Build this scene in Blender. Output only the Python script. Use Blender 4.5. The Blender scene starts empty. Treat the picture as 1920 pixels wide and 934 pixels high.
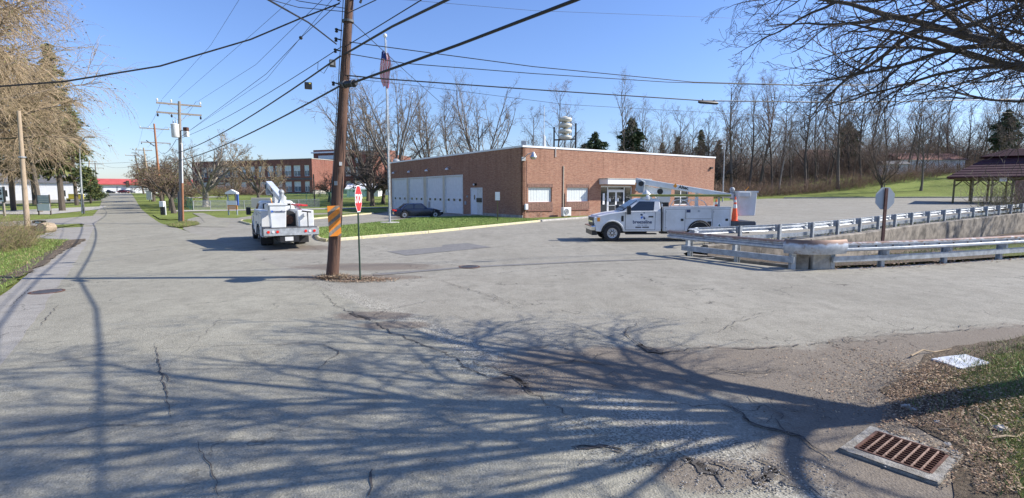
import bpy, bmesh, math, random
import numpy as np
from mathutils import Vector, Matrix
from mathutils.geometry import tessellate_polygon

SC = bpy.context.scene
COL = SC.collection
R = math.radians
# ------------------------------------------------------------------ camera, world, sun, exposure
F, CX, CY, HC = 980.0, 960.0, 467.0, 2.5
PITCH = math.atan(107.0 / 980.0)
CP, SP = math.cos(PITCH), math.sin(PITCH)
cam_d = bpy.data.cameras.new('camera')
cam_d.sensor_width = 36.0
cam_d.lens = 36.0 * F / 1920.0
cam_d.clip_start, cam_d.clip_end = 0.05, 6000
cam = bpy.data.objects.new('camera', cam_d)
COL.objects.link(cam)
cam.location = (0, 0, HC)
cam.rotation_euler = (math.pi / 2 - PITCH, 0, 0)
SC.camera = cam

SUN_EL, SUN_AZ = R(35.3), R(88.0)          # azimuth clockwise from +Y
w = bpy.data.worlds.new("World")
SC.world = w
w.use_nodes = True
nt = w.node_tree
sky = nt.nodes.new('ShaderNodeTexSky')
sky.sky_type = 'NISHITA'
sky.sun_disc = False
sky.sun_elevation = SUN_EL
sky.sun_rotation = SUN_AZ
sky.altitude = 0
sky.air_density = 1.25
sky.dust_density = 0.35
sky.ozone_density = 2.6
bg = nt.nodes['Background']
bg.inputs[1].default_value = 0.075
tint = nt.nodes.new('ShaderNodeMix'); tint.data_type = 'RGBA'; tint.blend_type = 'MULTIPLY'; tint.inputs[0].default_value = 1
tint.inputs[7].default_value = (1.03, 1.20, 1.74, 1)
nt.links.new(sky.outputs[0], tint.inputs[6]); nt.links.new(tint.outputs[2], bg.inputs[0])
sd = bpy.data.lights.new('sun', 'SUN')
sd.energy = 5.0
sd.angle = R(0.53)
sd.color = (1.0, 0.94, 0.85)
so = bpy.data.objects.new('sun', sd)
COL.objects.link(so)
sdir = Vector((math.sin(SUN_AZ) * math.cos(SUN_EL), math.cos(SUN_AZ) * math.cos(SUN_EL), math.sin(SUN_EL)))
so.rotation_euler = sdir.to_track_quat('Z', 'Y').to_euler()
so.location = (60, 10, 60)
SC.view_settings.view_transform = 'Standard'
SC.view_settings.look = 'None'
SC.view_settings.gamma = 1
SC.view_settings.exposure = 0.60
SC.cycles.max_bounces = 5
SC.cycles.transparent_max_bounces = 8

# ------------------------------------------------------------------ picture-to-place helpers
def ray(px, py):
    u, v = (px - CX) / F, (CY - py) / F
    return Vector((u, CP + v * SP, v * CP - SP))
def G(px, py, z=0.0):
    d = ray(px, py); t = (z - HC) / d.z
    return Vector((d.x * t, d.y * t, z))
def At(px, py, y):
    d = ray(px, py); t = y / d.y
    return Vector((d.x * t, y, HC + d.z * t))
def ss(a):
    a = min(1.0, max(0.0, a)); return a * a * (3 - 2 * a)
def T(x, y):
    s = .8 * x + .3 * y - 20
    a = .02 * min(90, (math.log1p(math.exp(s / 2)) * 2 if s < 40 else s))
    b = 2.0 * min(1.0, max(0.0, (y - 76) / 56.0))
    h = 3.6 * ss((y - 88) / 30) * ss((x - 44) / 45)
    return a + b + h
def GT(px, py):                            # where the sight line first meets the terrain
    d = ray(px, py); d = d / d.y; y = 4.0
    while y < 400 and HC + d.z * y > T(d.x * y, y): y += 1.0
    lo, hi = y - 1, y
    for i in range(14):
        m = (lo + hi) / 2
        if HC + d.z * m > T(d.x * m, m): lo = m
        else: hi = m
    return Vector((d.x * hi, hi, T(d.x * hi, hi)))
def N(s, n):                               # along / across the main road
    return Vector((-.6 * s + .8 * n, .8 * s + .6 * n, 0))

# ------------------------------------------------------------------ materials
MATS = {}
def mat(name, col, rough=.8, metal=0.0, var=0.0, scale=4.0, col2=None, bump=0.0, bscale=40.0, spec=None, emis=None):
    if name in MATS: return MATS[name]
    m = bpy.data.materials.new(name); m.use_nodes = True
    t = m.node_tree; b = t.nodes['Principled BSDF']
    b.inputs['Roughness'].default_value = rough
    b.inputs['Metallic'].default_value = metal
    b.inputs['Base Color'].default_value = (*col, 1)
    if spec is not None: b.inputs['Specular IOR Level'].default_value = spec
    tc = t.nodes.new('ShaderNodeTexCoord')
    if var or col2:
        n = t.nodes.new('ShaderNodeTexNoise'); n.inputs['Scale'].default_value = scale
        n.inputs['Detail'].default_value = 6; n.inputs['Roughness'].default_value = .65
        t.links.new(tc.outputs['Object'], n.inputs['Vector'])
        r = t.nodes.new('ShaderNodeValToRGB')
        c2 = col2 or tuple(c * (1 - var) for c in col)
        c1 = col if col2 else tuple(min(1, c * (1 + var)) for c in col)
        r.color_ramp.elements[0].color = (*c2, 1); r.color_ramp.elements[1].color = (*c1, 1)
        r.color_ramp.elements[0].position = .36; r.color_ramp.elements[1].position = .64
        t.links.new(n.outputs['Fac'], r.inputs[0]); t.links.new(r.outputs[0], b.inputs['Base Color'])
    if bump:
        n2 = t.nodes.new('ShaderNodeTexNoise'); n2.inputs['Scale'].default_value = bscale
        n2.inputs['Detail'].default_value = 4
        t.links.new(tc.outputs['Object'], n2.inputs['Vector'])
        bp = t.nodes.new('ShaderNodeBump'); bp.inputs['Strength'].default_value = bump
        bp.inputs['Distance'].default_value = .02
        t.links.new(n2.outputs['Fac'], bp.inputs['Height']); t.links.new(bp.outputs[0], b.inputs['Normal'])
    MATS[name] = m
    return m

class NT:
    """tiny node helper"""
    def __init__(s, m):
        s.m = m; m.use_nodes = True; s.t = m.node_tree; s.b = s.t.nodes['Principled BSDF']
        s.tc = s.t.nodes.new('ShaderNodeTexCoord')
    def new(s, k, **kw):
        n = s.t.nodes.new(k)
        for a, v in kw.items(): setattr(n, a, v)
        return n
    def L(s, a, b): s.t.links.new(a, b)
    def noise(s, scale, detail=4, rough=.6, vec=None, dist=0):
        n = s.new('ShaderNodeTexNoise'); n.inputs['Scale'].default_value = scale
        n.inputs['Detail'].default_value = detail; n.inputs['Roughness'].default_value = rough
        n.inputs['Distortion'].default_value = dist
        s.L(vec or s.tc.outputs['Object'], n.inputs['Vector']); return n.outputs['Fac']
    def ramp(s, fac, p0, p1, c0, c1):
        r = s.new('ShaderNodeValToRGB'); e = r.color_ramp.elements
        e[0].position, e[1].position = p0, p1; e[0].color = (*c0, 1); e[1].color = (*c1, 1)
        s.L(fac, r.inputs[0]); return r.outputs[0]
    def step(s, fac, lo, hi):
        r = s.new('ShaderNodeMapRange'); r.inputs[1].default_value = lo; r.inputs[2].default_value = hi
        s.L(fac, r.inputs[0]); return r.outputs[0]
    def mix(s, fac, a, b, mode='MIX'):
        n = s.new('ShaderNodeMix', data_type='RGBA', blend_type=mode)
        for idx, v in ((0, fac), (6, a), (7, b)):
            if isinstance(v, (int, float)): n.inputs[idx].default_value = v
            elif isinstance(v, tuple): n.inputs[idx].default_value = (*v, 1)
            else: s.L(v, n.inputs[idx])
        return n.outputs[2]
    def math(s, op, a, b=None):
        n = s.new('ShaderNodeMath', operation=op)
        for i, v in enumerate((a, b)):
            if v is None: continue
            if isinstance(v, (int, float)): n.inputs[i].default_value = v
            else: s.L(v, n.inputs[i])
        return n.outputs[0]
    def bump(s, h, strength, dist=.01):
        bp = s.new('ShaderNodeBump'); bp.inputs['Strength'].default_value = strength
        bp.inputs['Distance'].default_value = dist
        s.L(h, bp.inputs['Height']); s.L(bp.outputs[0], s.b.inputs['Normal'])
    def mapping(s, scale=(1, 1, 1), rot=(0, 0, 0)):
        mp = s.new('ShaderNodeMapping'); mp.inputs['Scale'].default_value = scale
        mp.inputs['Rotation'].default_value = rot
        s.L(s.tc.outputs['Object'], mp.inputs[0]); return mp.outputs[0]

def blobmask(n, blobs, soft=.30):
    """worn or dirty areas with ragged outlines: ellipses in ground coordinates broken up by noise"""
    acc = None; no = n.noise(1.7, 8, .78); nf = n.noise(9, 5, .75)
    for (cx_, cy_, rx, ry, an) in blobs:
        mp = n.new('ShaderNodeMapping', vector_type='TEXTURE'); mp.inputs['Location'].default_value = (cx_, cy_, 0)
        mp.inputs['Rotation'].default_value = (0, 0, an); mp.inputs['Scale'].default_value = (rx, ry, 1000); n.L(n.tc.outputs['Object'], mp.inputs[0])
        vl = n.new('ShaderNodeVectorMath', operation='LENGTH'); n.L(mp.outputs[0], vl.inputs[0])
        v = n.math('SUBTRACT', 1.25, vl.outputs['Value']); acc = v if acc is None else n.math('MAXIMUM', acc, v)
    acc = n.math('ADD', acc, n.math('MULTIPLY', n.math('SUBTRACT', no, .5), 1.5)); acc = n.math('ADD', acc, n.math('MULTIPLY', n.math('SUBTRACT', nf, .5), .5))
    return n.step(acc, .10, .10 + soft)
def B_(px, py, rx, ry, an=0.0):
    c = G(px, py); return (c.x, c.y, rx, ry, an)
RA = math.atan2(.8, -.6)                                        # direction of the main road
DUST = [B_(1120, 690, 1.5, .9, -.2), B_(1200, 668, 1.3, .5), B_(1010, 715, .9, .45, .3), B_(1420, 690, 2.0, 1.0, .1), B_(1560, 700, 2.0, 1.2, .15), B_(1720, 660, 2.6, .9, .3), B_(1900, 640, 3, .8, .3), B_(1620, 760, 1.2, 1.2), B_(1690, 880, 1.0, 1.4), B_(1560, 870, .7, .6),
        B_(700, 592, .8, .4), B_(735, 610, .7, .3), B_(660, 520, 2.2, .5), B_(560, 465, 2.0, 1.2), B_(1330, 890, .5, .3), B_(690, 500, 2.5, .9)]
GRIT = [(*N(-1, 4.55).xy, 8.5, .38, RA), (*N(9, 4.40).xy, 6.0, .32, RA), B_(1230, 850, .8, .4), B_(1120, 800, .6, .3), B_(1420, 890, .7, .4), B_(890, 690, .8, .3, -.9), B_(690, 598, .5, .3), B_(1215, 662, .5, .14)]
def asphalt(name, c_lo, c_hi, stone, crack=.5, brown=0.0, speck=.35, dirt=True):
    m = bpy.data.materials.new(name); n = NT(m); MATS[name] = m
    big = n.noise(.28, 9, .72, None, .6); mid = n.noise(2.2, 6, .7)
    col = n.ramp(big, .35, .65, c_lo, c_hi)
    col = n.mix(n.step(mid, .45, .75), col, tuple(c * .80 for c in c_lo))
    oil = n.noise(.8, 3, .5)
    col = n.mix(n.math('MULTIPLY', n.step(oil, .66, .74), .35), col, tuple(c * .5 for c in c_lo))
    # streaks along the road
    st = n.noise(1.0, 4, .6, n.mapping((1.6, .16, 1), (0, 0, R(36.9))))
    col = n.mix(n.math('MULTIPLY', n.step(st, .5, .72), .30), col, tuple(c * 1.25 for c in c_hi))
    # aggregate
    ag = n.new('ShaderNodeTexVoronoi'); ag.inputs['Scale'].default_value = 52
    n.L(n.tc.outputs['Object'], ag.inputs['Vector'])
    sep = n.new('ShaderNodeSeparateColor'); n.L(ag.outputs['Color'], sep.inputs[0])
    col = n.mix(n.math('MULTIPLY', n.step(sep.outputs[0], .55, .95), speck), col, stone)
    col = n.mix(n.math('MULTIPLY', n.step(sep.outputs[1], .70, .98), speck * 1.3), col, tuple(c * .35 for c in c_lo))
    fine = n.noise(28, 5, .75)
    col = n.mix(n.math('MULTIPLY', n.step(fine, .35, .7), .45), col, tuple(c * .62 for c in c_lo))
    if brown:
        bn = n.noise(.9, 7, .7)
        col = n.mix(n.math('MULTIPLY', n.step(bn, .38, .62), brown), col, (.125, .098, .075))
    if dirt:
        gm = blobmask(n, GRIT, .5)
        gc = n.mix(n.step(sep.outputs[2], .25, .8), tuple(c * .55 for c in c_lo), tuple(c * 1.5 for c in c_hi))
        col = n.mix(n.math('MULTIPLY', gm, .62), col, gc)
        dm = blobmask(n, DUST, .35)
        col = n.mix(n.math('MULTIPLY', dm, .82), col, n.ramp(fine, .35, .65, (.125, .10, .078), (.225, .188, .150)))
    # hairline cracks
    vo = n.new('ShaderNodeTexVoronoi', feature='DISTANCE_TO_EDGE'); vo.inputs['Scale'].default_value = .42
    wv = n.new('ShaderNodeTexNoise'); wv.inputs['Scale'].default_value = 1.6; wv.inputs['Detail'].default_value = 8
    n.L(n.tc.outputs['Object'], wv.inputs['Vector'])
    vm = n.new('ShaderNodeVectorMath', operation='MULTIPLY_ADD'); n.L(wv.outputs['Color'], vm.inputs[0])
    vm.inputs[1].default_value = (1.3, 1.3, 1.3); n.L(n.tc.outputs['Object'], vm.inputs[2])
    n.L(vm.outputs[0], vo.inputs['Vector'])
    ck = n.math('SUBTRACT', 1.0, n.step(vo.outputs['Distance'], .0015, .008))
    ck = n.math('MULTIPLY', ck, n.step(n.noise(.55, 3), .50, .60))
    ck = n.math('MULTIPLY', ck, crack)
    col = n.mix(ck, col, (.035, .033, .03))
    n.L(col, n.b.inputs['Base Color'])
    n.b.inputs['Roughness'].default_value = .92
    n.b.inputs['Specular IOR Level'].default_value = .25
    h = n.math('ADD', n.math('MULTIPLY', ag.outputs['Distance'], 1.2), n.math('MULTIPLY', ck, -1.5))
    n.bump(n.math('ADD', h, fine), .55, .008)
    return m
asphalt('road_asphalt', (.272, .257, .202), (.370, .352, .278), (.52, .49, .42), .55, 0, .28)
asphalt('lot_asphalt', (.272, .256, .207), (.372, .352, .292), (.54, .51, .45), .75, .10, .32)
asphalt('patch_asphalt', (.19, .184, .176), (.235, .23, .22), (.3, .3, .28), .1)
asphalt('dusty_asphalt', (.20, .178, .152), (.28, .255, .225), (.42, .38, .33), .5, .5, .45)
asphalt('loose_gravel', (.24, .23, .212), (.34, .33, .305), (.55, .53, .49), .2, .12, .55)
asphalt('gutter_concrete', (.30, .28, .245), (.385, .365, .325), (.5, .49, .45), .6, 0, .2)

def grassmat(name, a, b, dry, dryness=.35):
    m = bpy.data.materials.new(name); n = NT(m); MATS[name] = m
    c = n.ramp(n.noise(.5, 6, .7), .35, .65, a, b)
    c = n.mix(n.math('MULTIPLY', n.step(n.noise(1.7, 8, .8), .48, .66), dryness), c, dry)
    c = n.mix(n.step(n.noise(22, 5, .8), .42, .66), c, tuple(v * .45 for v in a))
    c = n.mix(n.math('MULTIPLY', n.step(n.noise(.6, 9, .85, None, 1.0), .55, .68), .5), c, (.19, .145, .085))
    c = n.mix(n.math('MULTIPLY', n.step(n.noise(.09, 3, .6), .42, .62), .4), c, tuple(v * 1.35 for v in b))
    n.L(c, n.b.inputs['Base Color']); n.b.inputs['Roughness'].default_value = .95
    n.b.inputs['Specular IOR Level'].default_value = .1
    n.bump(n.noise(30, 5, .8), .9, .06)
grassmat('lawn', (.155, .20, .045), (.225, .275, .075), (.32, .28, .13), .7)
grassmat('rough_grass', (.12, .145, .045), (.19, .21, .07), (.28, .225, .13), .85)
grassmat('leafy_dirt', (.15, .12, .088), (.22, .18, .135), (.28, .22, .155), .8)
grassmat('mulch', (.19, .115, .065), (.28, .18, .105), (.33, .24, .16), .7)

def brick(name, c1, c2, mortar, wx=.22, wz=.075):
    m = bpy.data.materials.new(name); n = NT(m); MATS[name] = m
    sp = n.new('ShaderNodeSeparateXYZ'); n.L(n.tc.outputs['Object'], sp.inputs[0])
    sn = n.new('ShaderNodeSeparateXYZ'); n.L(n.tc.outputs['Normal'], sn.inputs[0])
    u = n.math('ADD', n.math('MULTIPLY', sp.outputs[0], n.math('ABSOLUTE', sn.outputs[1])),
               n.math('MULTIPLY', sp.outputs[1], n.math('ABSOLUTE', sn.outputs[0])))
    cb = n.new('ShaderNodeCombineXYZ'); n.L(u, cb.inputs[0]); n.L(sp.outputs[2], cb.inputs[1])
    bt = n.new('ShaderNodeTexBrick'); bt.inputs['Scale'].default_value = 1
    bt.inputs['Brick Width'].default_value = wx; bt.inputs['Row Height'].default_value = wz
    bt.inputs['Mortar Size'].default_value = .009; bt.inputs['Mortar'].default_value = (*mortar, 1)
    bt.inputs['Color1'].default_value = (*c1, 1); bt.inputs['Color2'].default_value = (*c2, 1)
    n.L(cb.outputs[0], bt.inputs['Vector'])
    # odd dark bricks: a coarser brick grid and streaky noise
    mp = n.new('ShaderNodeMapping'); mp.inputs['Scale'].default_value = (1.4, 7.5, 1); n.L(cb.outputs[0], mp.inputs[0])
    no = n.noise(1.3, 5, .8, mp.outputs[0])
    c = n.mix(n.math('MULTIPLY', n.step(no, .50, .70), .62), bt.outputs['Color'], tuple(v * .42 for v in c1))
    c = n.mix(n.math('MULTIPLY', n.step(no, .50, .28), .35), c, tuple(min(1, v * 1.5) for v in c2))
    c = n.mix(n.math('MULTIPLY', n.step(n.noise(.35, 4), .5, .7), .22), c, tuple(v * .7 for v in c1))
    # rain streaks running down from the parapet, pale salts low on the wall
    ms = n.new('ShaderNodeMapping'); ms.inputs['Scale'].default_value = (2.2, .12, 1); n.L(cb.outputs[0], ms.inputs[0])
    stv = n.noise(1.2, 6, .7, ms.outputs[0])
    c = n.mix(n.math('MULTIPLY', n.math('MULTIPLY', n.step(stv, .50, .66), n.step(sp.outputs[2], 3.2, 6.6)), .55), c, tuple(v * .38 for v in c1))
    c = n.mix(n.math('MULTIPLY', n.math('MULTIPLY', n.step(stv, .48, .60), n.step(sp.outputs[2], 1.2, .0)), .35), c, (.36, .31, .27))
    n.L(c, n.b.inputs['Base Color']); n.b.inputs['Roughness'].default_value = .9
    n.bump(bt.outputs['Fac'], -.5, .01)
brick('red_brick', (.285, .108, .062), (.400, .190, .112), (.33, .27, .21))
brick('school_brick', (.21, .062, .045), (.29, .098, .068), (.26, .19, .15))

def wood(name, a, b, vertical=True, sc=1.0):
    m = bpy.data.materials.new(name); n = NT(m); MATS[name] = m
    v = n.mapping((9 * sc, 9 * sc, .7 * sc) if vertical else (.7, 9, 9))
    c = n.ramp(n.noise(2.2, 7, .75, v), .32, .68, a, b)
    c = n.mix(n.math('MULTIPLY', n.step(n.noise(6, 5, .8, n.mapping((6, 6, .35))), .58, .68), .75), c, tuple(x * .3 for x in a))
    c = n.mix(n.math('MULTIPLY', n.step(n.noise(.8, 4), .45, .65), .45), c, tuple(x * .62 for x in b))
    n.L(c, n.b.inputs['Base Color']); n.b.inputs['Roughness'].default_value = .85
    n.bump(n.noise(5, 6, .8, v), .7, .02)
wood('pole_wood', (.055, .034, .027), (.165, .085, .054))
wood('grey_wood', (.20, .17, .14), (.36, .32, .27))
wood('tan_wood', (.30, .22, .14), (.48, .38, .27))
wood('red_wood', (.30, .12, .06), (.44, .21, .11))
wood('bark_grey', (.10, .082, .065), (.20, .17, .135), sc=.7)
wood('bark_dark', (.065, .052, .042), (.14, .115, .09), sc=.7)
wood('bark_pale', (.22, .19, .15), (.40, .36, .30), sc=.7)
mat('twig_brown', (.15, .108, .08), .9, var=.3, scale=2)
mat('twig_grey', (.22, .19, .16), .9, var=.25, scale=2)
mat('twig_red', (.24, .16, .12), .9, var=.3, scale=2)
mat('twig_tan', (.38, .29, .185), .9, var=.25, scale=1)
mat('twig_dark', (.085, .068, .058), .9, var=.3, scale=3)
mat('needle_green', (.045, .075, .028), .8, var=.4, scale=.8)
mat('needle_olive', (.15, .165, .05), .8, var=.4, scale=.8)
mat('bud_olive', (.20, .19, .07), .8, var=.3, scale=.8)
mat('bud_brown', (.20, .13, .085), .8, var=.3, scale=.8)
mat('leaf_green', (.20, .30, .07), .7, var=.35, scale=6)
mat('blade_green', (.15, .23, .045), .7, var=.45, scale=3)
mat('blade_dry', (.28, .22, .11), .8, var=.4, scale=3)
mat('dead_leaf', (.24, .145, .085), .85, var=.45, scale=9)
mat('dead_leaf_pale', (.42, .32, .21), .85, var=.35, scale=9)
mat('white_paint', (.80, .81, .82), .35, var=.03, scale=2, spec=.5)
mat('truck_white', (.76, .78, .79), .28, col2=(.62, .62, .60), scale=1.1, spec=.5)
mat('old_white', (.68, .68, .65), .6, var=.10, scale=3)
mat('door_white', (.76, .78, .80), .55, var=.05, scale=2)
mat('grey_paint', (.36, .40, .44), .5, var=.06, scale=2)
mat('cream', (.62, .56, .44), .7, var=.08, scale=1)
mat('black_rubber', (.022, .022, .024), .75, var=.2, scale=9)
mat('black_plastic', (.018, .018, .02), .4)
mat('black_metal', (.03, .03, .032), .45, .3, var=.2, scale=6)
mat('dark_grey', (.10, .10, .105), .55, var=.2, scale=5)
mat('cable_black', (.016, .016, .018), .55)
mat('galvanised', (.46, .49, .53), .38, .75, var=.22, scale=6, bump=.15, bscale=12)
mat('galv_dull', (.38, .40, .41), .6, .35, var=.25, scale=5, bump=.2, bscale=14)
mat('chrome', (.75, .76, .78), .15, 1.0)
mat('steel_rim', (.60, .61, .63), .35, .6, var=.1)
mat('aluminium', (.62, .64, .66), .35, .8, var=.1, scale=3)
mat('red_paint', (.62, .035, .03), .45, var=.08, scale=5)
mat('stop_red', (.66, .03, .035), .4, var=.06, scale=5)
mat('orange', (.82, .27, .03), .5, var=.1, scale=8)
mat('cone_orange', (.88, .12, .03), .5, var=.08, scale=8)
mat('yellow_paint', (.66, .57, .30), .85, col2=(.42, .39, .32), scale=5, bump=.4)
mat('yellow', (.75, .62, .10), .6)
mat('green_post', (.02, .055, .035), .45, .3, var=.2, scale=10)
mat('blue_paint', (.05, .12, .42), .5)
mat('logo_blue', (.03, .16, .62), .4)
mat('logo_navy', (.03, .05, .12), .4)
mat('olive_fibre', (.24, .25, .06), .5, var=.1)
mat('car_navy', (.012, .017, .04), .18, .3, spec=.8)
mat('car_dark', (.02, .02, .022), .2, .2)
mat('car_maroon', (.16, .02, .025), .25, .3)
mat('car_grey', (.25, .26, .28), .3, .4)
mat('glass_dark', (.018, .024, .032), .06, spec=.8)
mat('glass_blue', (.10, .15, .20), .08, spec=.8)
mat('blind_white', (.66, .70, .68), .35, var=.05, scale=5)
mat('tail_red', (.70, .03, .02), .25)
mat('head_lamp', (.82, .82, .80), .15, spec=.8)
mat('amber', (.85, .32, .03), .3)
mat('bronze', (.07, .05, .04), .5, .4)
mat('rust', (.11, .05, .03), .85, .2, var=.45, scale=14, bump=.4)
mat('rust_pale', (.30, .20, .15), .8, .2, var=.4, scale=12)
mat('rust_brown', (.13, .065, .045), .8, .3, var=.4, scale=10)
mat('brown_post', (.11, .05, .04), .7, .2, var=.3, scale=9)
mat('maroon_roof', (.060, .018, .024), .8, var=.3, scale=2.5, bump=.4, bscale=9)
mat('olive_timber', (.16, .13, .06), .8, var=.25, scale=3)
mat('red_roof', (.48, .09, .08), .7, var=.12, scale=.6)
mat('brown_roof', (.27, .13, .10), .8, var=.2, scale=1)
mat('roof_grey', (.13, .13, .135), .85, var=.2, scale=1)
mat('siding_white', (.72, .73, .74), .7, var=.06, scale=.8)
mat('board_white', (.70, .72, .74), .5, col2=(.42, .45, .50), scale=5)
mat('frame_concrete', (.36, .34, .30), .95, col2=(.17, .155, .13), scale=9, bump=.7, bscale=45)
mat('board_brown', (.24, .135, .10), .8, var=.3, scale=7)
mat('concrete', (.34, .32, .28), .9, var=.25, scale=3.5, bump=.5, bscale=30)
mat('concrete_pale', (.42, .40, .36), .9, var=.22, scale=4, bump=.5, bscale=40)
mat('stained_concrete', (.21, .185, .15), .9, var=.55, scale=1.6, bump=.5, bscale=25)
mat('stone', (.42, .39, .35), .9, var=.3, scale=6, bump=.5, bscale=30)
mat('crack_dark', (.085, .075, .065), .95, var=.3, scale=8)
mat('pit_shade', (.01, .01, .01), .9)
mat('flag_red', (.62, .05, .06), .7); mat('flag_white', (.75, .75, .76), .7); mat('flag_blue', (.03, .05, .2), .7)
mat('fence_green', (.05, .17, .13), .6, .2)
mat('siren_cream', (.56, .54, .45), .6, var=.08, scale=6)
def retro():
    m = mat('rail_rusty', (.44, .47, .51), .5, .55)
    n = NT(m)
    c = n.ramp(n.noise(7, 5), .3, .7, (.33, .36, .40), (.55, .58, .62))
    sp = n.new('ShaderNodeSeparateXYZ'); n.L(n.tc.outputs['Object'], sp.inputs[0])
    zz = n.step(n.math('ADD', sp.outputs[2], n.math('MULTIPLY', n.noise(5, 5), .22)), .93, .99)
    c = n.mix(n.math('MULTIPLY', zz, .85), c, (.20, .105, .055))
    c = n.mix(n.math('MULTIPLY', n.step(n.noise(1.6, 7, .8), .58, .64), .6), c, (.24, .14, .08))
    n.L(c, n.b.inputs['Base Color'])
retro()
def M(n): return MATS[n]

# ------------------------------------------------------------------ object helpers
def tag(o, label=None, cat=None, group=None, kind=None):
    if label: o['label'] = label
    if cat: o['category'] = cat
    if group: o['group'] = group
    if kind: o['kind'] = kind
    return o
def thing(name, label, cat, loc=(0, 0, 0), rz=0.0, group=None):
    o = bpy.data.objects.new(name, None); COL.objects.link(o)
    o.empty_display_size = .3
    o.location = loc; o.rotation_euler = (0, 0, rz)
    return tag(o, label, cat, group)
def copy_tree(o, parent=None):
    c = o.copy(); COL.objects.link(c)
    if parent: c.parent = parent
    for ch in list(o.children): copy_tree(ch, c)
    return c

class MB:
    def __init__(s): s.v = []; s.f = []; s.m = []; s.ml = []
    def mi(s, m):
        if m is None: m = s.ml[0] if s.ml else None
        if m not in s.ml: s.ml.append(m)
        return s.ml.index(m)
    def add(s, vs, fs, m=None):
        o = len(s.v); k = s.mi(m)
        s.v += [tuple(p) for p in vs]
        for f in fs: s.f.append(tuple(o + i for i in f)); s.m.append(k)
        return s
    def box(s, x0, x1, y0, y1, z0, z1, m=None, rot=None, at=None):
        vs = [Vector((x, y, z)) for z in (z0, z1) for y in (y0, y1) for x in (x0, x1)]
        if rot: vs = [rot @ p for p in vs]
        if at: vs = [p + Vector(at) for p in vs]
        return s.add(vs, [(0, 2, 3, 1), (4, 5, 7, 6), (0, 1, 5, 4), (2, 6, 7, 3), (0, 4, 6, 2), (1, 3, 7, 5)], m)
    def bar(s, a, b, w, h=None, m=None, up=(0, 0, 1)):       # rectangular bar between two points
        a, b = Vector(a), Vector(b); h = h or w; d = (b - a).normalized(); up = Vector(up)
        if abs(d.dot(up)) > .98: up = Vector((1, 0, 0))
        x = d.cross(up).normalized(); z = x.cross(d)
        vs = [p + x * i * w / 2 + z * j * h / 2 for p in (a, b) for i, j in ((-1, -1), (1, -1), (1, 1), (-1, 1))]
        return s.add(vs, [(3, 2, 1, 0), (4, 5, 6, 7), (0, 1, 5, 4), (1, 2, 6, 5), (2, 3, 7, 6), (3, 0, 4, 7)], m)
    def tube(s, pts, rad, n=8, m=None, cap=True):
        pts = [Vector(p) for p in pts]
        if not isinstance(rad, (list, tuple)): rad = [rad] * len(pts)
        vs = []; x = None
        for i, p in enumerate(pts):
            d = (pts[min(i + 1, len(pts) - 1)] - pts[max(i - 1, 0)]).normalized()
            if x is None:
                x = d.cross(Vector((0, 0, 1)))
                if x.length < .05: x = d.cross(Vector((0, 1, 0)))
            x = (x - d * x.dot(d)).normalized(); y = d.cross(x)
            for k in range(n):
                a = 2 * math.pi * k / n
                vs.append(p + (x * math.cos(a) + y * math.sin(a)) * rad[i])
        fs = [(i * n + k, i * n + (k + 1) % n, (i + 1) * n + (k + 1) % n, (i + 1) * n + k) for i in range(len(pts) - 1) for k in range(n)]
        if cap: fs += [tuple(range(n - 1, -1, -1)), tuple((len(pts) - 1) * n + k for k in range(n))]
        return s.add(vs, fs, m)
    def cyl(s, a, b, r, n=12, m=None, r2=None): return s.tube([a, b], [r, r if r2 is None else r2], n, m)
    def lathe(s, prof, n=16, m=None, axis='z', at=(0, 0, 0), cap=True):
        vs = []
        for r, h in prof:
            for k in range(n):
                a = 2 * math.pi * k / n; c, q = r * math.cos(a), r * math.sin(a)
                vs.append(Vector((c, q, h) if axis == 'z' else ((c, h, q) if axis == 'y' else (h, c, q))) + Vector(at))
        fs = [(i * n + k, i * n + (k + 1) % n, (i + 1) * n + (k + 1) % n, (i + 1) * n + k) for i in range(len(prof) - 1) for k in range(n)]
        if cap: fs += [tuple(range(n - 1, -1, -1)), tuple((len(prof) - 1) * n + k for k in range(n))]
        return s.add(vs, fs, m)
    def prism(s, poly, a0, a1, m=None, axis='y'):            # poly in (x,z) for axis y, (x,y) for axis z
        n = len(poly)
        def P(p, a): return (p[0], a, p[1]) if axis == 'y' else ((p[0], p[1], a) if axis == 'z' else (a, p[0], p[1]))
        vs = [P(p, a0) for p in poly] + [P(p, a1) for p in poly]
        fs = [(i, (i + 1) % n, n + (i + 1) % n, n + i) for i in range(n)]
        tri = tessellate_polygon([[Vector((p[0], p[1], 0)) for p in poly]])
        fs += [tuple(t) for t in tri] + [tuple(n + i for i in reversed(t)) for t in tri]
        return s.add(vs, fs, m)
    def loft(s, secs, m=None, close=True):
        n = len(secs[0]); vs = [p for q in secs for p in q]
        fs = [(i * n + k, i * n + (k + 1) % n, (i + 1) * n + (k + 1) % n, (i + 1) * n + k) for i in range(len(secs) - 1) for k in range(n)]
        if close: fs += [tuple(range(n - 1, -1, -1)), tuple((len(secs) - 1) * n + k for k in range(n))]
        return s.add(vs, fs, m)
    def sweep(s, path, prof, m=None):                        # prof (offset to the right of travel, z) closed loop
        secs = []
        for i, p in enumerate(path):
            p = Vector(p); a = Vector(path[max(0, i - 1)]); b = Vector(path[min(len(path) - 1, i + 1)])
            d = (b - a); d.z = 0; d.normalize(); r = Vector((d.y, -d.x, 0))
            secs.append([p + r * o + Vector((0, 0, z)) for o, z in prof])
        return s.loft(secs, m)
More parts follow.
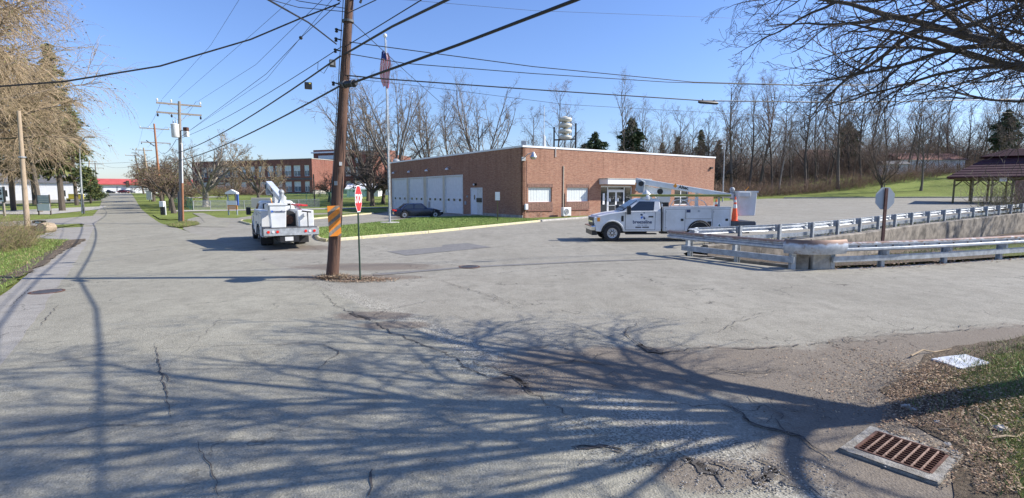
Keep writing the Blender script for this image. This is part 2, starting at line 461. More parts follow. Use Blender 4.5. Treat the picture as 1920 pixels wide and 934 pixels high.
    def sphere(s, c, r, n=10, m=None, sq=(1, 1, 1)):
        k = n // 2 + 1
        prof = [(max(.001, math.sin(math.pi * i / k)) * r, -math.cos(math.pi * i / k) * r) for i in range(k + 1)]
        o = len(s.v); s.lathe(prof, n, m)
        for i in range(o, len(s.v)):
            x, y, z = s.v[i]; s.v[i] = (x * sq[0] + c[0], y * sq[1] + c[1], z * sq[2] + c[2])
        return s
    def build(s, name, m=None, parent=None, smooth=False, bevel=0, label=None, fixn=True):
        me = bpy.data.meshes.new(name); me.from_pydata(s.v, [], s.f)
        if fixn:
            bm = bmesh.new(); bm.from_mesh(me); bmesh.ops.recalc_face_normals(bm, faces=bm.faces); bm.to_mesh(me); bm.free()
        mats = [m] if m and s.ml in ([None], []) else s.ml
        for q in mats: me.materials.append(M(q or m))
        if len(mats) > 1: me.polygons.foreach_set('material_index', s.m)
        if smooth:
            me.polygons.foreach_set('use_smooth', [True] * len(me.polygons))
            try: me.set_sharp_from_angle(angle=R(40))
            except Exception: pass
        o = bpy.data.objects.new(name, me); COL.objects.link(o)
        if parent: o.parent = parent
        if bevel:
            b = o.modifiers.new('bevel', 'BEVEL'); b.width = bevel; b.segments = 2; b.limit_method = 'ANGLE'; b.angle_limit = R(30)
        if label: o['label'] = label
        return o

def npmesh(name, V, Fa, mats, parent=None, mi=None):
    """V (n,3), Fa (m,k) arrays"""
    me = bpy.data.meshes.new(name); k = Fa.shape[1]
    me.vertices.add(len(V)); me.vertices.foreach_set('co', np.ascontiguousarray(V, dtype=np.float32).ravel())
    me.loops.add(Fa.size); me.loops.foreach_set('vertex_index', np.ascontiguousarray(Fa, dtype=np.int32).ravel())
    me.polygons.add(len(Fa)); me.polygons.foreach_set('loop_start', np.arange(0, Fa.size, k, dtype=np.int32))
    for m in mats: me.materials.append(M(m))
    if mi is not None: me.polygons.foreach_set('material_index', np.asarray(mi, dtype=np.int32))
    me.update(calc_edges=True); me.validate()
    o = bpy.data.objects.new(name, me); COL.objects.link(o)
    if parent: o.parent = parent
    return o

def text(body, size, m, parent, loc, rot, name='lettering', depth=.002, bold=0.0, align='CENTER', sx=1.0):
    cu = bpy.data.curves.new(name, 'FONT'); cu.body = body; cu.size = size; cu.extrude = depth; cu.offset = bold
    cu.align_x = align; cu.align_y = 'CENTER'; cu.resolution_u = 3
    t = bpy.data.objects.new('tmp', cu); COL.objects.link(t)
    bpy.context.view_layer.update()
    me = bpy.data.meshes.new_from_object(t.evaluated_get(bpy.context.evaluated_depsgraph_get()))
    bpy.data.objects.remove(t)
    me.materials.clear(); me.materials.append(M(m))
    o = bpy.data.objects.new(name, me); COL.objects.link(o); o.parent = parent
    o.location = loc; o.rotation_euler = rot; o.scale = (sx, 1, 1)
    return o

RNG = random.Random(7)
NR = np.random.default_rng(11)
def rough(poly, amp, step):
    out = []
    for i in range(len(poly)):
        a, b = Vector(poly[i]), Vector(poly[(i + 1) % len(poly)]); n = max(1, int((b - a).length / step))
        for k in range(n):
            p = a.lerp(b, k / n)
            out.append(Vector((p.x + RNG.uniform(-amp, amp), p.y + RNG.uniform(-amp, amp), 0)))
    return out
def sheet(name, poly, m, dz, step=4.0, amp=0, rs=.5, zf=T, kind='structure', label=None, cat=None):
    poly = [Vector((p[0], p[1], 0)) for p in poly]
    if amp: poly = rough(poly, amp, rs)
    bm = bmesh.new(); vs = [bm.verts.new(p) for p in poly]
    for t in tessellate_polygon([poly]):
        try: bm.faces.new([vs[i] for i in t])
        except ValueError: pass
    for ax in (0, 1):
        lo = min(p[ax] for p in poly); hi = max(p[ax] for p in poly)
        k = math.ceil(lo / step) * step
        while k < hi:
            if k < 200 and k > -200 or abs(k / step) % 10 < .5:
                co = [0, 0, 0]; co[ax] = k; no = [0, 0, 0]; no[ax] = 1
                bmesh.ops.bisect_plane(bm, geom=bm.verts[:] + bm.edges[:] + bm.faces[:], plane_co=co, plane_no=no)
            k += step
    for v in bm.verts: v.co.z = zf(v.co.x, v.co.y) + dz
    bmesh.ops.recalc_face_normals(bm, faces=bm.faces)
    if sum(f.normal.z for f in bm.faces) < 0: bmesh.ops.reverse_faces(bm, faces=bm.faces)
    me = bpy.data.meshes.new(name); bm.to_mesh(me); bm.free(); me.materials.append(M(m))
    o = bpy.data.objects.new(name, me); COL.objects.link(o); o['kind'] = kind
    if label: o['label'] = label
    return o
def in_poly(X, Y, poly):
    ins = np.zeros(len(X), bool); n = len(poly)
    for i in range(n):
        x0, y0 = poly[i][0], poly[i][1]; x1, y1 = poly[(i + 1) % n][0], poly[(i + 1) % n][1]
        if y0 == y1: continue
        c = ((y0 > Y) != (y1 > Y)) & (X < (x1 - x0) * (Y - y0) / (y1 - y0) + x0); ins ^= c
    return ins
def scatter(poly, n):
    xs = [p[0] for p in poly]; ys = [p[1] for p in poly]
    X = NR.uniform(min(xs), max(xs), n * 3); Y = NR.uniform(min(ys), max(ys), n * 3)
    k = in_poly(X, Y, poly); return X[k][:n], Y[k][:n]
def blades(name, poly, n, h, wid, mats, label, dz=0.0, zf=T, lean=.5):
    X, Y = scatter(poly, n); n = len(X)
    Z = np.array([zf(a, b) for a, b in zip(X, Y)]) + dz
    P = np.stack([X, Y, Z], 1); a = NR.uniform(0, 6.283, n); hh = h * NR.uniform(.4, 1.3, n)
    wv = np.stack([np.cos(a), np.sin(a), np.zeros(n)], 1) * (wid / 2)
    tip = P + np.stack([NR.normal(0, lean, n) * hh, NR.normal(0, lean, n) * hh, hh], 1)
    V = np.concatenate([P - wv, P + wv, tip], 1).reshape(-1, 3)
    Fa = np.arange(3 * n).reshape(-1, 3)
    o = npmesh(name, V, Fa, mats, mi=NR.integers(0, len(mats), n)); o['kind'] = 'stuff'; o['label'] = label; o['category'] = 'grass'
    return o
def flakes(name, poly, n, size, mats, label, cat, dz=.006, zf=T, lift=.02, XY=None):
    X, Y = XY if XY is not None else scatter(poly, n); n = len(X)
    Z = np.array([zf(a, b) for a, b in zip(X, Y)]) + dz + NR.uniform(0, lift, n)
    c = np.stack([X, Y, Z], 1); a = NR.uniform(0, 6.283, n); s = size * NR.uniform(.4, 1.3, n)
    u = np.stack([np.cos(a), np.sin(a), NR.normal(0, .3, n)], 1) * s[:, None]
    v = np.stack([-np.sin(a), np.cos(a), NR.normal(0, .3, n)], 1) * (s * NR.uniform(.35, .8, n))[:, None]
    V = np.stack([c - u, c - v * .8, c + u, c + v], 1).reshape(-1, 3)
    V[:, 2] = np.maximum(V[:, 2], np.repeat(Z, 4) - .004)
    o = npmesh(name, V, np.arange(4 * n).reshape(-1, 4), mats, mi=NR.integers(0, len(mats), n))
    o['kind'] = 'stuff'; o['label'] = label; o['category'] = cat
    return o
# ================================================================== GROUND
def ground():
    # one terrain sheet to the horizon
    xs = [-2500, -1500, -900, -600, -400, -300, -240] + list(range(-200, 201, 4)) + [240, 300, 400, 600, 900, 1500, 2500]
    ys = [-600, -200, -100, -60] + list(range(-40, 201, 4)) + [240, 300, 400, 600, 900, 1500, 3000]
    wl = wall_line
    def z(x, y):
        v = T(x, y) - .025
        if any(pt_in(ditch_hole, x + a, y + b) for a in (-4.2, 0, 4.2) for b in (-4.2, 0, 4.2)): v -= 2.2
        return v
    V = [(x, y, z(x, y)) for y in ys for x in xs]; n = len(xs)
    Fa = [(j * n + i, j * n + i + 1, (j + 1) * n + i + 1, (j + 1) * n + i) for j in range(len(ys) - 1) for i in range(n - 1)]
    o = npmesh('ground', np.array(V), np.array(Fa), ['lawn']); o['kind'] = 'structure'
def pt_in(poly, x, y):
    return bool(in_poly(np.array([x]), np.array([y]), poly)[0])

# lines that the creek channel and guardrails follow (world)
wall_line = [Vector((8.8, 24.1, 0)), Vector((15.1, 26.9, 0)), Vector((20.1, 30.2, 0)), Vector((26.0, 34.5, 0)), Vector((32.0, 38.3, 0)), Vector((38.0, 42.0, 0)), Vector((52, 50.5, 0)), Vector((66, 59, 0))]
front_line = [Vector((10.3, 16.9, 0)), Vector((12.6, 17.45, 0)), Vector((15.35, 18.3, 0)), Vector((18.1, 19.2, 0)), Vector((24, 21.1, 0)), Vector((34, 24.4, 0)), Vector((46, 28.4, 0)), Vector((60, 33, 0)), Vector((76, 38.5, 0))]
side_line = [Vector((6.85, 20.4, 0)), Vector((8.0, 18.5, 0)), Vector((9.3, 16.9, 0))]
ditch_hole = [(p.x, p.y) for p in wall_line] + [(76, 42)] + [(p.x, p.y) for p in reversed(front_line)] + [(9.3, 17.6), (7.4, 20.8)]
ground()

# lot / side street
lot = [N(-30, 3.6), N(0, 3.6), N(20, 3.6), N(42, 3.4), GT(352, 411), GT(367, 407), GT(443, 409), GT(470, 405), GT(530, 400.5), GT(640, 399), GT(728, 396.5),
       (-18.6, 77.5, 0), (-10, 72, 0), (10, 75, 0), (26, 76, 0), (34, 86, 0), GT(1440, 372.5), GT(1540, 372), GT(1640, 371.5), GT(1760, 371), GT(1900, 370.5), (110, 92, 0), (110, 80, 0)]
lot += [Vector((p.x, p.y, 0)) for p in reversed(wall_line)] + [Vector((7.0, 21.2, 0))] + side_line + front_line
lot += [(110, 50, 0), (110, 36, 0), (60, 24, 0), (30, 15.5, 0), GT(1920, 612), (13, 7.5, 0), (13, -3, 0), (5, -3, 0), (9.5, -9, 0), N(-24, 4.6)]
sheet('parking_lot', lot, 'lot_asphalt', 0.0)
road = [N(-45, -2.3), N(-20, -2.3), N(0, -2.35), N(30, -2.2), N(60, -2.2), N(100, -2.4), N(150, -2.6), N(215, -2.8), N(330, -3), N(330, 3.2), N(215, 3.0), N(150, 2.8), N(100, 2.6), N(60, 2.5), N(50, 2.6), N(42, 3.2), N(30, 3.9), N(20, 4.1), N(10, 4.15), N(0, 4.2), N(-8, 4.25), N(-20, 4.3), N(-45, 4.4)]
sheet('main_road', road, 'road_asphalt', .008, amp=.05, rs=.8)
gut = [N(-45, -2.45), N(0, -2.5), N(12, -2.45), N(33, -2.3), N(48, -2.3), N(48, -1.5), N(30, -1.35), N(12, -1.45), N(0, -1.6), N(-45, -1.6)]
sheet('road_gutter', gut, 'gutter_concrete', .013, amp=.05, rs=.7)
sheet('cross_street', [N(196, -90), N(203, -90), N(206, 80), N(199, 80)], 'road_asphalt', .012)
# loose stone strip along the broken edge of the road
gr = [N(s, 4.15 + .25 * math.sin(s * .7) - .10) for s in np.arange(-14, 19, 1.0)] + [N(s, 4.62 + .30 * math.sin(s * .9 + 1)) for s in np.arange(19, -15, -1.0)]
# newer rectangular patch, dusty areas
sheet('asphalt_patch', [G(726, 472), G(762, 479.5), G(922, 464), G(876, 456), G(830, 459.5), G(829, 463)], 'patch_asphalt', .010)
if 0: sheet('asphalt_patch', [G(668, 566), G(640, 576), G(676, 600), G(716, 590), G(722, 580)], 'patch_asphalt', .009, amp=.05, rs=.3)
# bottom-right verge (flat base, leaf litter and grass on top)
verge = [G(1745, 668), G(1800, 650), G(1860, 640), G(1925, 632), (16, 9.5, 0), (30, 13.5, 0), (30, -6, 0), (6, -4, 0), G(1770, 960), G(1800, 905), G(1812, 856), G(1740, 808), G(1672, 780), G(1660, 735), G(1700, 700)]
sheet('leaf_verge', verge, 'leafy_dirt', .009, amp=.09, rs=.25)
sheet('verge_grass', [G(1780, 740), G(1800, 700), G(1850, 668), G(1925, 650), (14, 8.4, 0), (24, 8, 0), (24, -4, 0), (7.4, 0, 0), G(1900, 920), G(1860, 860), G(1880, 800), G(1830, 795), G(1815, 770), G(1770, 765)], 'rough_grass', .014, amp=.20, rs=.22)
# left side: verge, driveways, kerb strips
lawn_l = [G(131, 451), N(12, -2.55), N(0, -2.6), N(-20, -2.6), (-30, 0, 0), (-45, 25, 0), G(-60, 452), G(58, 448)]
sheet('roadside_lawn', lawn_l, 'lawn', .045, amp=.06, rs=.5)
sheet('soil_edge', [G(131, 451), G(165, 449), G(120, 474), G(72, 505), G(10, 531), G(-60, 555), G(-60, 540), G(0, 522), G(60, 492), G(108, 464)], 'leafy_dirt', .050, amp=.10, rs=.4)
sheet('left_driveway', [G(60, 449), G(158, 449.5), G(168, 436), G(176, 425), G(82, 429), G(85, 440), G(-80, 452), G(-80, 470)], 'gutter_concrete', .012, amp=.05)
sheet('left_lane', [G(-80, 428), G(84, 424), G(150, 420), G(176, 424), G(192, 405), G(180, 404.5), G(110, 410), G(0, 417), G(-80, 419)], 'gutter_concrete', .018)
sheet('left_grass_strip', [G(82, 429), G(120, 426), G(150, 420.5), G(86, 423)], 'lawn', .04, amp=.05)
sheet('left_path', [GT(-60, 402), GT(95, 402), GT(184, 393), GT(200, 387), GT(120, 390), GT(-60, 397)], 'concrete_pale', .02)
sheet('left_far_street', [GT(-60, 384.5), GT(150, 379.5), GT(205, 375.5), GT(200, 372.5), GT(60, 375.5), GT(-60, 378)], 'road_asphalt', .03)
# mulch bed
sheet('mulch_bed', [G(-80, 452), G(-80, 429), G(50, 426), G(84, 428), G(88, 436), G(60, 447)], 'mulch', .10, amp=.08, rs=.4)
# right of the far road: paved walk and apron
sheet('far_walk', [N(44, 4.2), N(50, 5.6), N(60, 6.4), N(72, 6.9), N(72, 8.0), N(58, 7.6), N(48, 7.2), N(42, 6.0)], 'road_asphalt', .02)
sheet('school_path', [GT(330, 394.5), GT(600, 391), GT(730, 388), GT(730, 389.2), GT(600, 392.8), GT(330, 397)], 'concrete_pale', .03)
sheet('school_drive', [GT(330, 372.5), GT(420, 369.5), GT(420, 368.4), GT(330, 370.8)], 'concrete_pale', .03)
# worn tar lines across the side street
tl = [GT(700, 514), GT(880, 500), GT(1120, 489), GT(1340, 483), GT(1340, 484.2), GT(1120, 490.8), GT(880, 502.5), GT(700, 518)]
sheet('tar_seam', tl, 'patch_asphalt', .012, amp=.03, rs=.5)

# ---- grass islands with kerbs
def kerb(name, path, wdt, h, m, z0=0, label=None, cat='kerb'):
    pr = [(-wdt / 2, -.05), (-wdt / 2, h - .03), (-wdt / 2 + .03, h), (wdt / 2 - .03, h), (wdt / 2, h - .03), (wdt / 2, -.05)]
    pts = []
    for i in range(len(path) - 1):
        a, b = Vector(path[i]), Vector(path[i + 1]); n = max(1, int((b - a).length / 3.0))
        pts += [a.lerp(b, k / n) for k in range(n)]
    pts.append(Vector(path[-1]))
    t = thing(name, label, cat)
    i = 0
    while i < len(pts) - 1:                                   # each cast kerb length is a piece of its own
        j = min(len(pts) - 1, i + 1)
        a, b = pts[i], pts[j]; d = (b - a).normalized() * .012
        mb = MB(); mb.sweep([(a.x + d.x, a.y + d.y, T(a.x, a.y)), (b.x - d.x, b.y - d.y, T(b.x, b.y))], pr)
        mb.build('kerb_stone', m, t, bevel=.012); i = j
    return t
isl = [G(593, 445), G(600, 450.5), G(615, 453), G(677, 447.5), G(802, 437), G(910, 426), G(1012, 415.8), (1.4, 47.9, 0), (-.2, 48.9, 0), (-3.6, 54.0, 0), (-4.2, 53.0, 0), (-6.9, 51, 0), (-9, 49.6, 0), G(735, 416), G(596, 429)]
sheet('station_lawn', isl, 'lawn', .10, step=4)
mb = MB()
mb.prism([(p[0], p[1]) for p in isl], -.05, .085, 'leafy_dirt', axis='z'); o = mb.build('lawn_bank'); o['kind'] = 'structure'
kerb('yellow_kerb', [G(596, 429), G(593, 445), G(600, 450.8), G(615, 453.4), G(677, 447.8), G(802, 437.4), G(910, 426.2), G(1012, 416)], .16, .15, 'yellow_paint', label='faded yellow kerb along the edge of the fire station lawn')
kerb('concrete_kerb', [G(1012, 415.4), G(1060, 412), G(1114, 408.6), (9.9, 51.2, 0), (12.5, 52.9, 0)], .55, .13, 'concrete_pale', label='wide pale concrete kerb below the station windows beside the condenser unit')
sheet('window_bed', [G(1012, 414.5), G(1114, 407.6), (7.3, 52.6, 0), (1.2, 48.5, 0)], 'lawn', .09)
isl2 = [G(449, 416), G(470, 421.5), G(500, 421), G(560, 416), G(587, 411), G(615, 408.2), G(700, 400.5), G(732, 398.4), G(700, 398.6), G(600, 404), G(520, 408), G(462, 413)]
sheet('entrance_lawn', isl2, 'lawn', .09)
kerb('yellow_kerb', [G(455, 414.5), G(449, 416.5), G(470, 422), G(500, 421.6), G(560, 416.5), G(587, 411.4), G(615, 408.6), G(700, 400.9)], .14, .13, 'yellow_paint', label='yellow kerb of the driveway island behind the bucket truck seen from the rear')
kerb('lot_kerb', [GT(1470, 371.8), GT(1560, 371.5), GT(1700, 370.8), GT(1800, 370.5), GT(1925, 370)], .3, .16, 'concrete', label='low concrete kerb where the far lot meets the green bank')
sheet('pole_island', [G(312, 424), G(330, 427.5), G(352, 426), G(374, 422), G(368, 418.5), G(345, 417.5)], 'rough_grass', .06, amp=.12, rs=.4)
sheet('verge_strip', [G(285, 403), G(300, 411.5), G(318, 413), G(338, 412), G(338, 403), G(310, 401)], 'lawn', .05, amp=.08, rs=.5)
# ---- pole base dirt
sheet('pole_dirt', [G(604, 521), G(630, 518), G(690, 521), G(738, 525), G(660, 529), G(615, 527)], 'leafy_dirt', .0125, amp=.10, rs=.15)

# ---- creek channel
def channel():
    m = 26; V = []; k = 8
    def along(line, f):
        L = [0]
        for a, b in zip(line, line[1:]): L.append(L[-1] + (b - a).length)
        d = f * L[-1]
        for i in range(len(line) - 1):
            if d <= L[i + 1] + 1e-6: return line[i].lerp(line[i + 1], (d - L[i]) / (L[i + 1] - L[i]))
        return line[-1]
    fl = [Vector((7.6, 20.2, 0)), Vector((9.9, 17.3, 0))] + [p + Vector((-.1, .35, 0)) for p in front_line]
    for i in range(m + 1):
        f = i / m; a = along(fl, f ** 1.3); b = along(wall_line, f ** 1.3) + Vector((.25, -.35, 0))
        dep = 1.25 - .45 * f
        for j in range(k + 1):
            t = j / k; p = a.lerp(b, t)
            z = T(p.x, p.y) * (1 - t) * .5 - dep * ss((t - .28) / .5) + .02 * math.sin(i * 3.1 + j * 2)
            V.append((p.x, p.y, z + (.03 if j == 0 else 0)))
    Fa = [(i * (k + 1) + j, (i + 1) * (k + 1) + j, (i + 1) * (k + 1) + j + 1, i * (k + 1) + j + 1) for i in range(m) for j in range(k)]
    o = npmesh('creek_bank', np.array(V), np.array(Fa), ['rough_grass', 'leafy_dirt'], mi=[1 if (j > 3 or i < 7) else 0 for i in range(m) for j in range(k)]); o['kind'] = 'structure'
    t = thing('retaining_wall', 'stained concrete wall of the creek channel below the rear guardrail', 'wall')
    pts = []
    for a, b in zip(wall_line, wall_line[1:]):
        n = max(1, round((b - a).length / 4)); pts += [a.lerp(b, q / n) for q in range(n)]
    pts.append(wall_line[-1])
    for a, b in zip(pts, pts[1:]):
        d = (b - a).normalized() * .01
        mb = MB(); mb.sweep([(a.x + d.x, a.y + d.y, T(a.x, a.y)), (b.x - d.x, b.y - d.y, T(b.x, b.y))], [(.02, -1.9), (.02, .08), (.34, .08), (.38, .04), (.34, -1.9)])
        mb.build('wall_section', 'stained_concrete', t)
    # left end wall
    mb = MB(); mb.sweep([(7.1, 20.8, 0), (9.7, 17.35, 0)], [(-.32, -1.7), (-.32, .02), (-.02, .02), (-.02, -1.7)]); mb.build('end_wall', 'stained_concrete', t)
channel()

# ---- cracks: jittered ribbons, all in one object
CR = MB()
def crack(pts, wd=.012, jit=.03, px=True, seed=0):
    P = [G(*p) if px else Vector(p) for p in pts]; out = []
    for a, b in zip(P, P[1:]):
        n = max(1, int((b - a).length / .07))
        for k in range(n): out.append(a.lerp(b, k / n) + Vector((RNG.uniform(-jit, jit), RNG.uniform(-jit, jit), 0)) * .7 + Vector((math.sin(k * .9 + a.x * 7), math.cos(k * 1.3 + a.y * 5), 0)) * jit * .8)
    out.append(P[-1]); vs = []; L = len(out)
    for i, p in enumerate(out):
        d = out[min(i + 1, L - 1)] - out[max(i - 1, 0)]; d.z = 0
        if d.length < 1e-5: d = Vector((1, 0, 0))
        d.normalize(); q = Vector((d.y, -d.x, 0)) * wd * .62 * RNG.uniform(.2, 1.7) * (.25 + .75 * math.sin(math.pi * (i + .5) / L))
        z = T(p.x, p.y) + .0185
        vs += [(p.x - q.x, p.y - q.y, z), (p.x + q.x, p.y + q.y, z)]
    CR.add(vs, [(2 * i, 2 * i + 1, 2 * i + 3, 2 * i + 2) for i in range(L - 1)])
crack([(290, 644), (300, 690), (312, 740), (320, 784)], .014, .014); crack([(304, 700), (318, 712), (322, 726)], .006, .02); crack([(296, 668), (284, 680)], .005, .02)
crack([(0, 690), (130, 676), (290, 652)], .010, .015); crack([(0, 860), (90, 820), (190, 800), (320, 800), (400, 800)], .008, .02)
crack([(370, 830), (385, 860), (400, 895), (410, 934)], .010, .02); crack([(0, 575), (60, 573), (118, 570)], .009, .02)
crack([(75, 612), (110, 572)], .012, .02); crack([(20, 575), (58, 540)], .014, .02); crack([(0, 616), (50, 612)], .01, .02)
crack([(560, 645), (612, 648), (636, 662), (600, 690), (586, 702)], .009, .02); crack([(300, 655), (420, 650), (560, 645), (700, 640)], .007, .02)
crack([(300, 705), (420, 592), (640, 574)], .004, .03)
crack([(600, 545), (632, 575), (670, 592), (700, 604), (735, 625), (800, 650), (850, 670), (880, 695), (920, 708), (960, 720), (1010, 746), (1075, 790), (1140, 830)], .018, .035)
crack([(880, 680), (960, 700), (1010, 712)], .016, .04); crack([(820, 524), (860, 538), (890, 546), (930, 560), (978, 578)], .014, .04)
crack([(890, 546), (930, 555), (960, 572)], .010, .05); crack([(900, 558), (930, 565), (950, 574)], .010, .05)
crack([(560, 545), (600, 530), (640, 540)], .008, .03); crack([(632, 575), (690, 580), (724, 582), (760, 575), (800, 566), (845, 562)], .010, .04)
crack([(724, 582), (690, 598)], .014, .03); crack([(1200, 606), (1170, 622), (1185, 640), (1215, 655), (1240, 662)], .02, .03)
crack([(1080, 632), (1140, 630), (1190, 642), (1240, 663), (1320, 652), (1400, 655), (1450, 652), (1560, 643), (1640, 640)], .022, .035)
crack([(860, 668), (940, 660), (1060, 646), (1130, 630)], .010, .03); crack([(1440, 592), (1380, 604), (1340, 628)], .010, .03)
crack([(1380, 600), (1420, 590), (1480, 580)], .008, .03); crack([(1590, 634), (1700, 628), (1780, 622), (1920, 612)], .016, .03)
crack([(1580, 634), (1590, 644)], .012, .02); crack([(1600, 630), (1700, 618), (1920, 606)], .010, .05)
crack([(1270, 850), (1320, 880), (1370, 920)], .035, .05); crack([(1300, 872), (1400, 880), (1450, 920)], .02, .05); crack([(1420, 860), (1480, 900), (1540, 934)], .02, .06)
crack([(1400, 740), (1460, 780), (1480, 830)], .012, .05); crack([(1440, 760), (1500, 770), (1560, 790)], .012, .05)
crack([(1230, 690), (1300, 720), (1400, 735)], .008, .05); crack([(1000, 746), (1080, 742), (1160, 720)], .008, .05)
crack([(560, 452), (600, 470), (640, 478), (700, 480)], .014, .05); crack([(640, 474), (680, 462), (726, 472)], .012, .06); crack([(922, 464), (960, 462)], .016, .05)
crack([(740, 514), (900, 518), (1040, 500), (1280, 490)], .012, .04); crack([(960, 560), (1200, 540), (1500, 530)], .006, .05)
crack([(230, 427), (300, 426), (345, 425)], .03, .05); crack([(195, 446), (340, 446)], .02, .04); crack([(700, 880), (690, 934)], .012, .02)
for i in range(70):                                           # crazed area on both sides of the broken edge
    s, n = RNG.uniform(-7, 9), RNG.uniform(4.4, 6.2); a = RNG.uniform(0, 6.28); l = RNG.uniform(.15, .7)
    p = N(s, n); crack([(p.x, p.y, 0), (p.x + math.cos(a) * l, p.y + math.sin(a) * l, 0)], .007, .03, px=False)
for i in range(60):
    p = G(RNG.uniform(1380, 1640), RNG.uniform(700, 850)); a = RNG.uniform(0, 6.28); l = RNG.uniform(.1, .35)
    crack([(p.x, p.y, 0), (p.x + math.cos(a) * l, p.y + math.sin(a) * l, 0)], .005, .02, px=False)
for pts, wd_ in (([(1192, 648), (1215, 656), (1246, 663)], .09), ([(1290, 862), (1320, 882), (1345, 892)], .07), ([(1415, 905), (1440, 893), (1452, 880)], .07), ([(945, 702), (975, 716), (1000, 738)], .05), ([(655, 588), (690, 600)], .05), ([(1080, 845), (1120, 838), (1170, 850)], .02), ([(1360, 760), (1420, 800), (1500, 820), (1560, 860)], .016), ([(1330, 690), (1400, 700), (1480, 690)], .012), ([(1000, 690), (1080, 676), (1180, 690)], .012)):
    for q in range(3): crack([(a + RNG.uniform(-4, 4), b_ + RNG.uniform(-3, 3)) for a, b_ in pts], wd_, .03)
o = CR.build('pavement_cracks', 'crack_dark', fixn=False); o['kind'] = 'stuff'; o['label'] = 'thin dark cracks running through the worn asphalt'; o['category'] = 'cracks'

# loose stones along the broken edge and at the bottom right
def stones(name, pts, smin, smax, label, mats):
    V = []; Fa = []; mi = []
    base = np.array([(1, 0, 0), (-1, 0, 0), (0, 1, 0), (0, -1, 0), (0, 0, 1), (0, 0, -.6)], float)
    tri = np.array([(0, 2, 4), (2, 1, 4), (1, 3, 4), (3, 0, 4), (2, 0, 5), (1, 2, 5), (3, 1, 5), (0, 3, 5)])
    for i, p in enumerate(pts):
        s = RNG.uniform(smin, smax); q = base * s * NR.uniform(.6, 1.2, (6, 3)); a = RNG.uniform(0, 6.28)
        rot = np.array([[math.cos(a), -math.sin(a), 0], [math.sin(a), math.cos(a), 0], [0, 0, .7]])
        V.append(q @ rot.T + np.array([p[0], p[1], T(p[0], p[1]) + .016 + s * .3])); Fa.append(tri + 6 * i); mi += [RNG.randrange(len(mats))] * 8
    o = npmesh(name, np.concatenate(V), np.concatenate(Fa), mats, mi=mi); o['kind'] = 'stuff'; o['label'] = label; o['category'] = 'gravel'
pts = [N(RNG.uniform(-9, 15), 4.35 + RNG.gauss(0, .25)) for i in range(2600)] + [G(RNG.gauss(1230, 70), RNG.gauss(850, 25)) for i in range(700)] + [G(RNG.gauss(1430, 80), RNG.uniform(860, 930)) for i in range(600)]
stones('loose_stones', [p for p in pts if p.y > 3], .003, .014, 'crumbled asphalt and small loose stones along the broken road edge', ['stone', 'dark_grey', 'concrete'])

# ---- tufts, leaves, litter
blades('grass_tufts', [(p[0], p[1]) for p in lawn_l[:1]] + [(p[0], p[1]) for p in (N(12, -2.6), N(4, -2.6), (-24, 18, 0), (-34, 26, 0), G(0, 451), G(58, 449))], 26000, .085, .022, ['blade_green', 'leaf_green', 'blade_green', 'blade_dry'], 'short green grass on the roadside lawn at the left', .04)
blades('verge_blades', [(p[0], p[1]) for p in (G(1780, 735), G(1810, 694), G(1860, 664), G(1925, 645), Vector((12, 7.6, 0)), Vector((9, 4.2, 0)), G(1900, 930), G(1850, 860), G(1890, 800))], 26000, .05, .009, ['blade_green', 'blade_dry', 'blade_dry', 'leaf_green'], 'thin dry and green grass on the verge by the storm drain', .024)
blades('island_blades', [(p[0], p[1]) for p in isl], 22000, .075, .03, ['blade_green', 'leaf_green', 'blade_green'], 'mown grass of the fire station lawn', .10)
blades('pole_weeds', [(p.x, p.y) for p in (G(312, 424), G(330, 427.5), G(352, 426), G(374, 422), G(368, 418.5), G(345, 417.5))], 3000, .18, .03, ['blade_green', 'blade_dry'], 'weeds round the foot of the pole with the transformer', .05)
blades('bank_grass', [(10.6, 17.4), (26, 22.2), (40, 27), (40, 31), (26, 27), (14, 20.5)], 14000, .16, .025, ['blade_green', 'blade_dry', 'leaf_green'], 'rough grass behind the front guardrail', -.02, zf=lambda x, y: -.06)
blades('rail_weeds', [(9, 24.3), (20, 30.5), (32, 38.5), (40, 43.4), (40, 44.2), (31.5, 39), (19.5, 31.2), (9, 25)], 5000, .28, .03, ['blade_dry', 'blade_green', 'blade_dry'], 'dry weeds under the rear guardrail', .02)
flakes('pole_litter', [(p.x, p.y) for p in (G(596, 521), G(630, 515), G(690, 519), G(750, 524), G(740, 529), G(650, 532), G(612, 529))], 1500, .026, ['dead_leaf', 'leafy_dirt', 'dead_leaf_pale', 'dead_leaf'], 'dead brown leaves heaped round the foot of the utility pole', 'leaf litter', .018, lift=.012)
hp = POLEB = G(622, 520); hx, hy = NR.normal(hp.x + .05, .22, 1500), NR.normal(hp.y - .12, .16, 1500)
flakes('pole_litter', None, 0, .03, ['dead_leaf', 'dead_leaf_pale', 'bark_dark'], 'thicker heap of dead leaves and stems right at the foot of the leaning pole', 'leaf litter', .02, lift=.07, XY=(hx, hy))
blades('pole_weeds', [(hp.x - .4, hp.y - .35), (hp.x + .5, hp.y - .35), (hp.x + .4, hp.y + .3), (hp.x - .4, hp.y + .3)], 160, .16, .008, ['blade_dry', 'dead_leaf_pale'], 'dry stalks standing at the foot of the leaning pole', .02, lean=.7)
flakes('verge_litter', [(p.x, p.y) for p in (G(1650, 800), G(1665, 740), G(1720, 690), G(1760, 676), G(1800, 700), G(1800, 760), G(1820, 810), G(1900, 850), G(1915, 930), G(1830, 930), G(1812, 850), G(1740, 806))], 8500, .014, ['dead_leaf', 'dead_leaf_pale', 'dead_leaf', 'bud_brown'], 'brown leaf litter on the verge around the storm drain', 'leaf litter', .022, lift=.03)
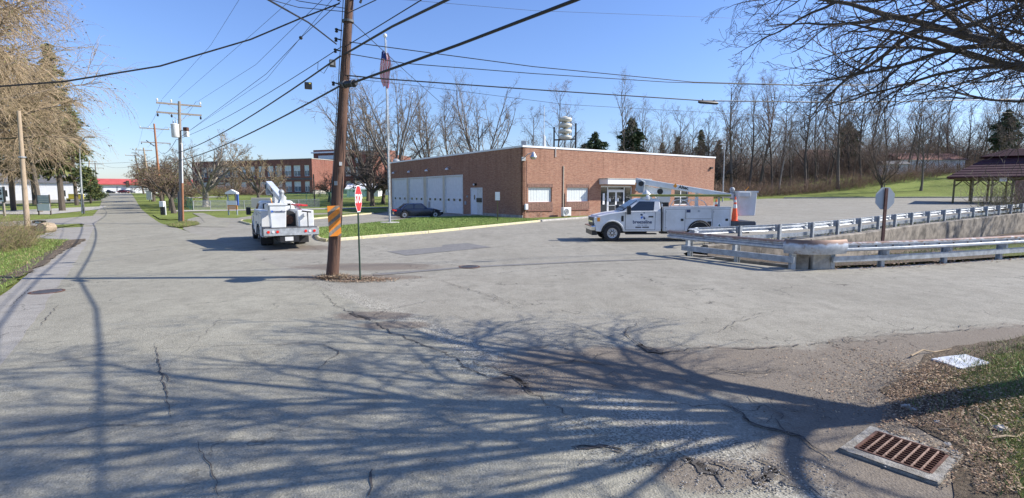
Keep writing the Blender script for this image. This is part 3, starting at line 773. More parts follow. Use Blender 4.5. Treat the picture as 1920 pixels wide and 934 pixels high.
flakes('verge_litter', [(p.x, p.y) for p in (G(1630, 800), G(1650, 735), G(1710, 684), G(1760, 660), G(1860, 640), Vector((13, 8.6, 0)), Vector((12, 3, 0)), Vector((7, .5, 0)), G(1790, 960), G(1812, 852), G(1740, 806))], 6000, .013, ['bark_dark', 'mulch', 'dead_leaf', 'leafy_dirt'], 'dark decaying leaf crumbs over the whole verge', 'leaf litter', .026, lift=.02)
blades('verge_blades', [(p.x, p.y) for p in (G(1690, 770), G(1750, 700), G(1800, 660), G(1925, 630), Vector((13, 7.6, 0)), Vector((10, 3.2, 0)), G(1880, 950), G(1820, 860), G(1790, 800))], 16000, .065, .009, ['blade_green', 'blade_dry', 'blade_dry'], 'sparse grass coming up through the leaf litter', .02)
flakes('verge_litter', [(p.x, p.y) for p in (G(1780, 735), G(1810, 694), G(1860, 664), G(1925, 645), Vector((12, 7.6, 0)), Vector((9, 4.2, 0)), G(1900, 930), G(1850, 860))], 4500, .014, ['dead_leaf', 'dead_leaf_pale'], 'scattered dead leaves in the grass at the right edge', 'leaf litter', .03, lift=.05)
gx = NR.normal(G(1800, 740).x, .35, 3800); gy = NR.normal(G(1800, 740).y, .75, 3800)
flakes('verge_litter', None, 0, .016, ['dead_leaf', 'dead_leaf_pale', 'bark_dark', 'mulch'], 'leaves and grass mixed where the litter meets the verge grass', 'leaf litter', .03, lift=.045, XY=(gx, gy))
flakes('rail_litter', [(10.2, 16.3), (12.6, 16.9), (19, 18.9), (30, 22.6), (30, 23.2), (19, 19.6), (12.6, 17.8), (10.2, 17.2)], 2600, .045, ['dead_leaf', 'dead_leaf_pale', 'dead_leaf'], 'brown leaves blown along the foot of the front guardrail', 'leaf litter', .01, lift=.05)
flakes('lawn_specks', [(p.x, p.y) for p in (G(150, 460), G(130, 451), G(60, 500), G(-20, 545), G(-20, 530), G(60, 485))], 900, .04, ['dead_leaf', 'dead_leaf_pale'], 'leaf crumbs on the soil edge of the left lawn', 'leaf litter', .05)
# scattered fallen buds and grit over the asphalt in the foreground
flakes('road_grit', [(p.x, p.y) for p in (G(-10, 930), G(200, 560), G(1200, 560), G(1640, 640), G(1560, 930))], 2600, .009, ['dark_grey', 'crack_dark', 'dead_leaf_pale', 'dark_grey'], 'small grit and fallen buds scattered over the asphalt', 'grit', .019, lift=.002)

gx = np.concatenate([NR.normal(G(1690, 750).x, .55, 2600), NR.normal(G(1720, 700).x, .8, 1600), NR.normal(G(1640, 690).x, 1.1, 900)]); gy = np.concatenate([NR.normal(G(1690, 750).y, .5, 2600), NR.normal(G(1720, 700).y, .6, 1600), NR.normal(G(1640, 690).y, .9, 900)])
flakes('scattered_litter', None, 0, .014, ['dead_leaf', 'bark_dark', 'dead_leaf_pale', 'mulch'], 'leaf crumbs thinning out from the verge over the dusty shoulder', 'leaf litter', .02, lift=.008, XY=(gx, gy))
ga, gb = G(622, 522), G(700, 526); gx = NR.normal((ga.x + gb.x) / 2, .8, 900); gy = NR.normal(ga.y - .1, .14, 900)
flakes('scattered_litter', None, 0, .02, ['dead_leaf', 'bark_dark', 'dead_leaf_pale'], 'thin scatter of leaves along the foot of the stop sign and pole', 'leaf litter', .016, lift=.006, XY=(gx, gy))
# ---- storm drain
def drain():
    a, b, c = G(1572, 846), G(1632, 804), G(1806, 858)
    e1 = (c - b).normalized(); e2 = Vector((e1.y, -e1.x, 0))       # e2 towards the camera
    L, W = (c - b).length, abs((a - b).dot(e2))
    ang = math.atan2(e1.y, e1.x)
    t = thing('storm_drain', 'rusty iron storm drain grate in a chipped concrete frame, bottom right', 'drain', (b.x, b.y, .022), ang)
    # local: x along, y from -W to 0
    g0 = G(1603, 849) - b; g1 = G(1779, 857) - b
    gx0, gx1 = .20, g1.dot(e1); gy0, gy1 = -W + .13, -.10
    gx0 = min(g0.dot(e1), (G(1641, 813) - b).dot(e1)) + .02
    for (x0, x1, y0, y1) in ((0, L, -.10, 0), (0, L, -W, -W + .13), (0, gx0, -W + .13, -.10), (gx1, L, -W + .13, -.10)):
        mb = MB(); n = 14; top = []; k = 3
        nx = max(2, int((x1 - x0) / .08)); ny = max(2, int((y1 - y0) / .05)); V = []
        for j in range(ny + 1):
            for i in range(nx + 1):
                ed = i in (0, nx) or j in (0, ny)
                x = x0 + (x1 - x0) * i / nx; y = y0 + (y1 - y0) * j / ny
                V.append((x + (RNG.uniform(-.012, .012) if x0 < x < x1 else 0), y + (RNG.uniform(-.010, .010) if ed and (j == 0 and y0 < -W + .01 or j == ny and y1 > -.01) else 0), .012 + RNG.uniform(-.003, .003)))
        mb.add(V, [(j * (nx + 1) + i, j * (nx + 1) + i + 1, (j + 1) * (nx + 1) + i + 1, (j + 1) * (nx + 1) + i) for j in range(ny) for i in range(nx)])
        mb.box(x0, x1, y0, y1, -.05, .004)
        mb.build('concrete_rim', 'frame_concrete', t)
    MB().box(gx0, gx1, gy0, gy1, -.03, -.012).build('pit', 'pit_shade', t)  # near-black slab just below the bars, its colour stands in for the pit's shade
    mb = MB()
    for q in ((gx0 - .012, gx0 + .012, gy0, gy1), (gx1 - .012, gx1 + .012, gy0, gy1), (gx0, gx1, gy0 - .012, gy0 + .012), (gx0, gx1, gy1 - .012, gy1 + .012)): mb.box(*q, -.02, .017)
    mb.build('grate_frame', 'rust_brown', t)
    nb = 11; me = None
    for k in range(nb):
        y = gy0 + (gy1 - gy0) * (k + .5) / nb
        if me is None:
            o = MB().box(gx0, gx1, -.006, .006, -.02, .010).build('grate_bar', 'rust', t, bevel=.003); me = o
        else:
            o = me.copy(); COL.objects.link(o); o.parent = t
        o.location = (0, y, 0)
    me = None
    for k in range(1, 8):
        x = gx0 + (gx1 - gx0) * k / 8
        if me is None:
            o = MB().box(-.0065, .0065, gy0, gy1, -.02, .0145).build('cross_bar', 'rust_pale', t); me = o
        else: o = me.copy(); COL.objects.link(o); o.parent = t
        o.location = (x, 0, 0)
drain()
flakes('drain_litter', [(q.x, q.y) for q in (G(1640, 800), G(1700, 812), G(1800, 850), G(1825, 862), G(1800, 905), G(1760, 925), G(1790, 870), G(1740, 842), G(1650, 812))], 1100, .014, ['dead_leaf', 'dead_leaf_pale', 'crack_dark'], 'leaf crumbs blown onto the rim of the storm drain', 'leaf litter', .035, lift=.01)
# ---- sheet lying on the verge
c = [G(1746, 676), G(1810, 667), G(1856, 684), G(1800, 694)]
mb = MB(); n = 6; V = []
for j in range(n + 1):
    for i in range(n + 1):
        p = c[0].lerp(c[1], i / n).lerp(c[3].lerp(c[2], i / n), j / n); V.append((p.x, p.y, .030 + .004 * math.sin(i * .8 + j * .6)))
mb.add(V, [(j * (n + 1) + i, j * (n + 1) + i + 1, (j + 1) * (n + 1) + i + 1, (j + 1) * (n + 1) + i) for j in range(n) for i in range(n)])
o = mb.build('board', 'board_white'); so_ = o.modifiers.new('thick', 'SOLIDIFY'); so_.thickness = .022
tag(o, 'flat white board lying on the dead leaves above the storm drain', 'board')
# ---- sticks, rubble on the verge
def stick(pts, r, label, m='twig_tan'):
    P = [G(*p) for p in pts]
    for i, p in enumerate(P): p.z = .04 + .03 * math.sin(i * 2.0)
    mb = MB().tube(P, [r * (1 - .6 * i / len(P)) for i in range(len(P))], 6)
    tag(mb.build('fallen_branch', m, smooth=True), label, 'branch')
stick([(1708, 672), (1730, 664), (1752, 662), (1783, 658)], .014, 'bent pale stick lying just behind the white board')
stick([(1860, 828), (1885, 829), (1905, 822), (1922, 815)], .013, 'pale curved stick on the dark verge at the right edge')
stick([(1758, 812), (1780, 816), (1800, 824), (1812, 818)], .008, 'thin curled twig just right of the storm drain corner')
stick([(1830, 778), (1850, 795), (1862, 808)], .009, 'short straight twig in the shade of the trunk')
for i, (px, py, s) in enumerate(((1698, 766, .06), (1712, 772, .045), (1758, 795, .04), (1876, 808, .08), (1775, 838, .05), (1790, 852, .035))):
    s *= .7; p = G(px, py); mb = MB().sphere((p.x, p.y, .02 + s * .2), s, 8, sq=(1.3, .9, .6))
    mb.v = [(x + RNG.uniform(-.2, .2) * s, y + RNG.uniform(-.2, .2) * s, z + RNG.uniform(-.15, .15) * s) for x, y, z in mb.v]
    tag(mb.build('rubble', 'stone'), ('pale stone among the brown leaves left of the verge grass', 'smaller stone touching the pale one among the leaves', 'small stone above the long side of the drain', 'grey rock half hidden in twigs near the right edge', 'broken concrete lump at the drain frame corner', 'smallest chip of concrete beside the drain frame')[i], 'stone')
# green plant at right edge
mb = MB()
for i in range(16):
    p = G(RNG.uniform(1905, 1935), RNG.uniform(700, 722)); a = RNG.uniform(0, 6.28); l = RNG.uniform(.12, .26); q = Vector((math.cos(a), math.sin(a), 0))
    s_ = Vector((-q.y, q.x, 0)) * .008
    mb.add([p - s_ + Vector((0, 0, .02)), p + s_ + Vector((0, 0, .02)), p + q * l * .4 + s_ + Vector((0, 0, l * .8)), p + q * l * .4 - s_ + Vector((0, 0, l * .8)), p + q * l * .9 + Vector((0, 0, l * .75))], [(0, 1, 2, 3), (3, 2, 4)])
tag(mb.build('daffodil_leaves', 'leaf_green', fixn=False), 'clump of bright strap leaves at the right edge of the verge', 'plant')
# ---- manhole covers
def manhole(px, py, r, label):
    p = G(px, py); t = thing('manhole_cover', label, 'manhole', (p.x, p.y, .012))
    MB().lathe([(r, 0), (r, .010), (r - .05, .013), (r - .05, 0)], 28).build('rim', 'rust_brown', t)
    mb = MB().lathe([(r - .06, 0), (r - .06, .009)], 28)
    for i in range(-3, 4): mb.box(-math.sqrt(max(.01, (r - .09) ** 2 - (i * .08) ** 2)), math.sqrt(max(.01, (r - .09) ** 2 - (i * .08) ** 2)), i * .08 - .012, i * .08 + .012, .009, .014)
    mb.build('cover', 'dark_grey', t)
manhole(88, 548, .36, 'round iron manhole cover at the left edge of the main road')
manhole(880, 501, .36, 'round dark manhole cover in the middle of the side street')
# ================================================================== TREES
def perp(d, rng):
    v = Vector((rng.uniform(-1, 1), rng.uniform(-1, 1), rng.uniform(-1, 1)))
    v = v - d * v.dot(d)
    return v.normalized() if v.length > 1e-4 else Vector((1, 0, 0))
def grow(rng, p, d, L, r, lev, S, out):
    """S: dict of per-level lists; out: list of (lev, pts, radii)"""
    n = S['seg'][lev]; pts = [p.copy()]; rad = [r]; dirs = [d.copy()]
    for i in range(n):
        d = (d + perp(d, rng) * S['wob'][lev] + Vector((0, 0, S['up'][lev]))).normalized()
        p = p + d * (L / n); pts.append(p.copy()); rad.append(max(S['rmin'], r * (1 - (1 - S['tip'][lev]) * (i + 1) / n))); dirs.append(d.copy())
    out.append((lev, pts, rad))
    if lev + 1 >= len(S['num']): return
    m = S['num'][lev + 1]; m = max(1, int(m * rng.uniform(.75, 1.25)))
    for k in range(m):
        f = S['start'][lev + 1] + (1 - S['start'][lev + 1]) * (k + rng.uniform(0, 1)) / m
        f = min(.99, f); i = int(f * n); q = f * n - i
        b = pts[i].lerp(pts[i + 1], q); dd = dirs[i + 1]; rr = rad[i] * (1 - q) + rad[i + 1] * q
        a = R(S['ang'][lev + 1]) * rng.uniform(.65, 1.3)
        ax = perp(dd, rng)
        if S.get('flat', 0) and lev >= S.get('flatlev', 0): ax.z *= 1 - S['flat']; ax.normalize()
        cd = (dd * math.cos(a) + ax * math.sin(a)).normalized()
        cl = L * S['len'][lev + 1] * (1.15 - S['fall'][lev + 1] * f) * rng.uniform(.7, 1.2)
        grow(rng, b, cd, cl, min(rr * .85, r * S['rr'][lev + 1] * rng.uniform(.8, 1.15)), lev + 1, S, out)
def tubes_np(br, k):
    """k-sided loose frustums for thin branches"""
    A, B, RA, RB = [], [], [], []
    for lev, pts, rad in br:
        for i in range(len(pts) - 1): A.append(pts[i]); B.append(pts[i + 1]); RA.append(rad[i]); RB.append(rad[i + 1])
    if not A: return np.zeros((0, 3)), np.zeros((0, 4), int)
    A, B, RA, RB = np.array(A), np.array(B), np.array(RA), np.array(RB); D = B - A
    D /= np.linalg.norm(D, axis=1)[:, None] + 1e-9
    u = np.cross(D, np.array([.31, .17, .93])); u /= np.linalg.norm(u, axis=1)[:, None] + 1e-9; v = np.cross(D, u)
    ring = []
    for j in range(k):
        a = 2 * math.pi * j / k; ring.append(u * math.cos(a) + v * math.sin(a))
    ring = np.stack(ring, 1)
    V = np.concatenate([A[:, None] + ring * RA[:, None, None], B[:, None] + ring * RB[:, None, None]], 1).reshape(-1, 3)
    base = (np.arange(len(A)) * 2 * k)[:, None, None]
    q = np.array([[j, (j + 1) % k, k + (j + 1) % k, k + j] for j in range(k)])[None]
    return V, (base + q).reshape(-1, 4)
def tree_parts(parent, br, big, mt, mc, leaf=None, ks=(8, 7, 5, 3, 3, 3)):
    mb = MB()
    for lev, pts, rad in br:
        if lev < big: mb.tube(pts, rad, ks[lev], cap=False)
    tr = mb.build('trunk', mt, parent, smooth=True, fixn=False)
    V, Fa = tubes_np([b for b in br if b[0] >= big], 3); mats = [mc]; mi = np.zeros(len(Fa), int)
    if leaf:
        cnt, size, lm, levs = leaf; pos = []
        tips = [b for b in br if b[0] >= levs]
        for i in range(cnt):
            b = tips[RNG.randrange(len(tips))]; j = RNG.randrange(len(b[1]) - 1); pos.append(b[1][j].lerp(b[1][j + 1], RNG.random()))
        P = np.array(pos) + NR.normal(0, size * .5, (cnt, 3)); a = NR.normal(0, 1, (cnt, 3)); a /= np.linalg.norm(a, axis=1)[:, None]
        b_ = np.cross(a, NR.normal(0, 1, (cnt, 3))); b_ /= np.linalg.norm(b_, axis=1)[:, None]; s = size * NR.uniform(.5, 1.3, (cnt, 1))
        LV = np.stack([P - a * s, P - b_ * s * .45, P + a * s, P + b_ * s * .45], 1).reshape(-1, 3)
        Fa = np.concatenate([Fa, np.arange(4 * cnt).reshape(-1, 4) + len(V)]); V = np.concatenate([V, LV])
        lms = lm if isinstance(lm, list) else [lm]; mats = mats + lms
        mi = np.concatenate([mi, NR.integers(1, 1 + len(lms), cnt)])
    npmesh('crown', V, Fa, mats, parent, mi=mi)
S_WOOD = dict(seg=[12, 7, 5, 4, 2], wob=[.05, .14, .2, .25, .3], up=[.02, .10, .06, .03, 0], rmin=.011, tip=[.12, .25, .35, .5, .8], num=[1, 19, 6, 5, 4],
              start=[0, .24, .3, .25, .2], ang=[0, 42, 42, 45, 45], len=[1, .30, .5, .5, .5], fall=[0, .55, .4, .3, .3], rr=[1, .32, .45, .5, .6])
S_SPREAD = dict(seg=[4, 9, 6, 5, 3], wob=[.04, .12, .2, .25, .3], up=[.0, .06, .05, .04, 0], rmin=.011, tip=[.75, .2, .3, .5, .8], num=[1, 9, 8, 6, 6],
                start=[0, .6, .2, .15, .12], ang=[0, 40, 38, 42, 45], len=[1, 3.0, .40, .42, .45], fall=[0, .3, .5, .4, .3], rr=[1, .5, .42, .5, .6])
S_ORCH = dict(seg=[3, 6, 5, 4, 2], wob=[.06, .2, .25, .3, .3], up=[.0, .03, .02, .0, 0], rmin=.010, tip=[.8, .3, .4, .5, .8], num=[1, 8, 8, 7, 4],
              start=[0, .75, .2, .2, .15], ang=[0, 52, 45, 48, 50], len=[1, 1.7, .5, .5, .5], fall=[0, .2, .4, .4, .3], rr=[1, .5, .5, .5, .6])
S_SLIM = dict(seg=[10, 4, 3, 2], wob=[.06, .16, .25, .3], up=[.02, .12, .05, 0], rmin=.010, tip=[.15, .4, .5, .8], num=[1, 16, 6, 4],
              start=[0, .35, .2, .2], ang=[0, 38, 40, 45], len=[1, .2, .5, .5], fall=[0, .5, .4, .3], rr=[1, .35, .5, .6])
def bare_tree(seed, S, h, r, mt, mc, leaf=None, name='bare_tree', lean=0.0, first=None):
    rng = random.Random(seed); out = []
    t = thing(name, None, 'tree')
    L = h if first is None else first
    grow(rng, Vector((0, 0, -.2)), Vector((lean, rng.uniform(-.03, .03), 1)).normalized(), L, r, 0, S, out)
    out[0][2][0] *= 1.35
    tree_parts(t, out, 2, mt, mc, leaf)
    return t
def conifer(seed, h, r, wd, m='needle_green', name='pine_tree', dens=1.0, droop=-.12, bare=.12, rnd=1.15):
    rng = random.Random(seed); t = thing(name, None, 'tree')
    mb = MB(); mb.tube([(0, 0, -.2), (0, 0, h * .5), (.1, .05, h)], [r, r * .6, .03], 8, cap=False); mb.build('trunk', 'bark_dark', t, smooth=True, fixn=False)
    C, Dn = [], []; br = []
    n = int(95 * dens)
    for i in range(n):
        f = bare + (1 - bare) * (i + rng.random()) / n; z = h * f; a = rng.uniform(0, 6.283)
        prof = min(1, (1 - f) * rnd) ** .7 * (.8 + .2 * math.sin(f * 31 + seed)); L = max(.3, wd * prof * rng.uniform(.65, 1.15))
        d = Vector((math.cos(a), math.sin(a), .12)).normalized(); p = Vector((0, 0, z)); pts = [p.copy()]
        k = 5
        for j in range(k): d = (d + Vector((0, 0, droop + .05 * (j == k - 1)))).normalized(); p = p + d * L / k; pts.append(p.copy())
        br.append((1, pts, [.05 * (1 - j / 7) for j in range(k + 1)]))
        m_ = max(8, int(30 * L / wd * (1.2)))
        for q in range(m_):
            fq = rng.uniform(.15, 1) ** .7 * k * .999; j = int(fq); b = pts[j].lerp(pts[j + 1], fq - j)
            side = Vector((-d.y, d.x, 0)) * rng.uniform(-1, 1) * L * .26 * (1.15 - fq / k)
            C.append(b + side + Vector((0, 0, -abs(rng.gauss(0, .12)) - side.length * .15))); Dn.append((d.x + rng.gauss(0, .6), d.y + rng.gauss(0, .6), rng.gauss(-.25, .35)))
    V, Fa = tubes_np(br, 3)
    P = np.array(C); D = np.array(Dn); D /= np.linalg.norm(D, axis=1)[:, None]; k = len(P)
    # three overlapping sprays per point
    Vs, Fs = [V], [Fa]; o = len(V)
    for rep in range(3):
        off = NR.normal(0, .18, (k, 3)); b_ = np.cross(D, NR.normal(0, 1, (k, 3))); b_ /= np.linalg.norm(b_, axis=1)[:, None]; s = NR.uniform(.16, .42, (k, 1)) * (h / 15) ** .5
        q = np.stack([P + off - D * s, P + off - b_ * s * .33, P + off + D * s, P + off + b_ * s * .33], 1).reshape(-1, 3)
        Vs.append(q); Fs.append(np.arange(4 * k).reshape(-1, 4) + o); o += 4 * k
    nb = len(Fa); mi = np.concatenate([np.zeros(nb, int), NR.integers(1, 3, 3 * k)])
    npmesh('crown', np.concatenate(Vs), np.concatenate(Fs), ['bark_dark', m, 'needle_green'], t, mi=mi)
    return t
def place(proto, used, x, y, h=None, s=1.0, rz=None, label=None, group=None, name=None, cat=None):
    o = proto if not used.get(proto.name) else copy_tree(proto)
    used[proto.name] = 1
    o.location = (x, y, T(x, y)); o.rotation_euler = (0, 0, RNG.uniform(0, 6.28) if rz is None else rz); o.scale = (s * (1 if h is None else h),) * 3 if h is None else (s, s, h)
    if label: o['label'] = label
    if group: o['group'] = group
    if cat: o['category'] = cat
    if name: o.name = name
    return o
used = {}
def at_col(px, y): return (px - CX) / F * y * (1.0 + .0) / 1.0
def plant(proto, px, y, s, sz=None, label=None, group=None, rz=None):
    x = At(px, 340, y).x
    o = place(proto, used, x, y, s=s, label=label, group=group, rz=rz)
    o.scale = (s, s, s * (sz or 1))
    return o

# ---- woods beyond the lot
W = [bare_tree(100 + i, S_WOOD, 22 + (i % 3), .30 + .04 * (i % 2), ('bark_dark', 'bark_grey')[i % 2], ('twig_brown', 'twig_grey', 'twig_red')[i % 3], name='woodland_tree', lean=RNG.uniform(-.05, .05)) for i in range(5)]
SL = [bare_tree(200 + i, S_SLIM, 17, .13, ('bark_dark', 'bark_grey', 'bark_dark')[i], ('twig_brown', 'twig_red', 'twig_grey')[i], name='slim_woodland_tree', lean=RNG.uniform(-.08, .08)) for i in range(3)]
SPR = [bare_tree(300 + i, S_SPREAD, 0, .36, ('bark_grey', 'bark_dark')[i % 2], ('twig_grey', 'twig_brown')[i % 2], name='spreading_tree', first=4.5) for i in range(3)]
GW = 'bare trees of the woods beyond the lot'; GS = 'slender bare trees of the woods beyond the lot'
big = [(1405, 104, 1.0), (1425, 112, .92), (1448, 108, .9), (1372, 106, .86), (1480, 116, .85), (1512, 103, .92), (1530, 118, .85), (1556, 110, .8), (1572, 104, .86), (1590, 120, .86), (1612, 112, .75), (1640, 110, .8),
       (1664, 122, .8), (1330, 112, .8), (1300, 118, .78), (1274, 124, .78), (1700, 118, .74), (1716, 112, .7), (1756, 122, .76), (1776, 128, .8), (1808, 124, .75), (1838, 130, .8), (1872, 126, .8), (1905, 130, .85), (1940, 124, .8),
       (1240, 130, .74), (1214, 134, .76), (1350, 126, .8), (1390, 128, .85), (1464, 130, .85), (1545, 132, .85), (1625, 134, .8), (1690, 134, .8), (1740, 138, .85), (1860, 140, .9)]
LM = [(1060, 'the roof siren'), (1114, 'the round dark pine'), (1182, 'the tall dark pine'), (1240, 'the first olive conifer'), (1290, 'the far end of the station roof'), (1335, 'the station end wall'), (1355, 'the slim lamp post'), (1410, 'the raised bucket'), (1462, 'the pale barked tree'), (1515, 'the hanging branch tip'),
      (1585, 'the rounded evergreen'), (1655, 'the low forked tree'), (1674, 'the grey sign back'), (1728, 'the lone leaning tree'), (1775, 'the pavilion eave'), (1850, 'the pavilion ridge'), (1878, 'the pavilion conifer'), (1930, 'the right edge')]
seen_l = set()
for i, (px, y, s) in enumerate(big):
    opts = sorted(LM, key=lambda q: abs(q[0] - px)); lb = None
    for q in opts:
        rel = 'right above' if abs(q[0] - px) < 6 else ('left of' if px < q[0] else 'right of')
        lb = '%s bare tree, %s row, %s %s' % (('tall dark', 'tall grey', 'tall reddish', 'tall ash grey', 'tall dark brown')[i % 5], 'front' if y < 116 else 'rear', rel, q[1])
        if lb not in seen_l: break
    seen_l.add(lb); plant(W[i % 5], px, y, s * (.86, 1.1, .95, 1.16, .8, 1.04, .9)[i % 7], (1, .92, 1.08, .96)[i % 4], label=lb, group=GW)
for i in range(52):
    px = 1215 + 735 * (i + RNG.random()) / 52; y = RNG.uniform(100, 128)
    opts = sorted(LM, key=lambda q: abs(q[0] - px))
    for q in opts:
        lb = 'slender %s sapling, %s row, %s %s' % (('brown twigged', 'reddish twigged', 'grey twigged')[i % 3], 'front' if y < 114 else 'rear', 'left of' if px < q[0] else 'right of', q[1])
        if lb not in seen_l: break
    seen_l.add(lb); plant(SL[i % 3], px, y, RNG.uniform(.5, 1.1), label=lb, group=GS)
o = plant(bare_tree(230, S_SLIM, 15, .13, 'bark_pale', 'twig_grey', name='birch_tree'), 1462, 101, 1.1, label='pale barked slender tree standing out at the front of the woods')
plant(SPR[1], 1655, 92, .62, label='low forked dark tree at the foot of the grassy bank beside the stop sign back')
plant(W[3], 1728, 97, .62, label='lone leaning bare tree on the grassy bank nearest the pavilion')
# conifers in the woods
PN = [conifer(1, 14.5, .25, 3.9, dens=1.8, rnd=5, bare=.35), conifer(2, 18.5, .28, 4.3, dens=1.9, rnd=4.2, bare=.4), conifer(5, 14.5, .22, 3.4, 'needle_olive', dens=1.2, rnd=1.5)]
plant(PN[0], 1114, 118, .93, label='round dark pine seen over the flat roof beside the siren')
plant(PN[1], 1182, 124, .92, label='tall dark pine above the middle of the station roof')
for px, y, s, l in ((1240, 132, .8, 'olive conifer just right of the tall dark pine'), (1268, 128, .88, 'pointed conifer among bare trees left of the lone lamp post'), (1312, 122, .95, 'dark conifer rising behind the right end of the station roof'), (1345, 128, .8, 'half hidden conifer directly behind the lamp post')):
    plant(PN[2], px, y, s, label=l)
plant(PN[1], 1878, 118, .74, label='dark conifer behind the maroon pavilion roof')
plant(PN[0], 1585, 128, .85, label='rounded evergreen deep in the woods right of the pale tree')
# yellow green budding tree in the woods
plant(bare_tree(240, S_SPREAD, 0, .2, 'bark_grey', 'twig_brown', leaf=(7000, .16, 'bud_olive', 2), name='budding_tree', first=2.5), 1745, 150, .95, label='yellow green budding tree behind the white house')

def thicket(name, poly, n, h, mats, label, zf=T, segs=4, r=.02, dens_leaf=0):
    X, Y = scatter(poly, n); br = []
    for x, y in zip(X, Y):
        hh = h * RNG.uniform(.35, 1.15); p = Vector((x, y, zf(x, y) - .05)); d = Vector((RNG.gauss(0, .35), RNG.gauss(0, .35), 1)).normalized(); pts = [p.copy()]
        for i in range(segs):
            d = (d + perp(d, RNG) * .35).normalized(); p = p + d * hh / segs; pts.append(p.copy())
        br.append((1, pts, [r * (1 - .7 * i / segs) for i in range(segs + 1)]))
        for k in range(5):
            j = RNG.randrange(1, segs + 1); q = pts[j]; dd = (d + perp(d, RNG) * 1.1).normalized(); br.append((1, [q, q + dd * hh * .3, q + (dd + perp(dd, RNG) * .4).normalized() * hh * .5], [r * .5, r * .4, r * .25]))
    V, Fa = tubes_np(br, 3); o = npmesh(name, V, Fa, mats, mi=np.repeat(NR.integers(0, len(mats), len(Fa) // 3), 3)); o['kind'] = 'stuff'; o['label'] = label; o['category'] = 'undergrowth'
    return o
edge = [GT(1342, 372), GT(1440, 371.5)]
wp = [At(1335, 340, 92), At(1440, 340, 96), At(1577, 340, 101), At(1731, 340, 106), At(1800, 340, 112), At(1960, 340, 116), At(1960, 340, 122), At(1577, 340, 108), At(1335, 340, 100)]
thicket('brush', [(p.x, p.y) for p in wp], 5200, 2.6, ['twig_red', 'twig_brown', 'dead_leaf'], 'reddish brown brush along the edge of the woods', r=.022)
wp2 = [At(1200, 340, 112), At(1960, 340, 122), At(1960, 340, 140), At(1200, 340, 134)]
thicket('understory', [(p.x, p.y) for p in wp2], 3200, 7.5, ['twig_brown', 'twig_brown', 'twig_red'], 'tangled understory filling the woods', segs=5, r=.035)
wp3 = [At(1190, 340, 140), At(1990, 340, 150), At(1990, 340, 175), At(1190, 340, 165)]
thicket('far_woods', [(p.x, p.y) for p in wp3], 1900, 12, ['twig_brown', 'twig_grey', 'twig_red'], 'far bare woods merging behind the nearer trees', segs=6, r=.07)

# ---- bare trees behind the station
for px, y, s, k, l in ((740, 86, 1.05, 0, 'wide bare tree directly behind the garage end of the station'), (690, 98, 1.0, 1, 'bare tree between the school and the flagpole'), (812, 90, .98, 2, 'bare tree rising over the middle of the garage doors wall'),
                       (900, 92, 1.0, 0, 'bare tree over the blank stretch of brick left of the corner'), (665, 120, .95, 2, 'bare tree in front of the dark school wing')):
    plant(SPR[k], px, y, s * .98, 1.22, label=l)
for px, y, s, k, l in ((1000, 100, .72, 0, 'upright bare tree above the building corner lamp'), (1045, 96, .78, 2, 'tall upright bare tree directly behind the roof siren'), (1076, 104, .70, 4, 'upright bare tree just right of the roof siren'), (1180, 122, 1.0, 1, 'thin bare tree top poking above the tall dark pine'), (842, 104, .84, 3, 'narrow bare tree between two spreading ones behind the station')):
    plant(W[k], px, y, s, label=l)
sm = bare_tree(410, S_ORCH, 0, .26, 'bark_dark', 'twig_dark', name='crooked_tree', first=2.0)
for px, y, s, l in ((697, 84, 1.45, 'low crooked dark tree right of the striped pole, before the school wing'), (717, 90, 1.3, 'low crooked tree just left of the flagpole'), (616, 96, .95, 'small bare tree against the sunlit school wall'), (1340, 108, 1.6, 'crooked bare tree behind the right end of the station')):
    plant(sm, px, y, s, label=l)
for px, y, s, l in ((1225, 118, .62, 'round brown tree mass behind the middle of the station roof'), (1268, 114, .60, 'round brown tree mass left of the dark conifer behind the roof'), (1318, 112, .62, 'round brown tree mass over the right end of the station roof'), (1205, 124, .6, 'brown tree directly right of the tall dark pine')):
    plant(SPR[1], px, y, s, label=l)
o = bare_tree(461, S_SPREAD, 0, .4, 'bark_dark', 'twig_dark', name='spreading_tree', first=4.5); o.location = (51, 39, T(51, 39)); tag(o, 'bare tree outside the right edge that shades the channel wall')
o = place(SPR[0], used, 63, 47, s=.9, label='second bare tree outside the right edge by the channel')
# ---- trees before the school
plane = bare_tree(420, S_SPREAD, 0, .62, 'bark_pale', 'twig_grey', name='sycamore_tree', first=3.6)
plant(plane, 384, 82, .80, 1.0, label='big pale barked sycamore on the lawn behind the chain link fence')
bud = bare_tree(430, S_SPREAD, 0, .34, 'bark_grey', 'twig_tan', leaf=(3000, .09, ['bud_olive', 'bud_brown'], 3), name='budding_tree', first=3.4)
plant(bud, 482, 84, .80, label='wide budding tree in front of the school, over the near truck')
plant(bud, 440, 100, .5, label='budding tree behind the white and orange notice stand')
plant(bud, 515, 112, .5, label='olive tinted budding tree against the school roofline')
orch = [bare_tree(440 + i, S_ORCH, 0, .27, 'bark_dark', 'twig_brown', leaf=(1300, .09, ['bud_brown', 'bud_olive'], 3), name='street_tree', first=2.2) for i in range(2)]
for i, (s_, n_, sc, l) in enumerate(((74, 5.2, .95, 'nearest low street tree beyond the leaning brown pole'), (84, 5.6, 1.0, 'second low street tree beyond the leaning brown pole'), (93, 5.2, 1.05, 'third low street tree along the walk'), (104, 5.8, 1.1, 'fourth low street tree along the walk'),
                                     (118, 5.2, 1.2, 'fifth low street tree along the walk'), (134, 7.5, 1.4, 'sixth low street tree along the walk'), (152, 8.5, 1.6, 'far street tree over the end of the walk'), (180, 12, 1.9, 'farthest olive tree reaching over the red roof'))):
    p = N(s_, n_); place(orch[i % 2], used, p.x, p.y, s=sc, label=l)
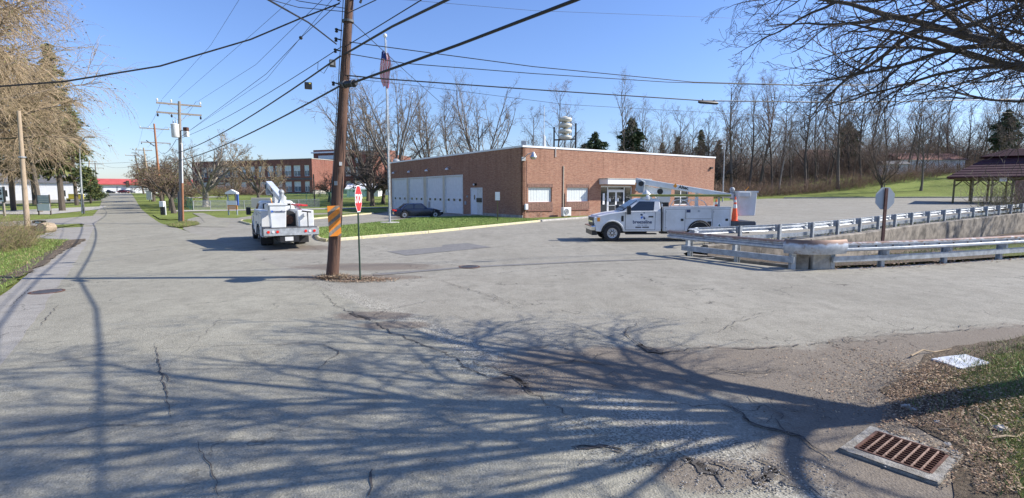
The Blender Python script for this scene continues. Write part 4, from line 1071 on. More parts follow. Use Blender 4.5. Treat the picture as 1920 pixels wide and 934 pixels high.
thicket('hedge', [(At(340, 350, 120).x, 120), (At(420, 350, 120).x, 120), (At(425, 350, 126).x, 126), (At(335, 350, 126).x, 126)], 160, 1.8, ['bud_olive', 'twig_brown', 'needle_olive'], 'olive hedge across the far lawn left of the school', r=.05)
thicket('school_shrubs', [(At(395, 350, 132).x, 128), (At(560, 350, 132).x, 122), (At(566, 350, 132).x, 126), (At(395, 350, 134).x, 133)], 420, 2.6, ['twig_brown', 'twig_red', 'bud_brown'], 'bare shrubs along the foot of the school', r=.04)
# ---- left side: drooping larch-like trees and conifers
S_WEEP = dict(seg=[12, 9, 6, 6], wob=[.03, .10, .14, .10], up=[.02, -.02, -.09, -.15], rmin=.009, tip=[.15, .2, .3, .6], num=[1, 36, 16, 12],
              start=[0, .26, .12, .1], ang=[0, 58, 44, 36], len=[1, .44, .40, .72], fall=[0, .66, .35, .3], rr=[1, .30, .38, .5])
def weeping(seed, h, r, mc, name, leaf=None):
    rng = random.Random(seed); out = []; t = thing(name, None, 'tree')
    grow(rng, Vector((0, 0, -.2)), Vector((0, 0, 1)), h, r, 0, S_WEEP, out); tree_parts(t, out, 2, 'bark_grey', mc, leaf); return t
wt = weeping(501, 30, .5, 'twig_tan', 'weeping_tree', (9000, .12, ['twig_tan', 'bud_brown', 'bud_olive'], 2))
for px, y, s, sz, l in ((-25, 50, .86, 1.05, 'great drooping tan tree with its thick trunk at the left edge'), (-190, 40, .92, 1.0, 'drooping tan tree hanging in over the top left corner'), (70, 66, .60, 1.0, 'drooping tan tree behind the notice board sign'), (20, 80, .72, 1.0, 'drooping tree farther back behind the leaning wooden pole')):
    plant(wt, px, y, s, sz, label=l)
CF = conifer(21, 20, .34, 4.6, 'needle_olive', 'spruce_tree', 1.15, -.10, .24)
for px, y, s, l in ((112, 70, 1.08, 'dark spruce whose green tips show past the drooping tan tree'), (62, 88, 1.12, 'spruce behind the leaning wooden pole at the left'), (140, 86, .86, 'shorter spruce beside the metal street light'), (20, 70, .95, 'spruce at the left edge behind the thick trunk'), (-60, 64, 1.0, 'spruce half outside the left edge')):
    plant(CF, px, y, s, label=l)
plant(conifer(31, 6.5, .2, 3.0, 'needle_olive', 'yew_tree', .9, -.05, .22), 167, 92, .92, label='small round evergreen with an orange trunk right of the street light')
plant(conifer(33, 5.0, .2, 2.4, 'needle_green', 'yew_tree', .8, -.05, .05), 176, 100, .9, label='dark rounded evergreen behind the small orange trunked one')
# ---- big street tree at the right of the camera (its limbs fill the top right and shade the road)
def near_tree():
    rng = random.Random(77)
    t = thing('street_tree', 'large bare tree whose limbs spread in from the right edge and shade the road', 'tree', (9.3, 7.2, 0))
    S = dict(seg=[6, 12, 9, 6, 4, 3], wob=[.05, .10, .15, .2, .24, .28], up=[0, -.034, -.016, -.012, .02, .05], rmin=.0034, tip=[.8, .10, .18, .3, .5, .7], num=[1, 1, 10, 8, 6, 3],
             start=[0, 0, .12, .12, .12, .15], ang=[0, 0, 42, 42, 42, 42], len=[1, 1, .46, .46, .44, .45], fall=[0, 0, .6, .45, .35, .3], rr=[1, 1, .42, .45, .5, .6])
    out = []
    out.append((0, [Vector(p) for p in ((0, 0, -.1), (-.05, -.08, .4), (-.2, -.45, 1.3), (-.45, -.95, 2.3), (-.70, -1.4, 3.2), (-.85, -1.6, 3.8))], [.38, .25, .21, .19, .18, .15]))
    hub = Vector((-.66, -1.35, 3.1)); hub2 = Vector((-.82, -1.57, 3.7))
    limbs = [(150, 37, 6.4, 0.073, hub), (178, 44, 7.8, 0.103, hub), (158, 46, 7.6, 0.095, hub), (198, 44, 7.8, 0.103, hub2), (136, 40, 7.0, 0.103, hub), (122, 34, 5.8, 0.086, hub), (218, 42, 7.0, 0.095, hub), (114, 40, 6.2, 0.086, hub2), (240, 44, 5.8, 0.086, hub2),
             (168, 58, 7.4, 0.077, hub2), (205, 62, 6.4, 0.073, hub2), (80, 50, 5.2, 0.077, hub2), (20, 52, 5.2, 0.086, hub2), (-45, 52, 5.2, 0.086, hub2), (188, 36, 6.0, 0.052, hub2)]
    for az, el, L, r, p in limbs:
        a, e = R(az), R(el); grow(rng, p, Vector((math.cos(a) * math.cos(e), math.sin(a) * math.cos(e), math.sin(e))), L, r, 1, S, out)
    mb = MB()
    for lev, pts, rad in out:
        if lev < 3: mb.tube(pts, rad, (12, 9, 6)[lev], cap=False)
    mb.build('trunk', 'bark_dark', t, smooth=True, fixn=False)
    V, Fa = tubes_np([b for b in out if b[0] >= 3], 3)
    print('near tree faces', len(Fa))
    npmesh('crown', V, Fa, ['twig_dark'], t)
    mb = MB().sphere((0, 0, -.02), .58, 10, sq=(1, 1, .45)); mb.build('root_flare', 'bark_dark', t, smooth=True)
near_tree()
thicket('bush', [(p.x, p.y) for p in (At(1835, 380, 44), At(1905, 380, 46), At(1912, 380, 49), At(1840, 380, 47))], 160, 3.0, ['twig_grey', 'needle_olive', 'twig_brown'], 'round half bare bush at the rear guardrail before the pavilion', r=.02)
thicket('shrub', [(p.x, p.y) for p in (G(-30, 482), G(60, 468), G(64, 452), G(-30, 448))], 900, 1.15, ['bud_olive', 'twig_red', 'needle_olive', 'blade_dry'], 'low reddish green shrub at the foot of the leaning wooden pole', r=.010)
for px, y, l in ((1007, 50.3, 'small dry shrub against the station wall under the first window'), (1020, 51.0, 'wider brown shrub beside the condenser unit')):
    p = At(px, 405, y); thicket('small_shrub', [(p.x - .5, p.y - .2), (p.x + .5, p.y + .1), (p.x + .4, p.y + .4), (p.x - .5, p.y + .2)], 90, .7, ['bud_brown', 'twig_red'], l, segs=3, r=.012)
# ================================================================== FIRE STATION
C0 = Vector((1.0, 49.0, 0)); EX = Vector((.83, .5577, 0)).normalized(); EY = Vector((-EX.y, EX.x, 0))
ANG = math.atan2(EX.y, EX.x)
def tx(px):                                  # distance along the right facade seen in column px
    k = (px - CX) / (F * 1.0); return (k * C0.y - C0.x) / (EX.x - k * EX.y)
def ty(px):
    k = (px - CX) / F; return (k * C0.y - C0.x) / (EY.x - k * EY.y)
def zat(py, y):
    v = (CY - py) / F; return HC + y * (v * CP - SP) / (CP + v * SP)
def facade(parent, mt, length, z0, z1, holes, th=.3, axis='x', name='wall'):
    """wall slab with rectangular holes; local x or y runs along it, its outer face on the axis, thickness inwards"""
    hs = sorted(holes); xs = sorted(set([0, length] + [h[0] for h in hs] + [h[1] for h in hs])); mb = MB()
    def B(a0, a1, b0, b1):
        if axis == 'x': mb.box(a0, a1, 0, th, b0, b1)
        else: mb.box(0, th, a0, a1, b0, b1)
    for a0, a1 in zip(xs, xs[1:]):
        cuts = sorted((h[2], h[3]) for h in hs if h[0] <= a0 + 1e-4 and h[1] >= a1 - 1e-4); z = z0
        for c0, c1 in cuts:
            if c0 > z + .01: B(a0, a1, z, c0)
            z = max(z, c1)
        if z1 > z + .01: B(a0, a1, z, z1)
    return mb.build(name, mt, parent)
def station():
    t = thing('fire_station', 'low red brick fire station with four white garage doors and a flat roof', 'building', C0, ANG)
    LX, LY, HT = 28.9, 34.2, 6.62
    wins = [(tx(990.5), tx(1034.5)), (tx(1062.4), tx(1103))]
    zb, zt = 1.55, 2.92
    ex0, ex1 = tx(1125.5), tx(1184)
    w3 = (tx(1263), tx(1289))
    holesx = [(a, b, zb, zt) for a, b in wins] + [(ex0, ex1, .1, 3.15), (w3[0], w3[1], 1.0, 2.95)]
    gd = [(ty(868.8), ty(835.0)), (ty(831.8), ty(800.8)), (ty(795.8), ty(767.8)), (ty(764.8), ty(736.8))]
    pd = (ty(905), ty(883.2))
    gz = 4.42
    holesy = [(min(a, b), max(a, b), .02, gz) for a, b in gd] + [(min(pd), max(pd), .08, 2.95)]
    facade(t, 'red_brick', LX, -.6, HT, holesx, axis='x')
    facade(t, 'red_brick', LY, -.6, HT, holesy, axis='y')
    mb = MB(); mb.box(.3, LX, LY - .3, LY, -.6, HT); mb.box(LX - .3, LX, .3, LY - .3, -.6, HT); mb.build('rear_wall', 'red_brick', t)
    MB().box(.3, LX - .3, .3, LY - .3, HT - .35, HT - .2).build('roof', 'roof_grey', t)
    for q in ((-.06, LX + .06, -.06, .36, HT, HT + .17), (-.06, .36, .36, LY + .06, HT, HT + .17), (LX - .36, LX + .06, .36, LY + .06, HT, HT + .17), (.36, LX - .36, LY - .36, LY + .06, HT, HT + .17)):
        MB().box(*q).build('coping', 'white_paint', t)
    MB().box(.32, LX - .32, .32, LY - .32, -.3, .05).build('floor', 'concrete', t)
    # windows on the lit side
    for a, b in wins:
        w_ = MB(); f = .07
        w_.box(a, a + f, .16, .24, zb, zt); w_.box(b - f, b, .16, .24, zb, zt); w_.box(a + f, b - f, .16, .24, zt - f, zt); w_.box(a + f, b - f, .16, .24, zb, zb + f)
        w_.box((a + b) / 2 - .02, (a + b) / 2 + .02, .17, .23, zb + f, zt - f)
        wo = w_.build('window', 'white_paint', t)
        MB().box(a + f, b - f, .19, .20, zb + f, zt - f).build('pane', 'glass_blue', wo)
        bl = MB(); n = 16; x0 = a + f; wd = (b - a - 2 * f) / n
        for i in range(n): bl.box(x0 + i * wd + .004, x0 + (i + 1) * wd - .004, .165 + .01 * (i % 2), .172 + .01 * (i % 2), zb + f, zt - f)
        bl.build('blind', 'blind_white', wo)
        # soldier course over and under: bricks on end
        for z0_, z1_, nm in ((zt, zt + .36, 'lintel'), (zb - .80, zb - .02, 'apron_panel')):
            mb = MB(); m_ = int((b - a + .2) / .15)
            for i in range(m_):
                xx = a - .1 + (b - a + .2) * i / m_; mb.box(xx + .012, xx + (b - a + .2) / m_ - .012, -.035 - .012 * (i % 2), .0, z0_ + .02, z1_ - .02)
            mb.box(a - .1, b + .1, -.02, .0, z0_, z1_); mb.build(nm, 'board_brown', t)
        MB().box(a - .12, b + .12, -.09, .02, zb - .86, zb - .80).build('sill', 'brown_roof', t)
    a, b = w3
    mb = MB()
    for q in ((a, a + .08), (b - .08, b), ((a + b) / 2 - .05, (a + b) / 2 + .05)): mb.box(q[0], q[1], .12, .2, 1.0, 2.95)
    for z_ in (1.0, 1.9, 2.87): mb.box(a, b, .13, .19, z_, z_ + .08)
    wo = mb.build('window', 'white_paint', t); MB().box(a, b, .15, .16, 1.0, 2.95).build('pane', 'glass_dark', wo)
    # entrance: recessed glazed lobby
    mb = MB(); dep = 1.2
    mb.box(ex0, ex0 + .05, .3, dep, .1, 3.15); mb.box(ex1 - .05, ex1, .3, dep, .1, 3.15); mb.box(ex0, ex1, dep, dep + .05, .1, 3.15); mb.box(ex0, ex1, .3, dep, 3.1, 3.15); mb.build('lobby', 'dark_grey', t)
    MB().box(ex0, ex1, 0, dep, .02, .1).build('threshold', 'concrete', t)
    W_ = ex1 - ex0; d0, d1 = ex0 + W_ * .23, ex0 + W_ * .76
    fr = MB()
    for x in (ex0, d0 - .05, d1 - .05, ex1 - .1): fr.box(x, x + .10, .10, .22, .1, 3.15)
    fr.box(ex0, ex1, .11, .21, 3.0, 3.15); fr.box(d0, d1, .11, .21, 2.62, 2.74)
    fo = fr.build('entrance_frame', 'door_white', t)
    for nm, q in (('side_pane', (ex0 + .1, d0 - .05, .1, 3.0)), ('side_pane', (d1 + .05, ex1 - .1, .1, 3.0)), ('transom', (d0, d1, 2.74, 3.0))):
        MB().box(q[0], q[1], .15, .16, q[2], q[3]).build(nm, 'glass_dark', t)
    mid = (d0 + d1) / 2
    for x0, x1 in ((d0 + .05, mid - .01), (mid + .01, d1 - .05)):
        mb = MB(); mb.box(x0, x0 + .10, .08, .14, .12, 2.6); mb.box(x1 - .10, x1, .08, .14, .12, 2.6); mb.box(x0 + .1, x1 - .1, .08, .14, .12, .36); mb.box(x0 + .1, x1 - .1, .08, .14, 2.48, 2.6)
        do = mb.build('glass_door', 'white_paint', t); MB().box(x0 + .1, x1 - .1, .105, .115, .36, 2.48).build('pane', 'glass_dark', do)
        MB().box(x0 + .05, x1 - .05, .03, .06, 1.05, 1.12).build('handle', 'aluminium', do)
        k = MB().box(x0 + .2, x0 + .42, .098, .104, 1.5, 1.82); k.build('notice', 'white_paint', do)
    c0, c1 = tx(1121) + .1, tx(1203)
    MB().box(c0, c1, -1.25, .02, 3.28, 3.80).build('canopy', 'white_paint', t, bevel=.02)
    MB().box(c0 - .05, c1 + .05, -1.30, .02, 3.80, 3.90).build('canopy_cap', 'concrete_pale', t)
    # white sticker board left of the doors
    MB().box(ex0 + .35, ex0 + .62, .05, .09, 1.2, 2.35).build('notice_board', 'white_paint', t)
    # garage doors
    for i, (a, b) in enumerate(gd):
        a, b = min(a, b), max(a, b)
        f = MB(); f.box(-.03, .14, a, a + .16, .02, gz); f.box(-.03, .14, b - .16, b, .02, gz); f.box(-.03, .14, a + .16, b - .16, gz - .16, gz); fo = f.build('garage_frame', 'old_white', t)
        a += .16; b -= .16; H_ = gz - .16; n = 8; z = .03; h = (H_ - .03) / n
        d = MB(); d.box(.13, .16, a, b, .03, H_); do = d.build('garage_door', 'door_white', t)
        for k in range(n):
            MB().box(.085, .13, a + .01, b - .01, z + k * h + .012, z + (k + 1) * h - .012).build('door_panel', 'door_white', do)
        zc = .03 + 2.5 * h + .25; wd = .62; sp = (b - a) / 3
        for k in range(3):
            y = a + sp * (k + .5); m2 = MB(); m2.box(.055, .085, y - wd / 2, y + wd / 2, zc - .22, zc + .22); fo = m2.build('door_window', 'white_paint', do)
            MB().box(.045, .056, y - wd / 2 + .07, y + wd / 2 - .07, zc - .14, zc + .14).build('pane', 'glass_dark' if i > 0 or k != 1 else 'glass_dark', fo)
    for a, b in zip(gd, gd[1:]):
        y0, y1 = max(a), min(b)
        MB().box(-.05, .02, y0 + .01, y1 - .01, .02, gz).build('door_pier', 'cream', t)
    # gooseneck lamps above the doors, lamp above the person door
    for px, py in ((744.5, 324), (773.6, 322), (806.5, 319.5), (845, 316.5)):
        y = ty(px); p = C0 + EY * y; z = zat(py, p.y)
        m2 = MB(); m2.tube([(0, y, z + .1), (-.25, y, z + .22), (-.42, y, z + .1)], .03, 6); lo = m2.build('door_lamp', 'galv_dull', t); MB().lathe([(.05, .1), (.2, 0), (.22, -.12), (.12, -.14)], 10, at=(-.42, y, z)).build('lamp_shade', 'white_paint', lo, smooth=True)
    a, b = min(pd), max(pd)
    f = MB(); f.box(-.02, .12, a, a + .08, .08, 2.95); f.box(-.02, .12, b - .08, b, .08, 2.95); f.box(-.02, .12, a + .08, b - .08, 2.85, 2.95); f.build('door_frame', 'door_white', t)
    m_ = (a + b) / 2
    do = MB().box(.05, .1, m_ + .01, b - .09, .1, 2.84).build('door', 'door_white', t); MB().box(.03, .052, m_ + .4, m_ + .62, 1.7, 2.2).build('pane', 'glass_dark', do)
    do = MB().box(.05, .1, a + .09, m_ - .01, .1, 2.84).build('door', 'old_white', t); MB().box(-.06, .05, a + .12, m_ - .05, 1.42, 1.86).build('mail_slot', 'black_plastic', do)
    z = zat(346, (C0 + EY * ty(892)).y)
    m2 = MB().box(-.22, 0, ty(892) - .22, ty(892) + .1, z - .12, z + .12); m2.build('wall_lamp', 'black_metal', t); MB().sphere((-.24, ty(892) - .05, z - .02), .11, 8).build('bulb', 'white_paint', t)
    MB().box(-.12, 0, ty(874) - .1, ty(874) + .12, 1.1, 1.5).build('meter_box', 'grey_paint', t); MB().box(-.08, 0, ty(877) - .1, ty(877) + .1, 1.9, 2.1).build('meter_box', 'grey_paint', t)
    # plinth and stoop
    MB().box(-.07, -.002, -.05, min(holesy[0][0], pd[0] if pd[0] < pd[1] else pd[1]) - .1, -.3, .32).build('plinth', 'concrete', t)
    MB().box(-1.3, -.01, min(pd) - .8, max(pd) + .6, -.1, .07).build('stoop', 'concrete', t)
    # fittings on the lit wall
    def W_(px, py, y_=None):
        a = tx(px); p = C0 + EX * a; return a, zat(py, p.y)
    a, z = W_(992, 293); m2 = MB(); m2.box(a - .9, a - .5, -.12, 0, z - .45, z - .1); m2.tube([(a - .7, -.1, z - .2), (a - .5, -.5, z + .15), (a - .1, -.75, z + .3)], .04, 8); lo = m2.build('wall_light', 'galv_dull', t)
    MB().lathe([(.06, .35), (.16, .2), (.34, -.12), (.24, -.3), (.1, -.36)], 12, at=(a - .1, -.78, z)).build('lamp_shade', 'aluminium', lo, smooth=True)
    a, z = W_(1055, 312); MB().tube([(a, -.06, z + .05), (a, -.06, .9)], .045, 8).build('conduit', 'cream', t)
    a, z = W_(1040, 285); MB().tube([(a, -.06, HT + .1), (a, -.06, zat(294, 50.5))], .04, 8).build('conduit', 'old_white', t)
    a, z = W_(1056, 372); MB().tube([(a + .07, -.07, 2.35), (a + .07, -.07, .8)], .05, 8).build('pipe_cover', 'black_plastic', t)
    a, z = W_(985.5, 387.5); MB().box(a - .18, a + .16, -.22, 0, z - .3, z + .25).build('meter', 'door_white', t, bevel=.05)
    a, z = W_(987, 330); MB().tube([(a, -.015, 5.4), (a, -.015, .6)], .012, 5).build('cable', 'dark_grey', t)
    a, z = W_(1328, 316); MB().box(a - .15, a + .2, -.25, 0, z - .05, z + .16).build('wall_lamp', 'black_metal', t)
    return t
station()
def local(a, b, z): return C0 + EX * a + EY * b + Vector((0, 0, z))
# rooftop things
def siren():
    p = local(6.2, 5.0, 6.45); base = At(1059, 272, p.y); x = base.x
    t = thing('siren', 'stack of four cream siren horns on a dark frame on the flat roof', 'siren', (x, p.y, 6.45))
    f = MB(); 
    for dx in (-1.15, 0, 1.15): f.bar((dx, 0, 0), (dx, 0, 2.0 if dx == 0 else (3.3 if dx > 0 else 2.9)), .16 if dx else .1)
    f.bar((-1.2, 0, 1.55), (1.2, 0, 1.65), .14); f.bar((-1.15, 0, .1), (1.15, 0, .1), .1); f.bar((-1.1, .1, .2), (0, .9, .05), .08); f.bar((1.1, .1, .2), (0, .9, .05), .08); f.build('frame', 'bronze', t)
    for k in range(4):
        z = 1.85 + k * .62; MB().lathe([(.2, z - .28), (.66, z - .20), (.74, z - .05), (.70, z + .12), (.3, z + .22), (.2, z + .3)], 18).build('horn', 'siren_cream', t, smooth=True)
siren()
p = At(1020, 272, 54); t = thing('roof_vent', 'round roof ventilator with a white antenna mast on the station roof', 'vent', (p.x, 54, 6.45))
MB().lathe([(1.1, 0), (1.1, .2), (.8, .28), (.8, .5), (.9, .55), (.1, .6)], 16).build('vent_body', 'concrete', t); MB().lathe([(.16, .55), (.13, 1.7), (.05, 1.75)], 8).build('stub', 'old_white', t); MB().tube([(0, 0, 1.7), (0, 0, 4.6)], .03, 6).build('antenna', 'old_white', t)
p = At(981, 272, 50.0); t = thing('floodlight', 'small beige floodlight on the parapet corner of the station', 'lamp', (p.x, 50.0, 6.79)); MB().box(-.18, .30, -.15, .2, .08, .5).build('housing', 'galv_dull', t, bevel=.04); MB().tube([(.05, 0, 0), (.05, 0, .2)], .05, 6).build('bracket', 'dark_grey', t)
p = At(742, 304, 78); t = thing('roof_turbine', 'shiny turbine vent at the far left end of the station roof', 'vent', (-17.2, 78.6, 6.3)); MB().lathe([(.3, 0), (.3, .4), (.5, .6), (.5, .9), (.2, 1.1)], 12).build('turbine', 'galv_dull', t, smooth=True)
# condenser
def condenser():
    a = tx(1052); p = local(a, -.75, .08)
    t = thing('air_conditioner', 'white condenser unit with a round fan guard beside the yellow kerb', 'air conditioner', p, ANG)
    MB().box(-.48, .48, -.2, .2, .12, .92).build('casing', 'white_paint', t, bevel=.02)
    MB().lathe([(.30, -.215), (.31, -.205), (.31, -.195)], 24, axis='y', at=(-.1, 0, .52)).build('fan_recess', 'dark_grey', t)
    g = MB()
    for r in (.08, .15, .22, .29): g.tube([( -.1 + r * math.cos(a_ * .5236), -.225, .52 + r * math.sin(a_ * .5236)) for a_ in range(13)], .012, 5)
    g.build('fan_guard', 'white_paint', t)
    m = MB(); m.box(-.42, -.34, -.2, .2, 0, .12); m.box(.34, .42, -.2, .2, 0, .12); m.build('feet', 'dark_grey', t)
condenser()
# plain sign by the lawn
p = G(933, 415.5); t = thing('small_sign', 'small blank white sign on a thin post in the station lawn', 'sign', (p.x, p.y, .05))
MB().box(-.045, .045, -.03, .03, 0, 2.35).build('post', 'olive_timber', t); MB().box(-.2, .2, -.045, -.03, 1.75, 2.45).build('panel', 'white_paint', t)
p = local(-1.6, ty(828), 0); t = thing('bollard', 'pale bollard standing between two garage doors', 'bollard', (p.x, p.y, 0)); MB().lathe([(.14, 0), (.14, 1.3), (.1, 1.38)], 12).build('bollard_post', 'concrete_pale', t)
t.name = 'bollard'

# ================================================================== SCHOOL AND HOUSES
def school():
    c = Vector((-53.0, 140.0, 1.7)); ex = Vector((-.924, .383, 0)).normalized(); ang = math.atan2(-ex.y, -ex.x)   # local +x points back to the corner
    t = thing('school_building', 'long two storey dark brick school with tall paired windows', 'building', c, ang)
    H_ = 9.5; Lx = 46
    cols = [(938, 973), (1020, 1090), (1132, 1186)]
    # columns in zoom space -> picture -> distance
    def d(px):
        k = (px - CX) / F; return (k * c.y - c.x) / (ex.x - k * ex.y)
    ws = []
    for a, b in ((1134, 1187), (1018, 1092), (920, 992), (820, 890), (735, 800), (635, 705), (536, 596), (440, 500), (345, 410), (270, 330), (182, 255), (95, 160), (20, 75)):
        x0, x1 = d(380 + b * .1714), d(380 + a * .1714); ws.append((-x1, -x0))
    holes = [(a, b, .9 + 0, 3.6) for a, b in ws] + [(a, b, 5.0, 7.9) for a, b in ws]
    mbh = [(a + Lx, b + Lx, z0, z1) for a, b, z0, z1 in holes]
    w_ = facade(t, 'school_brick', Lx, -1, H_, mbh, th=.4); w_.location = (-Lx, 0, 0)
    MB().box(-.4, 0, .4, 12.0, -1, H_).build('side_wall', 'school_brick', t); mb = MB(); mb.box(-Lx, -.4, 11.6, 12, -1, H_); mb.box(-Lx, -Lx + .4, .4, 11.6, -1, H_); mb.build('rear_wall', 'school_brick', t)
    MB().box(-Lx + .4, -.4, .4, 11.6, H_ - .6, H_ - .3).build('roof', 'roof_grey', t)
    mb = MB(); mb.box(-Lx - .1, .1, -.1, .5, H_, H_ + .18); mb.box(-.5, .1, .5, 12.1, H_, H_ + .18); mb.build('coping', 'concrete_pale', t)
    MB().box(.01, .06, 0, 12, -1, 1.4).build('plinth', 'concrete_pale', t); MB().box(-Lx, 0, -.05, -.005, -1, .6).build('plinth', 'dark_grey', t)
    mb = MB(); mb.box(-Lx, 0, -.04, -.004, 4.1, 4.5); mb.build('band', 'dark_grey', t)
    for a, b, z0, z1 in holes:
        m2 = MB(); w = b - a
        for x in (a, b - .12): m2.box(x, x + .12, .12, .22, z0, z1)
        m2.box(a + w / 2 - .06, a + w / 2 + .06, .12, .22, z0, z1)
        for z in (z0, z1 - .12, z0 + (z1 - z0) * .5): m2.box(a, b, .13, .21, z, z + .12)
        wo = m2.build('window', 'white_paint', t)
        MB().box(a, b, .20, .24, z0 + (z1 - z0) * .5, z1).build('blind', 'blind_white', wo)
        MB().box(a, b, .20, .24, z0, z0 + (z1 - z0) * .5).build('pane', 'glass_blue', wo)
    # raised centre block
    MB().box(-11.0, -1.0, 12.5, 24, -1, 13.0).build('stair_block', 'school_brick', t)
    MB().box(-11.4, -.6, 11.9, 24.4, 12.0, 12.4).build('cornice', 'white_paint', t); MB().box(-9, -2.0, 12.3, 12.49, 10.2, 11.3).build('window_band', 'blind_white', t); MB().box(1.0, 2.2, 15, 16, 12.8, 14.6).build('chimney', 'dark_grey', t)
    MB().box(-1.0, 10.5, 18.0, 24, -1, 12.9).build('link_block', 'school_brick', t)
    return t
school()
def wing():
    p = At(641, 330, 150); t = thing('school_wing', 'taller dark brick school wing behind the bare trees left of the flagpole', 'building', (p.x, 150, 1.7), math.atan2(-.30, .954))
    H_ = 11.9; L = 10.2
    hs = [(1.2, 3.0, 5.2, 8.0), (4.6, 6.6, 5.2, 8.0), (1.2, 3.0, 1.3, 3.9), (4.6, 6.6, 1.3, 3.9), (4.6, 6.6, 8.9, 10.4)]
    facade(t, 'school_brick', L, -1, H_, hs, th=.4)
    MB().box(L - .4, L, .4, 22, -1, H_).build('side_wall', 'school_brick', t); MB().box(0, .4, .4, 22, -1, H_).build('side_wall', 'school_brick', t); MB().box(.4, L - .4, 21.6, 22, -1, H_).build('rear_wall', 'school_brick', t)
    MB().box(.4, L - .4, .4, 21.6, H_ - .6, H_ - .4).build('roof', 'roof_grey', t); MB().box(-.1, L + .1, -.1, .4, H_, H_ + .2).build('coping', 'concrete_pale', t)
    for a, b, z0, z1 in hs:
        m2 = MB(); m2.box(a, a + .12, .1, .2, z0, z1); m2.box(b - .12, b, .1, .2, z0, z1); m2.box(a, b, .1, .2, (z0 + z1) / 2, (z0 + z1) / 2 + .1); wo = m2.build('window', 'white_paint', t); MB().box(a, b, .2, .24, z0, z1).build('pane', 'blind_white', wo)
wing()
def house(name, label, x, y, rz, L, D, H_, roofh, mw, mr, wins=3, gable='x', z=None, door=True):
    t = thing(name, label, 'house', (x, y, T(x, y) - .3 if z is None else z), rz)
    n = wins; hs = [(L * (i + .5) / n - .5, L * (i + .5) / n + .5, 1.2, 2.4) for i in range(n)]
    facade(t, mw, L, 0, H_, hs, th=.2)
    mb = MB(); mb.box(0, .2, .2, D, 0, H_); mb.box(L - .2, L, .2, D, 0, H_); mb.box(.2, L - .2, D - .2, D, 0, H_)
    mb.build('side_walls', mw, t)
    r = MB(); r.prism([(-.4, H_ - .02), (D + .4, H_ - .02), (D / 2, H_ + roofh)], -.4, L + .4, axis='x'); r.build('roof', mr, t)
    for a, b, z0, z1 in hs:
        m2 = MB()
        for q in ((a, a + .07), (b - .07, b), ((a + b) / 2 - .03, (a + b) / 2 + .03)): m2.box(q[0], q[1], -.02, .06, z0, z1)
        wo = m2.build('window', 'white_paint', t); MB().box(a, b, .06, .1, z0, z1).build('pane', 'glass_dark', wo)
    return t
x = At(1688, 330, 119).x; house('white_house', 'low white house with a brown roof seen through the trees left of the pavilion', x, 119, .05, 15, 8, 3.2, 1.7, 'siding_white', 'brown_roof', 5)
x = At(1660, 330, 115).x; house('white_shed', 'small white shed at the edge of the woods behind the stop sign back', x, 115, -.1, 4.5, 3.5, 2.6, .8, 'siding_white', 'roof_grey', 1)
x = At(1505, 300, 190).x; house('pale_house', 'pale house barely visible through the middle of the woods', x, 186, 0, 14, 9, 7.5, 3, 'siding_white', 'brown_roof', 3)
# left houses
x = At(45, 350, 105).x; house('white_bungalow', 'white bungalow behind the drooping trees at the left', x - 4, 96, .55, 17, 9, 3.9, 2.4, 'siding_white', 'roof_grey', 4)
x = At(-60, 350, 112).x; house('white_bungalow', 'second white house at the extreme left edge behind the trees', x, 112, 0, 14, 8, 3.6, 2.2, 'siding_white', 'brown_roof', 3)
x = At(592, 350, 170).x
for i, (px, y, L_, l) in enumerate(((650, 118, 7, 'white tent-like shed roof between the pole and the stop sign'), (700, 125, 9, 'pale low outbuilding behind the stop sign'))):
    x = At(px, 350, y).x; house('outbuilding', l, x, y, 0, L_, 5, 1.9, 1.3, 'siding_white', ('siding_white', 'roof_grey')[i], 2)
# far shop with a red roof
def shop():
    y = 218; a = At(150, 355, y); rz = R(36.9); L = 46
    t = thing('shop_building', 'long white building with a red roof at the end of the road', 'building', (a.x, y, T(a.x, y) - .3), rz)
    z1 = 3.9
    MB().box(-6, L, 0, 12, 0, z1 + .2).build('wall', 'siding_white', t)
    r = MB(); r.prism([(-1.2, z1), (13, z1), (13, z1 + .4), (5, z1 + 2.6), (-1.2, z1 + .35)], -7, L + 1, axis='x'); r.build('roof', 'red_roof', t)
    MB().box(15.5, 16.6, -1.3, 1, z1 - .9, z1 + 1.7).build('chimney', 'bronze', t)
    for i in range(9): MB().box(-3 + i * 5.0, -2.3 + i * 5.0, -.05, .02, .8, 3.0).build('window', 'galv_dull', t)
    MB().box(-6, L, -.12, -.01, z1 - .25, z1 - .05).build('gutter', 'white_paint', t)
shop()

